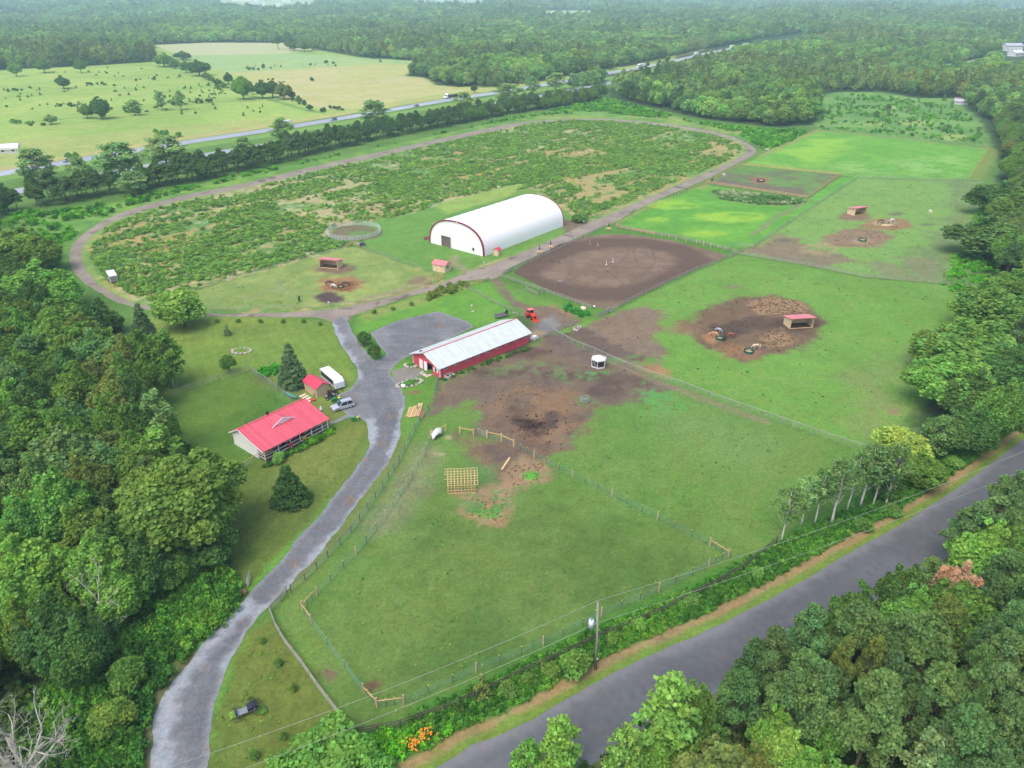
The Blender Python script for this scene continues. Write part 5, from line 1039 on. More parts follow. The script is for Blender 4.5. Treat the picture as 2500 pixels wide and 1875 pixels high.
# local x along the front 14.2, local y toward back; porch at y<0
HL,HD=14.2,7.8;EB,RZ,FZ=2.75,4.55,2.75
w=MB();yr=4.9
w.add([(0,0,0),(0,HD,0),(0,HD,EB),(0,yr,RZ-.1),(0,0,3.15)],[(0,1,2,3,4)]);w.add([(HL,0,0),(HL,HD,0),(HL,HD,EB),(HL,yr,RZ-.1),(HL,0,3.15)],[(4,3,2,1,0)])
w.add([(0,0,0),(HL,0,0),(HL,0,3.15),(0,0,3.15)],[(0,1,2,3)]);w.add([(0,HD,0),(HL,HD,0),(HL,HD,EB),(0,HD,EB)],[(3,2,1,0)]);w.part('wall',mWhite,e)
r=MB();t=.1
def slab(mb,p,m=0):
    n=len(p);mb.add(p+[(a,b,c-t) for a,b,c in p],[tuple(range(n)),tuple(reversed(range(n,2*n)))]+[(i,n+i,n+(i+1)%n,(i+1)%n) for i in range(n)],m)
slab(r,[(-.4,yr,RZ),(HL+.35,yr,RZ),(HL+.35,HD+.5,EB-.1),(-.4,HD+.5,EB-.1)]);slab(r,[(-.4,1.6,3.55),(HL+.35,1.6,3.55),(HL+.35,yr,RZ),(-.4,yr,RZ)]);slab(r,[(-.4,-2.35,2.6),(HL+.35,-2.35,2.6),(HL+.35,1.6,3.55),(-.4,1.6,3.55)])
ro=r.part('roof',mRedRoof,e)
MB().box(-.42,HL+.37,yr-.14,yr+.14,RZ+.005,RZ+.06).part('ridge_cap',mRedRoof,ro)
tr=MB();tr.beam((-.45,-2.4,2.5),(-.45,1.6,3.45),.06,.18);tr.beam((-.45,1.6,3.45),(-.45,yr,RZ-.1),.06,.18);tr.beam((-.45,yr,RZ-.1),(-.45,HD+.5,EB-.2),.06,.18);tr.part('gable_trim',mWhite,ro)
g=MB();cx=7.2
g.add([(cx,4.6,RZ+.03),(cx-2.5,1.72,3.62),(cx,1.72,4.82),(cx+2.5,1.72,3.62),(cx-2.5,1.72,3.56),(cx,1.72,4.76),(cx+2.5,1.72,3.56)],[(0,1,2),(0,2,3),(1,4,5,2),(2,5,6,3)]);gd=g.part('dormer_roof',mRedRoof,ro)
MB().add([(cx-2.2,1.85,3.6),(cx+2.2,1.85,3.6),(cx,1.85,4.58)],[(0,1,2)]).beam((cx-2.5,1.7,3.62),(cx,1.7,4.74),.08,.2).beam((cx+2.5,1.7,3.62),(cx,1.7,4.74),.08,.2).part('dormer_face',mWhite,gd)
MB().box(cx-1.2,cx-.75,yr+.1,yr+.5,RZ,RZ+.55).part('chimney',mBlack,ro);MB().tube([(2.2,yr+1.2,3.9),(2.2,yr+1.2,4.6)],.06,8).part('vent_pipe',mBlack,ro)
dk=MB().box(0,HL,-2.1,-.01,.45,.62).part('porch_deck',mDeck,e);MB().box(.05,HL-.05,-2.0,-1.9,.0,.45).part('porch_skirt',mDeck,dk)
for i,xx in enumerate((.05,3.0,5.6,7.7,10.3,12.8,14.1)): MB().box(xx-.06,xx+.06,-2.12,-2.0,0,2.55).part('porch_post',mWhite,e)
ra=MB()
for z in(.75,1.45): ra.beam((.05,-2.06,z),(HL,-2.06,z),.07,.07)
for z in(.75,1.45): ra.beam((0,-2.06,z),(0,-.1,z),.06,.06)
ra.part('porch_railing',mWhite,e)
for xx in(2.2,6.4,11.5): wi=MB().box(xx,xx+1.3,-.06,-.003,1.3,2.4).part('window',mWhite,e);MB().box(xx+.08,xx+1.22,-.085,-.062,1.38,2.32).part('pane',mGlass,wi)
MB().box(9.,9.9,-.06,-.003,.62,2.6).part('front_door',mRedC,e)
dk2=MB();dk2.box(7.5,12.5,HD+.01,HD+2.2,.1,.5);o=dk2.part('back_deck',mGrayW,e)
rl=MB()
for z in(.95,1.4): rl.beam((7.5,HD+2.2,z),(12.5,HD+2.2,z),.06,.09);rl.beam((12.5,HD+.1,z),(12.5,HD+2.2,z),.06,.09)
for xx in(7.5,9.2,10.9,12.5): rl.box(xx-.05,xx+.05,HD+2.15,HD+2.25,.5,1.5)
rl.part('deck_railing',mGrayW,o)
HM=Matrix.Translation((-45.9,111.2,0))@Matrix.Rotation(R(51),4,'Z')
def onh(x,y,z=.62): p=HM@Vector((x,y,z));return (p.x,p.y,p.z)
def chair(pos,rz,m_,label,group='chairs on the porch'):
    e=thing('chair',label,'chair',pos,rz,group);MB().box(-.28,.28,-.28,.28,.38,.46).part('seat',m_,e);MB().box(-.28,.28,.24,.3,.46,.98).part('backrest',m_,e)
    for a in(-.25,.22):
        for b in(-.25,.22): MB().box(a,a+.04,b,b+.04,0,.38).part('leg',mBlack,e)
chair(onh(3.6,-1.1),R(51),mRedC,'red-brown chair on the porch near its left end');chair(onh(4.7,-1.0),R(20),mBlack,'dark chair on the porch between red chair and red towel');chair(onh(7.3,-1.0),R(60),mRedC,'red padded chair in the middle of the porch');chair(onh(8.3,-.9),R(40),mBlack,'dark chair on the porch beside the rainbow towel')
chair(onh(11.,-1.1),R(51),mBlack,'black chair on the right half of the porch');chair(onh(12.,-1.2),R(30),mGrey,'grey chair near the right end of the porch')
e=thing('table','wooden yellow bench table at the left end of the porch','table',onh(1.2,-1.1),R(51));MB().box(-.9,.9,-.35,.35,.7,.76).part('tabletop',mWoodP,e)
for a in(-.8,.72):
    for b in(-.3,.22): MB().box(a,a+.08,b,b+.08,0,.7).part('leg',mBlack,e)
for a,mm,nm,lb in((5.5,mRedC,'towel','pink-red towel hung over the porch railing'),(8.6,mMul,'towel','rainbow striped towel hung over the porch railing')):
    p=onh(a,-2.12,0);e=MB();e.box(-.38,.38,-.03,.05,.78,1.5);o=e.part(nm,mm);o.location=p;o.rotation_euler=(0,0,R(51));tag(o,lb,'towel')
# ---------------- sheds ----------------
def shed(px,py,rz,L,Wd,h,rh,label,wallm,roofm,door=True,win=True,name='shed',ov=.25,ridge='x'):
    e=thing(name,label,'shed',(px,py,0),rz);w=MB();a,b=L/2,Wd/2
    for y_ in(-b,b): w.add([(-a,y_,0),(a,y_,0),(a,y_,h),(-a,y_,h)],[(0,1,2,3)])
    for x_ in(-a,a): w.add([(x_,-b,0),(x_,b,0),(x_,b,h),(x_,0,rh),(x_,-b,h)],[(0,1,2,3,4)])
    w.part('wall',wallm,e);r=MB();sl=(rh-h)/b
    for s_ in(-1,1): slab(r,[(-a-ov,0,rh+.12),(a+ov,0,rh+.12),(a+ov,s_*(b+ov),h-sl*ov+.12),(-a-ov,s_*(b+ov),h-sl*ov+.12)])
    r.part('roof',roofm,e)
    if door: MB().box(-a-.06,-a-.003,-b*.55,b*.55,.08,h*.92).part('door',wallm,e,'closed plank door')
    if win: wi=MB().box(a+.003,a+.05,-.35,.25,h*.45,h*.85).part('window',mDark,e)
    return e
shed(-41.2,136.5,R(135),4.9,3.0,2.25,3.05,'wooden garden shed with bright red roof beside the gravel drive',mBoard,mRedRoof2,True,False)
shed(-21.25,212.97,R(-30.5),4.5,3.3,2.3,3.1,'pale wooden shed with faded red roof standing by the racetrack',mWood,mPink,False,True)
shed(*G(1214,623)[:2],R(60),1.7,1.7,1.9,2.5,'tiny wooden shed with bright red roof against the white hall',mWood,mRedRoof2,True,False)
def runin(px,py,rz,label,L=6.2,D=3.4,g='run-in shelters of the paddocks'):
    e=thing('run_in_shelter',label,'shelter',at(px,py),rz,g);a=L/2;hf,hb=2.75,2.1
    w=MB();t_=.1;w.add([(-a,D/2,0),(a,D/2,0),(a,D/2,hb),(-a,D/2,hb)],[(0,1,2,3)])
    for x_ in(-a,a): w.add([(x_,-D/2,0),(x_,D/2,0),(x_,D/2,hb),(x_,-D/2,hf)],[(0,1,2,3)])
    o=w.part('wall',mWood,e);s=o.modifiers.new('s','SOLIDIFY');s.thickness=.1
    r=MB();slab(r,[(-a-.35,-D/2-.5,hf+.22),(a+.35,-D/2-.5,hf+.22),(a+.35,D/2+.4,hb+.05),(-a-.35,D/2+.4,hb+.05)]);r.part('roof',mPink,e)
    for x_ in(-a+.1,a-.1): MB().box(x_-.08,x_+.08,-D/2-.05,-D/2+.11,0,hf).part('post',mWoodP,e)
    c=MB()
    for s_ in(-1,1): c.add([(s_*(a-.15),-D/2,hf-.95),(s_*(a-.15),-D/2,hf-.1),(s_*(a-1.15),-D/2,hf-.1)],[(0,1,2)])
    c.box(-a+.2,a-.2,-D/2-.04,-D/2+.04,hf-.2,hf-.02);c.part('corner_brace',mWoodP,e);MB().box(-a+.1,a-.1,-D/2,-D/2+.12,0,.14).part('sill',mWoodP,e)
runin(809,651,R(-14),'open wooden shelter with faded red roof in the left paddock')
runin(1948,795,R(8),'open wooden shelter with faded red roof beside the straw mounds')
runin(2091,522,R(26),'open wooden shelter with faded red roof in the far right paddock')
# timber frame under construction
e=thing('timber_frame','unfinished new timber frame of a shed standing in the pasture','frame',at(1127,1192),R(4));e.scale=(.83,.83,.86);a,D,hf,hb=2.75,3.4,2.1,2.9
f=MB();bw=.1
for i in range(9):
    x_=-a+2*a*i/8;f.beam((x_,-D/2,hf),(x_,-D/2,.02),bw,bw) if 1 else 0
f.beam((-a,-D/2,.06),(a,-D/2,.06),bw,bw);f.beam((-a,-D/2,.75),(a,-D/2,.75),.07,.07);f.beam((-a,-D/2,1.4),(a,-D/2,1.4),.07,.07);f.part('front_wall_frame',mWoodP,e)
f=MB()
for s_ in(-1,1):
    f.beam((s_*a,-D/2,.06),(s_*a,D/2,.06),bw,bw);f.beam((s_*a,-D/2,hf),(s_*a,D/2,hb),bw,bw)
    for i in range(1,4): f.beam((s_*a,-D/2+D*i/4,0),(s_*a,-D/2+D*i/4,hf+(hb-hf)*i/4),.08,.08)
f.part('side_wall_frame',mWoodP,e);f=MB();f.beam((-a,D/2,.06),(a,D/2,.06),bw,bw);f.beam((-a,D/2,hb),(a,D/2,hb),bw,bw)
for i in range(9): f.beam((-a+2*a*i/8,D/2,0),(-a+2*a*i/8,D/2,hb),.09,.09)
f.part('back_wall_frame',mWoodP,e)
f=MB()
for i in range(10): x_=-a+(2*a+.6)*i/9;f.beam((x_,-D/2-.5,hf),(x_,D/2+.6,hb+.14),.09,.14)
f.part('rafter_set',mWoodP,e);f=MB()
for i,(y_,l) in enumerate(((-D/2-.45,.1),(-1.1,.1),(-.45,.75),(.2,.1),(.85,.75),(1.5,.75),(D/2+.55,.75))):
    z_=hf+.16+(y_+D/2)*(hb-hf+.14)/(D+.6)+.06;f.beam((-a-l,y_,z_),(a+.65,y_,z_),.1,.05)
f.part('roof_batten_set',mWoodP,e)
# plank on a trestle
e=thing('sawhorse_with_plank','light plank lying across a trestle in the worn grass','plank',at(1235,1140),angp((1224,1152),(1244,1122)));MB().box(-2.,2.,-.15,.15,.78,.84).part('plank',mWoodP,e)
for s_ in(-1,1): MB().beam((.2,s_*.05,.78),(.2+.1*s_,s_*.45,0),.06,.06).part('leg',mGrayW,e)
# lumber
for i,(px,py,n_,L_,mm,lb) in enumerate(((1000,1008,3,4.0,mWoodP,'pile of light boards left in the stack by the farm fence'),(1011,1006,3,4.4,mWoodP,'pile of light boards second from the left by the farm fence'),(1021,1006,3,3.8,mWoodP,'pile of short light boards in the middle of the stack'),(1024,993,2,2.4,mWoodP,'two short boards lying furthest from the others, nearest the barn'),(1029,1013,4,3.,mat('red_boards',A(190,116,84),.8,.1),'pile of reddish boards right against the farm fence'))):
    o=MB()
    for k in range(n_): o.box(-L_/2+random.uniform(-.3,.3),L_/2,-.5+k*1./n_,-.5+(k+.62)*1./n_,.1,.24)
    for q in(-L_*.3,L_*.3): o.box(q-.06,q+.06,-.55,.5,0,.1)
    o=o.part('lumber_pile',mm);o.location=at(px,py);o.rotation_euler=(0,0,angp((1000,1025),(1012,990)));tag(o,lb,'lumber','boards stacked by the farm fence')
# ---------------- fences ----------------
_pm={}
def postmesh(w,h,m_,rnd=False,cap=None):
    k=(w,h,m_.name,rnd,cap)
    if k not in _pm:
        b=MB()
        if rnd: b.tube([(0,0,-.2),(0,0,h)],[w/2*1.05,w/2],8)
        else: b.box(-w/2,w/2,-w/2,w/2,-.2,h)
        if cap: b.box(-w*.8,w*.8,-w*.8,w*.8,h-.02,h+.1,1)
        _pm[k]=b.mesh('post',[m_,mYe] if cap else m_)
    return _pm[k]
def fence(pts,label,sp=3.,h=1.35,pm=None,pw=.13,rails=(),rw=(.05,.12),rm=None,wires=(),wr=.012,wm=None,mesh=0,name='fence',vary=.0,atv=False,group=None,tposts=0,lowest=.1):
    P=[Vector(G(a,b)) for a,b in pts];o0=P[0].copy();e=thing(name,label,'fence',o0,0,group);pm=pm or mGrayW;pos=[]
    for i in range(len(P)-1):
        a,b=P[i],P[i+1];n=1 if atv else max(1,round((b-a).length/sp))
        for k in range(n): pos.append((a+(b-a)*k/n))
    pos.append(P[-1])
    for q in pos[:100]:
        o=mobj('post',postmesh(pw,h,pm),e,None,q-o0);o.rotation_euler=(random.uniform(-1,1)*vary,random.uniform(-1,1)*vary,random.uniform(0,1.5))
    if len(pos)>100:
        b=MB()
        for q in pos[100:]: v=q-o0;b.box(v.x-pw/2,v.x+pw/2,v.y-pw/2,v.y+pw/2,-.2,h)
        tag(b.part('far_post',pm,e),kind='stuff')
    if tposts:
        for i in range(len(pos)-1):
            for k in range(1,tposts+1): mobj('stake',postmesh(.06,h*.8,mDarkW,False,True),e,None,pos[i]+(pos[i+1]-pos[i])*k/(tposts+1)-o0)
    if rails:
        for z in rails:
            b=MB()
            for i in range(len(pos)-1):
                zz=z+random.uniform(-1,1)*vary*.6;b.beam(pos[i]-o0+Vector((0,0,zz)),pos[i+1]-o0+Vector((0,0,z+random.uniform(-1,1)*vary*.6)),rw[0],rw[1])
            b.part('rail',rm or pm,e)
    if wires or mesh:
        b=MB()
        for z in wires:
            for i in range(len(pos)-1): b.beam(pos[i]-o0+Vector((0,0,z)),pos[i+1]-o0+Vector((0,0,z)),wr,wr)
        if mesh:
            for i in range(len(pos)-1):
                a,c=pos[i]-o0,pos[i+1]-o0;n=max(1,int((c-a).length/mesh))
                for k in range(n):
                    q=a+(c-a)*k/n;b.add([(q.x-wr/2,q.y,lowest),(q.x+wr/2,q.y,lowest),(q.x+wr/2,q.y,wires[-1]),(q.x-wr/2,q.y,wires[-1])],[(0,1,2,3)])
        b.part('wire_mesh',wm or mWire,e)
    return e
R3=(.4,.8,1.2);MW=(.1,.35,.6,.85,1.1,1.3)
fence([(1223,677),(1300,704),(1370,728),(1442,755)],'weathered grey board fence between the riding arena and the tractor',2.8,rails=R3,vary=.03)
fence([(1228,673),(1250,662),(1310,634),(1390,598),(1472,558)],'weathered grey board fence between riding arena and racetrack',2.8,rails=R3,vary=.03)
fence([(1505,558),(1560,566),(1640,580),(1710,596),(1780,612)],'pale grey board fence on the far side of the riding arena',2.8,rails=R3,vary=.02)
fence([(1815,616),(1760,638),(1700,661),(1600,706),(1510,751)],'pale grey board fence between riding arena and big meadow',2.4,rails=R3,vary=.03)
fence([(1508,757),(1480,768),(1455,779)],'sturdy green-grey plank fence at the lower arena corner',2.,1.5,rails=(.35,.7,1.05,1.4),rw=(.06,.14))
fence([(1405,794),(1380,801),(1354,812)],'broken old rail fence beside the water trough',1.8,1.3,rails=(.4,.8,1.2),vary=.1)
fence([(1348,813),(1397,841),(1453,863),(1510,890),(1594,922),(1664,945),(1735,973),(1869,1020),(2021,1073),(2129,1108)],'long mesh fence with pale top rail between yard and big meadow',3.4,1.4,mPipe,.09,rails=(1.38,),rw=(.1,.1),rm=mPipe,wires=(.1,.4,.7,1.,1.25),wr=.014,mesh=.3)
fence([(1046,1002),(1025,1028),(975,1126),(935,1191),(899,1245),(858,1302),(831,1330),(801,1361),(745,1418),(711,1447)],'mesh fence with wooden top rail along the gravel drive',3.2,1.45,mDarkW,.09,rails=(1.42,),rw=(.08,.08),rm=mat('brown_rail',A(150,124,98),.8,.2),wires=MW,wr=.018,wm=mGWire,mesh=.22)
fence([(700,1447),(686,1470),(664,1492)],'board gate fence where the drive meets the pasture corner',1.6,1.4,rails=(.35,.7,1.05,1.3),rm=mWoodP if 0 else mGrayW,vary=.04)
fence([(660,1495),(672,1530),(695,1571),(739,1628),(774,1679),(803,1717),(836,1760),(868,1796)],'weathered grey board fence across the corner below the drive',2.2,1.35,rails=(.3,.6,.9,1.2),vary=.03)
fence([(870,1797),(923,1787),(977,1777),(1029,1757),(1084,1739),(1157,1708),(1227,1674),(1270,1653),(1358,1612),(1430,1578),(1496,1549),(1537,1531),(1614,1499),(1670,1471),(1725,1443),(1787,1408),(1817,1390),(1848,1365),(1895,1327)],'dark wooden board fence along the roadside weeds',3.2,1.4,mDarkW,.15,rails=(.5,.9,1.3),rw=(.05,.13),vary=.02)
LP_=mWoodP
NF=[(1053,1068),(1034,1115),(994,1187),(942,1266),(870,1355),(774,1454),(739,1489),(760,1522),(888,1692),(921,1727),(986,1720),(1163,1641),(1326,1576),(1468,1505),(1608,1445),(1730,1384),(1778,1360),(1732,1333),(1605,1269),(1494,1212),(1397,1164),(1304,1117),(1254,1091)]
mPost=mat('round_post_wood',A(206,172,134),.8,.15,3)
fence(NF,'new green wire fence with light round posts round the middle pasture',3,1.7,mPost,.17,wires=(.12,.35,.6,.85,1.1,1.35),wr=.014,wm=mGWire,mesh=.22,atv=True,tposts=2)
def brace(a,b,label):
    p,q=Vector(G(*a)),Vector(G(*b));o=MB().tube([p-p+Vector((0,0,1.1)),q-p+Vector((0,0,1.2))],[.07,.07],8).part('brace_rail',mTan);o.location=p;tag(o,label,'rail','brace rails at the pasture corners')
for a,b,l in(((739,1489),(774,1454),'brace rail at the drive-side corner of the new fence, upper'),((739,1489),(760,1522),'brace rail at the drive-side corner of the new fence, lower'),((888,1692),(921,1727),'brace rail at the bottom corner of the new fence, left'),((921,1727),(986,1720),'brace rail at the bottom corner of the new fence, right'),((1778,1360),(1732,1333),'brace rail at the right corner of the new fence')): brace(a,b,l)
fence([(1254,1091),(1224,1077),(1189,1069)],'two new fence panels with light rails beside the metal gate',3,1.7,LP_,.2,rails=(1.35,),rw=(.12,.12),rm=mTan,wires=(.1,.4,.7,1.),wr=.014,atv=True,mesh=.25)
fence([(1156,1064),(1123,1058)],'short new fence panel left of the metal gate gap',3,1.5,LP_,.18,rails=(1.25,),rw=(.12,.12),rm=mTan,atv=True)
fence([(1088,1053),(1052,1069)],'short new fence panel partly covered by a white tarp',3,1.6,LP_,.18,rails=(1.3,),rw=(.12,.12),rm=mTan,atv=True)
def gate(a,b,label,h=1.2,n=5,m_=None,cat='gate'):
    p,q=Vector(G(*a)),Vector(G(*b));e=thing('gate',label,cat,p,0);v=q-p;o=MB()
    for z in np.linspace(.15,h,n): o.tube([Vector((0,0,z)),v+Vector((0,0,z))],[.028]*2,6)
    for t in(0,.5,1): o.tube([v*t+Vector((0,0,.12)),v*t+Vector((0,0,h))],[.03]*2,6)
    o.part('gate_frame',m_ or mPipe,e);return e
gate((1187,1069),(1167,1060),'open silver tube gate standing in the worn pasture gap',1.35)
gate((1320,829),(1345,815),'silver tube gate between barn and mesh fence')
gate((1772,612),(1790,600),'silver tube gate at the meeting of the four paddocks');gate((1797,618),(1780,611),'silver tube gate leading into the arena corner')
gate((1053,691),(1036,697),'lilac-grey tube gate of the left paddock',1.25,6);gate((1230,670),(1252,660),'silver tube gate at the near corner of the arena')
gate((1195,685),(1183,689),'dark green tube gate beside the racetrack crossing',1.2,5,mDG)
gate((605,1437),(613,1408),'open tube gate beside the drive at the foot of the left wood',1.4,7)
fence([(421,966),(459,953),(498,940),(536,928),(573,918),(611,906),(620,914),(652,933),(676,953),(712,978)],'dog yard mesh fence with wooden top rail on the upper lawn',3.2,1.25,mGrayW,.1,rails=(1.22,),rw=(.07,.07),wires=MW[:5],wr=.014,mesh=.25)
fence([(513,1175),(568,1158),(597,1143),(633,1119)],'mesh fence with reddish top rail between house corner and wood',3.2,1.25,mGrayW,.1,rails=(1.22,),rw=(.07,.07),rm=mTan,wires=MW[:5],wr=.014,mesh=.25)
fence([(455,718),(505,703),(600,674),(652,661),(721,641),(786,622),(845,606)],'low rail and wire fence behind the left paddock',4.6,1.15,mTan,.12,rails=(.55,1.05),rw=(.05,.1),rm=mGrayW,vary=.03)
fence([(846,606),(860,598),(875,604)],'bright new rail panels at the top corner of the left paddock',1.8,1.4,mTan,.13,rails=R3,rm=mTan,atv=True)
fence([(878,606),(918,618),(967,637),(1016,654),(1066,673),(1080,677)],'wire fence with pale posts between left paddock and hall lawn',5,1.3,mTan,.1,wires=(.4,.8,1.2),wr=.03,atv=True)
fence([(1066,688),(1082,680),(1067,672)],'bright new rail panels beside the pale wooden shed',1.8,1.4,mTan,.13,rails=R3,rm=mTan,atv=True);fence([(1053,692),(1036,699)],'bright new rail panel left of the lilac gate',1.8,1.4,mTan,.13,rails=R3,rm=mTan,atv=True)
fence([(1035,699),(960,719),(890,736),(803,751),(718,754),(632,756),(554,757),(470,754)],'wire fence with few posts along the track side of the left paddock',7,1.3,mTan,.11,wires=(.4,.8,1.2),wr=.03,atv=True)
fence([(1135,704),(1152,698),(1176,691),(1184,688)],'light wooden rail fence beside the track crossing',2.4,1.3,mTan,.13,rails=(.5,1.0),rm=mTan)
fence([(1142,706),(1165,716),(1200,738),(1247,758),(1265,776)],'old grey rail fence running down to the red tractor',2.6,1.1,rails=(.45,.9),vary=.07)
fence([(1070,930),(1066,945),(1062,962)],'short wire fence at the corner of the red barn',1.5,1.4,mDG,.08,wires=MW,wr=.02,mesh=.25,wm=mGWire)
fence([(1298,838),(1320,828)],'grey rail fence behind the end of the red barn',1.4,1.3,rails=R3)
fence([(1857,384),(1900,364),(1950,342),(1996,321)],'wire fence with light posts on the track side of the bright paddock',3.4,1.35,mTan,.12,wires=(.5,.9,1.25),wr=.02)
fence([(1996,321),(2100,330),(2200,339),(2300,347),(2400,355)],'wire fence with light posts on the far side of the bright paddock',3.6,1.35,mTan,.12,wires=(.5,.9,1.25),wr=.02)
fence([(2400,355),(2415,367),(2390,403),(2366,438)],'light rail fence at the right end of the bright paddock',3,1.35,mTan,.12,rails=(.5,1.1),rm=mTan)
fence([(1835,400),(1900,407),(2000,418),(2055,427),(2150,431),(2260,435),(2366,439)],'row of light posts with wire on the near side of the bright paddock',4,1.5,mTan,.12,wires=(.5,.9,1.25),wr=.02)
fence([(1723,447),(1767,426),(1809,404),(1900,413),(1980,421),(2052,428),(2010,457),(1972,484),(1900,475),(1800,459),(1723,447)],'orange-tan three-rail fence enclosing the small dirt paddock',2.8,1.35,mTan,.13,rails=R3,rm=mTan)
fence([(1506,552),(1540,533),(1570,517),(1606,500)],'light three-rail fence along the racetrack beside the bright grass',2.3,1.35,mWoodP,.13,rails=R3,rm=mTan);fence([(1608,499),(1640,485),(1680,468),(1718,449)],'row of light posts along the racetrack beside the bright grass',3,1.35,mWoodP,.12,wires=(.5,.9,1.25),wr=.02)
fence([(1504,555),(1530,561),(1565,568),(1596,574)],'light three-rail fence at the far corner of the arena',2.6,1.35,mTan,.13,rails=R3,rm=mTan);fence([(1598,574),(1650,586),(1700,595),(1770,611)],'row of light posts below the bright grass',3,1.5,mWoodP,.13,wires=(.5,.9),wr=.02)
fence([(2093,436),(2010,490),(1930,544),(1838,604),(1800,603)],'pale grey double-rail fence slanting past the far right paddock',3,1.4,mPipe,.12,rails=(.6,1.25),rm=mPipe)
fence([(2095,436),(2180,439),(2260,442),(2340,445),(2396,448)],'pale grey double-rail fence along the top of the far right paddock',3.2,1.4,mPipe,.12,rails=(.6,1.25),rm=mPipe)
fence([(1803,623),(1850,630),(1900,639),(1950,647),(2000,656),(2055,668),(2110,679),(2180,685),(2250,691),(2305,696),(2350,700),(2410,706)],'pale weathered board fence between the big meadow and the far right paddock',3.1,1.35,rails=(.45,.85,1.25),vary=.03)
fence([(2304,692),(2330,640),(2360,580),(2385,530),(2400,492)],'thin wire fence on the right side of the far right paddock',5,1.2,mGrayW,.09,wires=(.4,.8,1.15),wr=.03)
e=thing('corral','small pen of weathered panels beside the arena fence','pen',at(1284,708),0)
cp=[Vector(G(*q))-Vector(G(1284,708)) for q in((1284,708),(1296,716),(1314,722),(1314,712),(1294,700))]
for i in range(3):
    b=MB()
    for z in(.3,.6,.9,1.2): b.beam(cp[i]+Vector((0,0,z)),cp[i+1]+Vector((0,0,z)),.05,.1)
    b.beam(cp[i],cp[i]+Vector((0,0,1.35)),.1,.1);b.part('panel',mGrayW,e)
b=MB()
for q in(((1321,719),(1336,711)),):
    p0=Vector(G(*q[0]))-Vector(G(1284,708));p1=Vector(G(*q[1]))-Vector(G(1284,708))
    for z in(.3,.6,.9,1.2): b.beam(p0+Vector((0,0,z)),p1+Vector((0,0,z)),.05,.1)
    b.beam(p0,p0+Vector((0,0,1.4)),.12,.12)
b.part('panel',mGrayW,e)
# round pen
e=thing('round_pen','round pen of silver tube panels on the infield edge','pen',(-55.3,252.,0));n=22
for i in range(n):
    a0,a1=6.2832*i/n,6.2832*(i+1)/n;p,q=Vector((9.2*math.cos(a0),9.2*math.sin(a0),0)),Vector((9.2*math.cos(a1),9.2*math.sin(a1),0));b=MB()
    for z in(.25,.6,.95,1.3,1.65): b.beam(p+Vector((0,0,z)),q+Vector((0,0,z)),.06,.075)
    for t in(0.02,.5): v=p+(q-p)*t;b.beam(v+Vector((0,0,.05)),v+Vector((0,0,1.7)),.05,.05)
    b.part('panel',mat('bright_tube',A(214,216,220),.4,.05),e)
# tarp
o=MB();c=[];nn=7
for i in range(nn):
    for j in range(nn):
        u,v=i/(nn-1)-.5,j/(nn-1)-.5;c.append((u*2.6+v*.8,v*1.6,1.75-abs(v)*2.6*abs(v)-.9*abs(u)**1.5-(.25 if (i+j)%2 else 0)-(.7*max(0,-u))))
o.add(c,[(i*nn+j,i*nn+j+1,(i+1)*nn+j+1,(i+1)*nn+j) for i in range(nn-1) for j in range(nn-1)],0,None,True);o=o.part('tarp',mTarp);o.location=at(1066,1066);o.rotation_euler=(0,0,R(48));o.modifiers.new('s','SOLIDIFY').thickness=.03;tag(o,'white crumpled tarp thrown over the new fence panel','tarp')
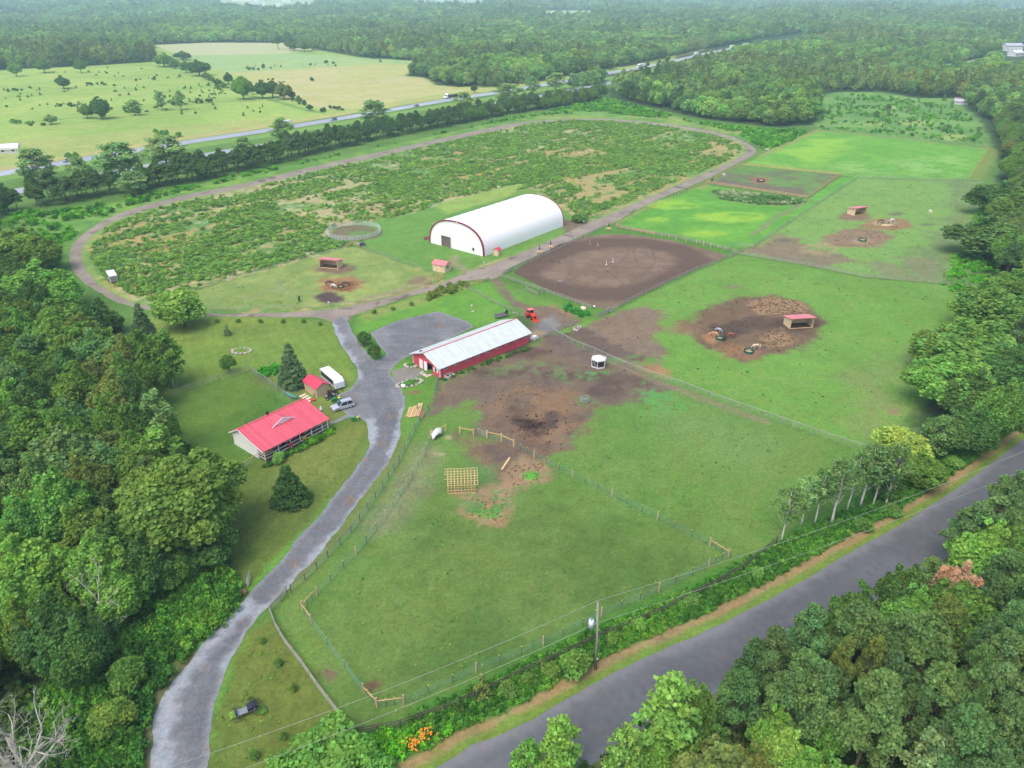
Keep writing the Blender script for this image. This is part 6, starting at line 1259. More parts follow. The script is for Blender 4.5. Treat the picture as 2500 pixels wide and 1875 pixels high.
# ---------------- vehicles ----------------
def car(px,py,rz,m_,label,L=4.6,Wd=1.85,hh=1.65,name='car',cat='car',group=None,suv=True):
    e=thing(name,label,cat,at(px,py),rz,group);w=Wd/2;h1=.95 if suv else .85
    b=MB();pr=[(-L/2,.35),(-L/2,.8),(-L/2+.12,h1),(L/2-1.25,h1),(L/2-.12,h1-.2),(L/2,.55),(L/2,.3),(L/2-.4,.25),(-L/2+.3,.25)]
    b.prism([(a,z) for a,z in pr],-w,w);body=b.part('body',m_,e,bevel=.07)
    c=MB();x0,x1=-L/2+.1,L/2-1.35;t0,t1=x0+.35,x1-.75
    vs=[(x0,-w+.06,h1),(x1,-w+.06,h1),(x1,w-.06,h1),(x0,w-.06,h1),(t0,-w+.24,hh),(t1,-w+.24,hh),(t1,w-.24,hh),(t0,w-.24,hh)]
    c.add(vs,[(0,1,5,4),(1,2,6,5),(2,3,7,6),(3,0,4,7),(4,5,6,7)],0);c.part('window_band',mGlass,e)
    r=MB();r.box(t0-.06,t1+.06,-w+.2,w-.2,hh-.03,hh+.04);r.part('roof',m_,e,bevel=.03)
    for s_ in(-1,1):
        for xx in(x0+.05,(t0+t1)/2,x1-.32):
            pass
    for s_ in(-1,1):
        q=MB()
        q.beam((x0+.1,s_*(w-.07),h1),(t0+.05,s_*(w-.22),hh),.09,.1);q.beam((x1-.05,s_*(w-.07),h1),(t1,s_*(w-.22),hh),.08,.09);q.beam(((t0+t1)/2,s_*(w-.05),h1),((t0+t1)/2,s_*(w-.21),hh),.06,.09);q.part('window_pillar',m_,e)
        MB().box(L/2-.16,L/2+.01,s_*(w-.35)-.2,s_*(w-.35)+.2,.6,.75).part('headlight',mLight,e);MB().box(-L/2-.02,-L/2+.1,s_*(w-.25)-.14,s_*(w-.25)+.14,.75,.98).part('tail_light',mRedC,e)
        MB().box(x1-.45,x1-.25,s_*(w+.08)-.1,s_*(w+.08)+.1,h1,h1+.16).part('mirror',m_,e)
        for xx in(-L/2+.85,L/2-.9): wheel(e,xx,s_*(w-.1),.36,.26)
        rr=MB();rr.beam((t0+.1,s_*(w-.32),hh+.08),(t1-.1,s_*(w-.32),hh+.08),.04,.05);rr.part('roof_rail',mGrey,e)
    MB().box(L/2-.02,L/2+.03,-.5,.5,.42,.62).part('grille',mBlack,e);return e
car(837,996,R(180+32),mSil,'silver sport utility vehicle parked on the gravel drive by the house')
def truck(px,py,rz,label,cabc,trm,trailer=12.,name='truck',flat=False):
    e=thing(name,label,'truck',at(px,py),rz,'trucks on the highway');b=MB();b.prism([(2.9,.7),(5.9,.7),(5.9,1.7),(4.4,1.9),(4.1,3.),(3.4,3.8),(2.9,3.9)],-1.2,1.2);b.part('cab',cabc,e)
    MB().box(4.06,4.45,-1.0,1.0,2.05,2.85).part('windscreen',mGlass,e)
    t=MB()
    if flat: t.box(-trailer+2.6,2.5,-1.25,1.25,1.1,2.6)
    else: t.box(-trailer+2.6,2.5,-1.27,1.27,1.1,3.95)
    t.part('trailer',trm,e,bevel=.03);MB().box(-trailer+2.8,5.6,-.5,.5,.6,1.05).part('chassis',mBlack,e)
    for s_ in(-1,1):
        for xx in(5.1,2.2,1.1,-trailer+5.2,-trailer+4.): wheel(e,xx,s_*1.0,.5,.4)
mDT=mat('dark_trailer',A(60,64,74),.6,.1);ha=lambda a,b:angp(a,b)+math.pi
truck(1098,240,ha((1075,247),(1135,238)),'white truck tractor with low dark trailer on the highway',mWht,mDT,12,flat=True)
truck(1468,182,ha((1400,194),(1469,182)),'white lorry partly behind poplars, nearest on the far highway stretch',mWht,mWht)
truck(1562,165,ha((1548,168),(1618,155)),'white lorry in the clear gap of the far highway',mWht,mWht,14)
truck(1698,136,ha((1618,155),(1720,131)),'white lorry half hidden by the far wood',mWht,mWht,14);truck(1785,118,ha((1720,131),(1792,117)),'white lorry, left of the distant pair',mWht,mWht,13);truck(1818,113,ha((1792,117),(1865,106)),'white lorry, right of the distant pair',mWht,mWht,13)
truck(690,312,ha((649,319),(726,307)),'blue-cabbed truck with white load behind the tall poplar',mat('blue_cab',A(70,150,200),.4,.05),mWht,9)
def hcar(px,py,m_,label,**k): car(px,py,ha(*((a,b) for a,b in((px-40,0),(px+40,0)))) if 0 else HA_(px),m_,label,group='cars on the highway',**k)
def HA_(px):
    for i in range(len(HWY)-1):
        if HWY[i][0]<=px<HWY[i+1][0]: return angp(HWY[i],HWY[i+1])+math.pi
hcar(815,294,mGrey,'grey car on the highway right of the blue-cabbed truck');hcar(1015,261,mSil,'silver car on the highway left of the white truck tractor',L=5.2);hcar(168,395,mGrey,'grey pick-up at the left end of the highway',L=5.4);hcar(1518,175,mWht,'white car on the far highway between two lorries')
def atv(px,py,rz,m1,m2,label,name='quad_bike',cat='vehicle'):
    e=thing(name,label,cat,at(px,py),rz);b=MB();b.prism([(-.85,.55),(-.8,.85),(-.3,.8),(0,.95),(.45,.9),(.9,.75),(.85,.5)],-.28,.28);b.part('body',m1,e,bevel=.05)
    MB().box(-.7,-.05,-.18,.18,.86,1.0).part('seat',mBlack,e,bevel=.04);q=MB();q.tube([(.3,-.4,1.15),(.25,0,1.1),(.3,.4,1.15)],[.03]*3,6);q.part('handlebar',mBlack,e)
    for a in(-.95,.55): MB().box(a,a+.45,-.45,.45,.86,.9).part('rack',m2,e)
    for xx in(-.65,.7):
        for s_ in(-1,1): wheel(e,xx,s_*.45,.3,.26)
    for s_ in(-1,1): q=MB();q.box(-.95,-.4,s_*.45-.16,s_*.45+.16,.64,.7).box(.4,.95,s_*.45-.16,s_*.45+.16,.64,.7);q.part('mudguard',m1,e)
atv(806,973,R(215),mBlack,mGrey,'black quad bike parked between garden shed and green mower');atv(813,963,R(200),mat('dark_maroon',A(70,40,44),.5,.1),mBlack,'second dark quad bike behind the black one by the shed')
atv(1042,585,R(190),mRedC,mBlack,'red and black quad bike beside the white hall');
def mower(px,py,rz,label,s=1.):
    e=thing('lawn_tractor',label,'tractor',at(px,py),rz);e.scale=(s,s,s);b=MB();b.prism([(-.1,.4),(-.1,.75),(.2,.95),(.95,.9),(1.05,.7),(1.0,.4)],-.28,.28);b.part('hood',mGr,e,bevel=.05)
    b=MB();b.box(-.95,-.1,-.42,.42,.45,.62);b.part('rear_body',mGr,e,bevel=.04);b=MB();b.box(-.75,-.3,-.25,.25,.64,.76).box(-.85,-.72,-.25,.25,.7,1.15);b.part('seat',mYe,e,bevel=.05)
    b=MB();b.tube([(0,0,.9),(-.15,0,1.05)],[.02]*2,6);b.tube([(-.15+.02*math.cos(0),0,1.05)]+[(-.16+.07*math.cos(a),.17*math.sin(a),1.06+.15*math.cos(a)) for a in np.linspace(0,6.28,10)],[.015]*11,5);b.part('steering_wheel',mBlack,e)
    MB().box(-.35,.45,-.55,.55,.14,.3).part('mower_deck',mGr,e)
    for s_ in(-1,1): wheel(e,.75,s_*.4,.2,.16,rim=mYe);wheel(e,-.6,s_*.42,.27,.24,rim=mYe)
mower(822,980,R(217),'green lawn tractor with yellow seat beside the silver car');mower(868,1026,R(200),'small green toy tractor with yellow seat on the path edge',.85)
# side-by-side utility vehicle near the round pen
e=thing('utility_vehicle','dark utility buggy with pale bonnet beside the paddock corner','vehicle',at(882,600),R(200));b=MB();b.prism([(-1.3,.4),(-1.3,.85),(-.1,.85),(.5,.9),(1.3,.7),(1.35,.4)],-.65,.65);b.part('body',mat('navy',A(40,50,84),.5,.1),e,bevel=.05);MB().box(.45,1.25,-.5,.5,.86,.93).part('bonnet',mSil,e)
b=MB()
for s_ in(-1,1): b.beam((-.7,s_*.55,.85),(-.6,s_*.5,1.75),.06,.06);b.beam((.5,s_*.55,.9),(.1,s_*.5,1.75),.06,.06)
b.box(-.65,.15,-.55,.55,1.73,1.79);b.part('roll_cage',mBlack,e)
for xx in(-.9,.9):
    for s_ in(-1,1): wheel(e,xx,s_*.65,.33,.26)
# orange tractor with loader
e=thing('tractor','orange compact tractor with front loader and cab beside the barn','tractor',at(1296,776),angp((1288,768),(1312,785)))
b=MB();b.prism([(.2,.8),(.2,1.45),(.5,1.5),(1.6,1.3),(1.75,1.1),(1.7,.75)],-.42,.42);b.part('hood',mOr,e,bevel=.08);MB().box(-.9,.3,-.35,.35,.6,1.).part('chassis',mBlack,e)
c=MB();c.add([(-1.,-.65,1.),(.35,-.65,1.),(.35,.65,1.),(-1.,.65,1.),(-.9,-.58,2.25),(.2,-.58,2.25),(.2,.58,2.25),(-.9,.58,2.25)],[(0,1,5,4),(1,2,6,5),(2,3,7,6),(3,0,4,7)]);c.part('cab_glass',mGlass,e)
c=MB()
for a,bb in(((-1.,-.66,1.),(-.9,-.6,2.25)),((-1.,.66,1.),(-.9,.6,2.25)),((.36,-.66,1.),(.21,-.6,2.25)),((.36,.66,1.),(.21,.6,2.25))): c.beam(a,bb,.08,.08)
c.part('cab_pillar',mOr,e);MB().box(-1.05,.4,-.72,.72,2.25,2.38).part('cab_roof',mOrL,e,bevel=.05)
for s_ in(-1,1):
    wheel(e,-.55,s_*.75,.62,.38,rim=mOr);wheel(e,1.25,s_*.6,.38,.26,rim=mOr);MB().prism([(-1.2,.95),(-1.1,1.3),(-.5,1.42),(.1,1.25),(.1,1.15),(-.5,1.3),(-1.,1.2)],s_*.75-.2,s_*.75+.2).part('fender',mOr,e)
    l=MB();l.beam((.3,s_*.5,1.35),(1.7,s_*.5,1.25),.1,.16);l.beam((1.7,s_*.5,1.25),(2.45,s_*.5,.35),.1,.16);l.part('loader_arm',mOr,e)
b=MB();b.prism([(2.35,.1),(2.3,.65),(2.4,.7),(2.5,.2),(3.,.1),(3.,.04),(2.4,.04)],-.8,.8);b.part('bucket',mOr,e)
# trailers
def htrailer(px,py,rz,label,L=4.6,Wd=2.,h=2.3):
    e=thing('horse_trailer',label,'trailer',at(px,py),rz);w=Wd/2;b=MB();b.prism([(-L/2,.45),(-L/2,h),(L/2-.7,h),(L/2,h-.5),(L/2,.45)],-w,w);b.part('body',mLight,e,bevel=.05)
    r=MB();r.box(-L/2-.04,L/2-.68,-w-.03,w+.03,h+.003,h+.06);r.part('roof',mWht,e);MB().box(-L/2-.03,-L/2-.003,-w+.15,w-.15,.55,h-.25).part('rear_door',mGrey,e)
    for s_ in(-1,1):
        p=MB();p.box(-L/2+.3,L/2-.9,min(s_*w,s_*(w+.012)),max(s_*w,s_*(w+.012)),1.05,h-.2);p.part('side_window',mGlass,e);wheel(e,-.45,s_*(w+.05),.33,.22);wheel(e,.35,s_*(w+.05),.33,.22)
        MB().box(-.95,.85,s_*w-(.02 if s_>0 else .28),s_*w+(.28 if s_>0 else .02),.7,.76).part('mudguard',mGrey,e)
    t=MB();t.beam((L/2,-.5,.5),(L/2+1.1,0,.5),.08,.08);t.beam((L/2,.5,.5),(L/2+1.1,0,.5),.08,.08);t.box(L/2+.95,L/2+1.05,-.04,.04,0,.7);t.part('hitch',mBlack,e);return e
htrailer(813,936,R(-52.4),'white horse trailer with sloping grey front behind the garden shed',7.4,2.15,2.35)
htrailer(276,684,angp((268,656),(279,674))+math.pi,'small white horse trailer parked inside the left bend of the track',6.4,2.1)
e=thing('utility_trailer','grey open utility trailer with dark ramp behind the barn','trailer',at(1222,775),angp((1200,780),(1236,772)));b=MB();b.box(-1.6,1.6,-.75,.75,.45,.52).box(-1.6,1.6,-.78,-.7,.5,.95).box(-1.6,1.6,.7,.78,.5,.95).box(-1.64,-1.57,-.78,.78,.5,.95);b.part('bed',mGrey,e);MB().beam((1.65,0,.55),(1.95,0,1.7),1.45,.05).part('ramp',mBlack,e)
MB().box(-1.5,1.5,-.68,.68,.53,.56).part('floor',mDeck,e)
for s_ in(-1,1): wheel(e,0,s_*.85,.32,.2)
# ---------------- horses ----------------
def horse(px,py,rz,col,mane,label,down=True,s=1.,spots=False,group='horses grazing in the paddocks',turn=0.,mask=None):
    e=thing('horse',label,'horse',at(px,py),rz,group);e.scale=(s,s,s)
    V=[];E=[];Rr=[]
    def v(p,r): V.append(p);Rr.append(r);return len(V)-1
    def ch(i,*q):
        for p,r in q: j=v(p,r);E.append((i,j));i=j
        return i
    root=v((0,0,1.18),(.27,.3))
    sh=ch(root,((.4,0,1.17),(.27,.31)),((.68,0,1.22),(.22,.28)));hp=ch(root,((-.38,0,1.2),(.27,.3)),((-.66,0,1.22),(.22,.24)),)
    if down: nk=ch(sh,((.92,turn*.2,1.12),(.13,.2)),((1.15,turn*.45,.8),(.09,.14)),((1.28,turn*.6,.52),(.085,.12)),((1.26,turn*.7,.24),(.06,.07)),((1.22,turn*.72,.1),(.05,.055)))
    else: nk=ch(sh,((.9,0,1.42),(.12,.18)),((1.12,turn*.2,1.68),(.09,.13)),((1.2,turn*.3,1.8),(.085,.11)),((1.42,turn*.45,1.62),(.065,.075)),((1.55,turn*.55,1.5),(.05,.055)))
    for s_ in(-1,1):
        f=random.uniform(-.1,.12);ch(sh,((.62,s_*.17,.92),(.1,.12)),((.6+f*.5,s_*.17,.62),(.065,.07)),((.6+f,s_*.17,.5),(.05,.055)),((.6+f,s_*.17,.14),(.036,.036)),((.63+f,s_*.17,.03),(.05,.06)))
        f=random.uniform(-.12,.1);ch(hp,((-.62,s_*.17,.95),(.13,.17)),((-.56,s_*.17,.72),(.08,.1)),((-.74+f,s_*.17,.52),(.055,.06)),((-.7+f,s_*.17,.14),(.038,.038)),((-.66+f,s_*.17,.03),(.05,.06)))
    me=bpy.data.meshes.new('body');me.from_pydata(V,E,[]);o=mobj('body',me,e);k=o.modifiers.new('skin','SKIN');
    for i,r in enumerate(Rr): me.skin_vertices[0].data[i].radius=r
    me.skin_vertices[0].data[0].use_root=True;o.modifiers.new('sub','SUBSURF').levels=1;o.modifiers['sub'].render_levels=2
    m_=mat('coat_%d_%d_%d'%col[:3]+('s' if spots else ''),A(*col[:3]),.6,.45 if spots else .1,3.5 if spots else 1.5);me.materials.append(m_)
    mm=mat('mane_%d_%d_%d'%mane,A(*mane),.8,.15)
    b=MB();b.tube([(-.78,0,1.28),(-.93,0,1.1),(-.95,.02,.75),(-.92,.03,.45)],[.05,.075,.08,.03],8);b.part('tail',mm,e)
    b=MB();hd=V[nk-1 if down else nk-1]
    path=[V[E_] for E_ in range(len(V)) if 0] ;P0=(.7,0,1.5) if down else (.72,0,1.5)
    pts=[(.62,0,1.5),(.93,turn*.2,1.3),(1.2,turn*.45,.95),(1.36,turn*.6,.62)] if down else [(.62,0,1.52),(.84,0,1.62),(1.02,turn*.2,1.82),(1.14,turn*.3,1.92)]
    b.tube(pts,[.05,.07,.06,.04],6);b.part('mane',mm,e)
    b=MB();hx=Vector((1.34,turn*.6,.6)) if down else Vector((1.16,turn*.3,1.9))
    for s_ in(-1,1): b.tube([hx+Vector((0,s_*.06,0)),hx+Vector((.03,s_*.09,.16))],[.04,.008],6)
    b.part('ears',m_,e);
    if mask: b=MB();b.tube([hx+Vector((.02,0,-.05)),hx+Vector((-.04,0,-.3))] if down else [hx,hx+Vector((.3,0,-.2))],[.12,.1],8);b.part('fly_mask',mask,e)
DB,BL,WH,PA,CH_,PL=(74,52,44),(36,34,38),(236,234,230),(206,146,84),(150,84,50),(226,198,168)
horse(803,697,R(8),DB,(30,26,26),'dark brown horse facing away, back left at the hay in the left paddock',turn=-.3)
horse(813,703,R(-15),WH,(240,240,238),'small white horse in front at the hay of the left paddock',s=.85);horse(846,699,R(187),DB,(30,26,26),'dark brown horse facing left at the hay in the left paddock')
horse(731,735,R(-75),BL,(24,24,26),'black horse grazing alone near the track fence')
horse(1740,823,R(-20),PA,(240,230,214),'golden horse with white mane at the left of the green feeder');horse(1768,832,R(62),BL,(26,26,30),'black horse in front of the chestnut one at the green feeder');horse(1784,826,R(165),CH_,(120,64,40),'chestnut horse at the right of the green feeder')
horse(1752,812,R(-35),(176,180,190),(130,136,150),'pale grey horse behind the golden one at the feeder',s=.9)
horse(1846,853,R(190),PL,(250,244,232),'cream horse eating from the right green feeder')
horse(2270,522,R(95),(238,234,210),(240,236,220),'white horse seen from behind grazing alone in the far paddock');horse(2378,494,R(235),BL,(24,24,26),'black horse grazing alone at the far right by the oaks')
horse(2148,545,R(-10),(104,58,42),(40,26,22),'brown horse at the far hay heap');horse(2163,547,R(170),(150,140,120),(60,54,50),'mottled rug-covered horse at the far hay heap',spots=True);horse(2178,543,R(200),(226,232,240),(230,234,240),'white-rugged horse at the right of the far hay heap')
horse(1768,432,R(200),WH,(190,192,200),'white horse standing at the fence of the small dirt paddock',down=False);horse(1738,444,R(60),BL,(24,24,26),'black horse in the corner of the small dirt paddock',down=False)
# feeders and hay
def feeder(px,py,r,h,m_,label,hay=True,rings=False):
    e=thing('hay_feeder',label,'feeder',at(px,py),0,'round hay feeders');b=MB();n=14;c=[(r*math.cos(6.2832*i/n),r*math.sin(6.2832*i/n)) for i in range(n)]
    if rings:
        for z in(.15,h*.6,h):
            for i in range(n): b.beam((c[i][0],c[i][1],z),(c[(i+1)%n][0],c[(i+1)%n][1],z),.05,.05)
        for i in range(0,n,2): b.beam((c[i][0],c[i][1],0),(c[i][0],c[i][1],h),.05,.05)
        b.part('tube_ring',m_,e)
    else:
        vs=[(x,y,0) for x,y in c]+[(x,y,h*.62) for x,y in c];b.add(vs,[(i,(i+1)%n,n+(i+1)%n,n+i) for i in range(n)]);
        for i in range(n): b.beam((c[i][0],c[i][1],h),(c[(i+1)%n][0],c[(i+1)%n][1],h),.07,.07);b.beam((c[i][0],c[i][1],h*.6),(c[i][0],c[i][1],h),.05,.05)
        o=b.part('ring',m_,e);o.modifiers.new('s','SOLIDIFY').thickness=.04
    if hay: MB().ball((0,0,.1),r*.85,(1,1,.45),n=14,k=6,jit=.12).part('hay',mHay,e)
feeder(1757,828,1.,.95,mDG,'green round feeder between the golden and the black horse');feeder(1828,860,1.15,.95,mDG,'green round feeder in front of the cream horse');feeder(2105,588,1.3,.95,mDG,'green round feeder with pale bales in the far right paddock')
feeder(1857,443,1.6,1.05,mBlack,'dark round feeder in the small dirt paddock');feeder(832,702,.9,.7,mat('dull_green',A(60,66,54),.8,.2),'low dull feeder between the dark horses and the white one')
e=thing('round_cage','small silver hexagonal cage on the worn grass of the yard','cage',at(1427,981));n=6;b=MB()
for z in(.3,.7,1.1):
    for i in range(n): b.beam((1.*math.cos(6.2832*i/n),1.*math.sin(6.2832*i/n),z),(1.*math.cos(6.2832*(i+1)/n),1.*math.sin(6.2832*(i+1)/n),z),.06,.06)
for i in range(n): b.beam((math.cos(6.2832*i/n),math.sin(6.2832*i/n),0),(math.cos(6.2832*i/n),math.sin(6.2832*i/n),1.15),.05,.05)
b.part('cage_frame',mPipe,e);MB().box(-.4,.4,-.3,.3,.1,.7).part('tub',mGrey,e);
o=MB().ball((0,0,0),1.,(2.2,1.3,.35),n=16,k=6,jit=.15).part('hay_heap',mHay);o.location=at(2164,550,0);tag(o,'pale heap of loose hay under the rugged horses','hay')
# gazebo
e=thing('gazebo','white pop-up canopy tent with screened sides in the yard','tent',at(1461,893),R(15));n=6;rr=1.65;c=[(rr*math.cos(6.2832*i/n),rr*math.sin(6.2832*i/n)) for i in range(n)]
b=MB();b.add([(0,0,2.75)]+[(x*1.1,y*1.1,1.95) for x,y in c]+[(x*1.1,y*1.1,1.75) for x,y in c],[(0,1+i,1+(i+1)%n) for i in range(n)]+[(1+i,1+n+i,1+n+(i+1)%n,1+(i+1)%n) for i in range(n)]);b.part('canopy',mTarp,e)
for x,y in c: MB().box(x-.05,x+.05,y-.05,y+.05,0,1.9).part('leg',mLight,e)
b=MB()
for i in(3,4,5):
    (x0,y0),(x1,y1)=c[i],c[(i+1)%n];b.beam((x0,y0,.12),(x1,y1,.12),.1,.22);
    if i!=4: b.beam((x0,y0,.3),(x1,y1,1.8),.04,.04);b.beam((x0,y0,1.8),(x1,y1,.3),.04,.04)
b.part('side_brace',mLight,e);b=MB()
for i in(0,1,2,5):
    (x0,y0),(x1,y1)=c[i],c[(i+1)%n];b.add([(x0,y0,.2),(x1,y1,.2),(x1,y1,1.75),(x0,y0,1.75)],[(0,1,2,3)])
b.part('screen',mat('grey_screen',A(96,96,108),.8,.1),e)
# water troughs, boulders
def trough(px,py,rz,label):
    e=thing('water_trough',label,'trough',at(px,py),rz,'pale troughs');b=MB();a,c_=.95,.65
    for s_ in(-1,1): b.box(-a,a,s_*c_-.07,s_*c_+.07,0,.6).box(s_*a-.07,s_*a+.07,-c_,c_,0.01,.595)
    b.part('rim',mConc,e);MB().box(-a+.08,a-.08,-c_+.08,c_-.08,.02,.3).part('basin',mDark,e);MB().ball((.1,0,.42),.2,(1,1,.5)).part('float_bucket',mWht if 'barn' in label else mGrey,e)
trough(1097,920,R(50),'pale square trough beside the red barn wall');trough(1409,804,R(55),'pale square trough at the rail fence, away from the barn')
def rock(px,py,r,label,m_=None,g=None,sc=(1.3,.9,.7)):
    o=MB().ball((0,0,0),1.,sc,n=9,k=6,jit=.13).part('boulder',m_ or mStone);o.location=at(px,py,r*.4);o.scale=(r,r,r);o.rotation_euler=(0,0,random.uniform(0,6));tag(o,label,'boulder',g);return o
mCre=mat('cream_stone',A(230,212,186),.9,.1);rock(1424,755,.75,'cream woolly-looking boulder beside the arena fence',mCre);rock(1451,749,.35,'small white stone at the arena corner',mWht)
for px,py in((1236,760),(1256,765),(1296,838-8),(1155,762),(1152,748)): rock(px,py,.4,'pale stone lying in the grass behind the barn',None,'stones in the grass behind the barn')
def ring(cx,cy,rx,ry,n,label,plants=True,r=.34):
    x,y,_=G(cx,cy);e=thing('stone_ring',label,'stone ring',(x,y,0))
    for i in range(n):
        a=6.2832*i/n;o=MB().ball((0,0,0),r*random.uniform(.7,1.3),(1.2,.9,.7),n=7,k=5,jit=.15).part('stone',mStone,e);o.location=(rx*math.cos(a),ry*math.sin(a),.15)
    if plants: o=mobj('plants',V_['shrub'][0][0],e,tint('br'));o.scale=(.6*rx/1.3,.6*ry/1.3,.35)
    return e
ring(1000,937,2.9,1.3,16,'oval stone-edged flower bed below the barn forecourt').rotation_euler=(0,0,R(30));ring(590,858,2.2,1.5,13,'round ring of stones on the upper lawn',False);ring(1003,893,1.3,1.,9,'rock garden heap at the left corner of the barn front');ring(1047,912,1.8,.8,10,'rock edging below the shuttered barn window')
rock(985,944,.55,'white boulder at the left end of the flower bed',mWht)
# picnic tables with closed umbrellas
def picnic(px,py,label,umb=True):
    e=thing('picnic_table',label,'table',at(px,py),R(50),'picnic tables by the arena');MB().box(-.9,.9,-.4,.4,.72,.78).part('tabletop',mWoodP,e)
    for s_ in(-1,1):
        MB().box(-.9,.9,s_*.72-.13,s_*.72+.13,.42,.47).part('bench',mWoodP,e);b=MB();b.beam((s_*.6,-.7,0),(s_*.6,.25,.72),.05,.09);b.beam((s_*.6,.7,0),(s_*.6,-.25,.72),.05,.09);b.part('leg',mWoodP,e)
    if umb:
        u=thing('umbrella','closed dark green umbrella rising from the '+label,'umbrella',at(px,py),0);MB().tube([(0,0,0),(0,0,2.9)],[.03]*2,6).part('pole',mDarkW,u);MB().tube([(0,0,1.3),(0,0,1.5),(0,0,2.8)],[.12,.24,.03],10).part('canopy',mat('dark_green_cloth',A(26,58,50),.8,.1),u)
picnic(1317,619,'picnic table nearest the pink-edged flower patch');picnic(1344,606,'picnic table behind the white jump stand');picnic(1486,562,'picnic table at the far corner of the arena',True)
b=MB()
for i in range(8): b.box(-.3+i*.09,-.25+i*.09,-1.5,1.5,.02,.1)
# jumps
def jump(a,b_,m_,pm,label,h=1.2,wing=True):
    p,q=Vector(G(*a)),Vector(G(*b_));e=thing('jump',label,'jump',p,0,'jumps in the riding arena');v=q-p
    for w in(Vector((0,0,0)),v):
        s=MB();s.box(w.x-.06,w.x+.06,w.y-.06,w.y+.06,0,h).box(w.x-.4,w.x+.4,w.y-.05,w.y+.05,0,.1).box(w.x-.05,w.x+.05,w.y-.4,w.y+.4,0,.1);s.beam(w+Vector((.35,0,.05)),w+Vector((0,0,.5)),.06,.06);s.part('stand',m_,e)
    MB().tube([Vector((0,0,.3)),v+Vector((0,0,.3))],[.05]*2,6).part('pole',pm,e)
jump((1480,647),(1496,640),mWht,mGrey,'white jump with low pole in the middle of the arena',1.4);jump((1440,596),(1459,600),mTan,mDarkW,'tan jump at the far left edge of the arena');jump((1346,638),(1366,643),mDarkW,mDarkW,'dark jump at the left side of the arena')
e=MB();e.box(-.8,.8,-.25,.25,0,.35);o=e.part('mounting_block',mGrey);o.location=at(1367,688);o.rotation_euler=(0,0,R(-30));tag(o,'grey block lying in the lower left of the arena','block')
e=thing('display_board','pale lilac board leaning on the lower arena fence','board',at(1484,764),angp((1478,768),(1490,756)));MB().box(-1.1,1.1,-.03,.03,.3,1.5).part('panel',mLil,e);MB().box(-.8,-.72,.0,.08,0,1.3).part('post',mGrayW,e);MB().box(.72,.8,.0,.08,0,1.3).part('post',mGrayW,e)
def sgn(px,py,h,label,w=.4,m_=None,cat='sign'):
    e=thing('sign_post',label,cat,at(px,py),R(20));MB().box(-.04,.04,-.04,.04,0,h).part('post',mGrayW if not m_ else m_,e);MB().box(-w/2,w/2,-.07,-.041,h-w,h).part('plate',mWht,e)
sgn(1181,651,1.6,'white marker on a post beside the track near the tiny shed');sgn(1425,549,1.6,'white marker on a post by the track behind the round bush');sgn(803,746,1.2,'white plate on the fence post below the mud patch',.45);sgn(1339,622,2.,'white post with sign by the arena rail');sgn(850,942,1.5,'thin pale post on the lawn beside the drive',.12,mPipe)
e=thing('garden_ornament','small white ornament on the grass beside the house','ornament',at(784,1003));MB().ball((0,0,.35),.35,(.8,.8,1.1)).part('body',mWht,e);MB().ball((0,0,.85),.2).part('head',mWht,e)
o=MB();o.box(-1.,1.,-.5,.5,.3,.7).box(-1.,-.9,-.5,.5,0,.3).box(.9,1.,-.5,.5,0,.3);o=o.part('crate',mWht);o.location=at(1872,366);o.rotation_euler=(0,0,R(-20));tag(o,'white box standing at the far track bend','box')
o=MB();o.box(-.8,.8,-.6,.6,0,.5).box(-.55,.6,-.45,.45,.5,.85);o=o.part('white_sack_pile',mWht);o.location=at(1304,828);o.rotation_euler=(0,0,R(43));tag(o,'white bags piled at the far end of the barn','bags')
# yard toys and clutter by the spruce
def box1(name,px,py,s,m_,label,cat,rz=0.,top=None):
    e=thing(name,label,cat,at(px,py),rz);MB().box(-s[0]/2,s[0]/2,-s[1]/2,s[1]/2,0,s[2]).part('body',m_,e,bevel=.03)
    if top: MB().prism([(-s[0]*.6,s[2]),(0,s[2]*1.5),(s[0]*.6,s[2])],-s[1]*.6,s[1]*.6).part('roof',top,e)
box1('playhouse',706,944,(1.,1.,1.),mat('beige_plastic',A(226,214,196),.6,.05),'beige toy playhouse with red roof under the spruce','toy',R(30),mRedC);box1('playhouse',731,941,(.9,.9,.9),mGrey,'grey toy playhouse beside the garden shed','toy',R(10),mGrey)
box1('toy_bin',720,952,(1.,.5,.25),mTur,'turquoise toy tray on the grass by the toy houses','toy');box1('toy_car',717,927,(.5,.4,.4),mBlue,'blue toy beneath the spruce','toy')
e=MB();n=9;vs=[]
for i in range(n):
    t=i/(n-1)*2-1;w=.42*(1-t*t)**.6+.02;vs+=[(t*2.2,-w,.45),(t*2.2,-w*.4,.06+.2*t*t),(t*2.2,w*.4,.06+.2*t*t),(t*2.2,w,.45)]
e.add(vs,[(i*4+j,i*4+j+1,i*4+5+j,i*4+4+j) for i in range(n-1) for j in range(3)],0,None,True);o=e.part('canoe',mat('teal_hull',A(70,150,134),.4,.05));o.location=at(709,968);o.rotation_euler=(0,0,angp((698,962),(722,974)));o.modifiers.new('s','SOLIDIFY').thickness=.04;tag(o,'teal canoe lying along the dog yard fence','canoe')
for i in range(4):
    e=MB();e.box(-.28,.28,-.75,.75,0,.14);o=e.part('board',mat('cream_boards',A(236,222,200),.6,.05),bevel=.05);o.location=at(739+i*6.5,966+i*4);o.rotation_euler=(0,0,R(-38));tag(o,'cream slab lying in a row behind the house roof',"slab","slabs in a row beside the garden shed")
o=MB().ball((0,0,.2),.45,(1.4,.8,.6)).part('red_float',mRedC);o.location=at(764,978);tag(o,'red rounded float at the end of the cream slabs','float')
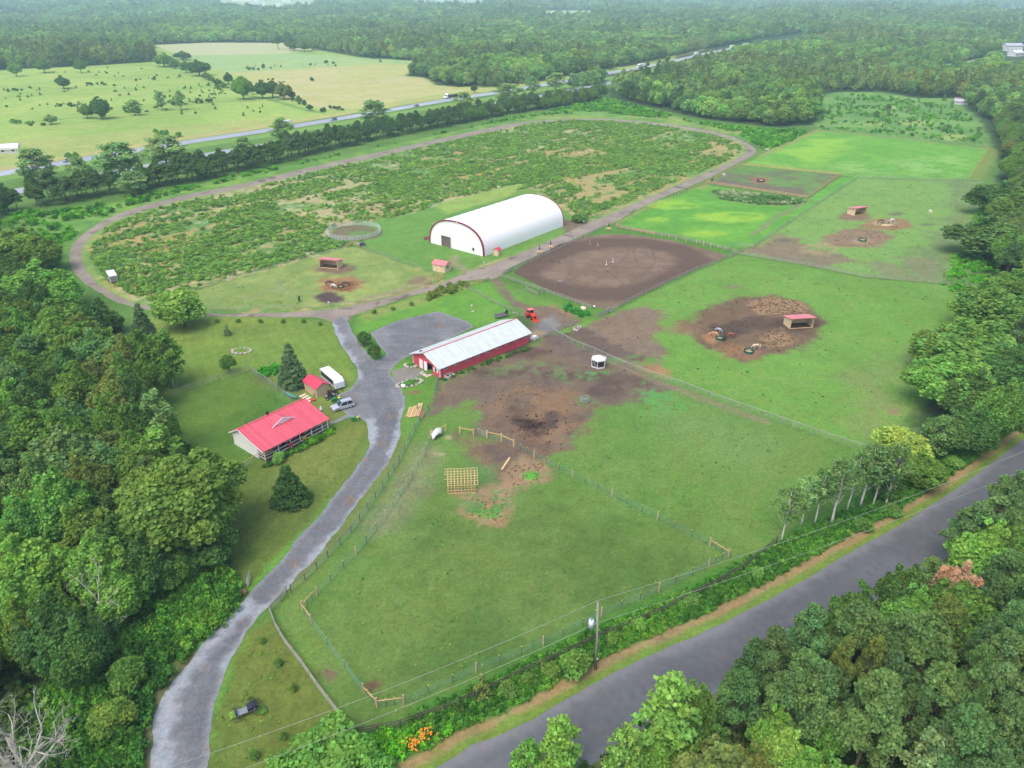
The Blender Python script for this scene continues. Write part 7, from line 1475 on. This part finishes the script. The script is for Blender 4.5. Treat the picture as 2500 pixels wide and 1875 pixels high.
o=MB().tube([(0,0,.0),(0,.0,.9),(.5,0,.9),(.5,0,0)],[.12]*4,8).part('rolled_mesh',mGrey);o.location=at(768,969);tag(o,'grey hoop leaning at the corner of the garden shed','hoop')
sgn(674,985,2.4,'dark closed garden umbrella pole behind the house',.05,mDG,'umbrella')
# antique cart with flowers
e=thing('antique_cart','black antique wagon with spoked wheels used as a planter','wagon',at(604,1742),angp((585,1748),(625,1732)));MB().box(-1.2,1.2,-.45,.45,.62,.72).part('bed',mGrey,e);b=MB();b.box(.1,.75,-.45,.45,.72,1.15).box(.7,.8,-.45,.45,1.1,1.55);b.part('seat',mat('blue_black',A(40,42,70),.6,.1),e);b=MB();b.box(-1.25,-1.1,-.5,.5,.6,1.1).box(.95,1.25,-.5,.5,.6,1.2);b.part('frame_end',mBlack,e)
for xx in(-1.05,1.15):
    for s_ in(-1,1):
        b=MB();ps=[(xx+.52*math.cos(a),s_*.75,.55+.52*math.sin(a)) for a in np.linspace(0,6.2832,17)];b.tube(ps,[.035]*17,5,cap=False)
        for k in range(8): a=6.2832*k/8;b.beam((xx,s_*.75,.55),(xx+.5*math.cos(a),s_*.75,.55+.5*math.sin(a)),.03,.03)
        b.part('wheel',mDarkW,e)
plant('shrub',*at(574,1750)[:2],.8,1.3,'yg','lime green planting at the left end of the old wagon');plant('shrub',*at(640,1736)[:2],.6,1.4,'md','green plants under the right end of the old wagon')
# log stack by the gate
e=thing('log_stack','rusty log stack beside the open gate at the wood edge','logs',at(594,1450),R(30))
for i in range(5): MB().tube([(-.5,(i%3)*.4-.4,.2+.33*(i//3)),(.5,(i%3)*.4-.4+.05,.2+.33*(i//3))],[.19]*2,8).part('log',mat('rusty_bark',A(150,100,80),.9,.2),e)
# ---------------- utility pole and cables ----------------
e=thing('utility_pole','wooden utility pole with white transformer in the roadside weeds','pole',at(1454,1634));PX,PY,_=G(1454,1634)
HP_=11.4;MB().tube([(0,0,-.3),(-.1,0,HP_*.5),(-.35,0,HP_)],[.19,.16,.12],10).part('pole',mPole,e);b=MB();b.tube([(-.95,-.05,7.3),(-.95,-.05,8.5)],[.33,.33],14);tr=b.part('transformer',mat('transformer_white',A(214,224,236),.4,.05),e);b=MB();b.tube([(-.95,-.05,8.5),(-.95,-.05,8.95)],[.1,.06],8);b.beam((-.95,0,7.8),(-.25,0,7.8),.1,.2);b.part('bushing',mGrey,tr)
MB().box(.02,.16,-.2,-.16,1.9,2.2).part('tag_plate',mWht,e);MB().tube([(-.35,0,HP_),(-.35,0,HP_+.25)],[.05,.03],8).part('insulator',mGrey,e)
def cable(p0,p1,sag,label,r=.022,n=14):
    pts=[Vector(p0).lerp(Vector(p1),i/n)-Vector((0,0,sag*4*(i/n)*(1-i/n))) for i in range(n+1)];o0=pts[0].copy();o=MB().tube([p-o0 for p in pts],[r]*(n+1),5,cap=False).part('power_line',mPipe);o.location=o0;tag(o,label,'power line')
tp=(PX-.35,PY,HP_+.2);lp=(PX-.15,PY,8.0)
# directions of the line: along the road both ways
a=np.array(G(430,1892,8.2)[:2]);c=np.array(G(2520,1079,10.6)[:2])
cable(tp,(*G(360,1890,9.9)[:2],9.9),1.1,'upper power line from the pole towards the lower left');cable(tp,(*G(2540,1085,10.5)[:2],10.5),1.4,'upper power line from the pole along the road to the right')
cable(lp,(*G(560,1890,7.2)[:2],7.2),.7,'lower power line from the pole towards the lower left');cable(lp,(*G(2560,1125,7.8)[:2],7.8),1.,'lower power line from the pole along the road to the right')
# ---------------- distant buildings ----------------
def farb(px,py,L,D,h,rz,wm,rm,label,name='farm_building',win=4,g=None):
    x,y,_=G(px,py);z=float(HZ(x,y));
    if y>700:
        for _i in range(8): x,y,_=G(px,py,z);z=float(HZ(x,y))
    e=thing(name,label,'building',(x,y,z),rz,g);w=MB();a,b=L/2,D/2;rh=h+D*.22
    for y_ in(-b,b): w.add([(-a,y_,-3),(a,y_,-3),(a,y_,h),(-a,y_,h)],[(0,1,2,3)])
    for x_ in(-a,a): w.add([(x_,-b,-3),(x_,b,-3),(x_,b,h),(x_,0,rh),(x_,-b,h)],[(0,1,2,3,4)])
    w.part('wall',wm,e);r=MB()
    for s_ in(-1,1): slab(r,[(-a-.4,0,rh+.15),(a+.4,0,rh+.15),(a+.4,s_*(b+.5),h+.0),(-a-.4,s_*(b+.5),h+.0)])
    r.part('roof',rm,e)
    for i in range(win): xx=-a+L*(i+.5)/win;MB().box(xx-.6,xx+.6,-b-.06,-b-.01,1.2,2.6).part('window',mGlass,e)
mGR=mat('grey_barn_roof',A(190,190,200),.6,.05,stripe=('x',1.,.1))
farb(2468,124,24,12,7,R(4),mWht,mGR,'large grey-roofed farm building among trees at the right edge');farb(2478,137,16,11,4.5,R(24),mWht,mWht,'white-roofed low building below the grey-roofed one')
farb(2345,254,9,5,2.4,R(-25),mWht,mGR,'small white and brown shed with lean-to at the clearing edge',win=2);farb(2338,250,4.5,5,2.4,R(-25),mat('brown_shed',A(140,104,100),.8,.1),mat('brown_roof',A(150,112,110),.8,.1),'brown end section of the small clearing shed',win=0)
farb(12,374,14,6,3.2,R(20),mat('pale_wall',A(226,222,214),.7,.05),mWht,'white-roofed building at the left picture edge beside the highway',win=3)
for i,(px,py,L,h) in enumerate(((584,13,60,14),(602,12,70,16),(627,14,30,9),(618,20,60,5),(642,19,24,8),(680,20,20,8),(712,21,16,7),(1035,11,40,10),(1110,14,36,10),(1096,17,60,6),(1120,15,20,12),(1140,18,16,8),(420,12,30,9),(2078,9,34,8),(1812,40,34,7),(2375,12,14,7),(2430,32,60,4),(2488,28,40,7),(640,6,30,10),(700,3,40,12),(830,4,30,10),(900,8,20,9),(1250,10,30,8),(1500,8,24,7),(470,15,18,7))):
    farb(px,py,L,L*.45,h,R(random.uniform(-15,15)),mWht,mWht if i%3 else mGR,'distant white building of the far-off town, '+('left part' if px<760 else 'middle part' if px<1300 else 'right part'),'town_building',win=4,g='distant town buildings')
# ---------------- haze ----------------
h=bpy.data.meshes.new('haze');b=MB().box(-7500,7500,-100,8950,-8,200).mesh('haze',[])
hm=bpy.data.materials.new('haze');hm.use_nodes=True;n=hm.node_tree;n.nodes.clear();ou=n.nodes.new('ShaderNodeOutputMaterial');pv=n.nodes.new('ShaderNodeVolumePrincipled');pv.inputs['Color'].default_value=(.6,.86,1,1);pv.inputs['Density'].default_value=.0002;pv.inputs['Anisotropy'].default_value=.0
n.links.new(pv.outputs[0],ou.inputs['Volume']);b.materials.clear();b.materials.append(hm);tag(mobj('haze',b),kind='stuff')
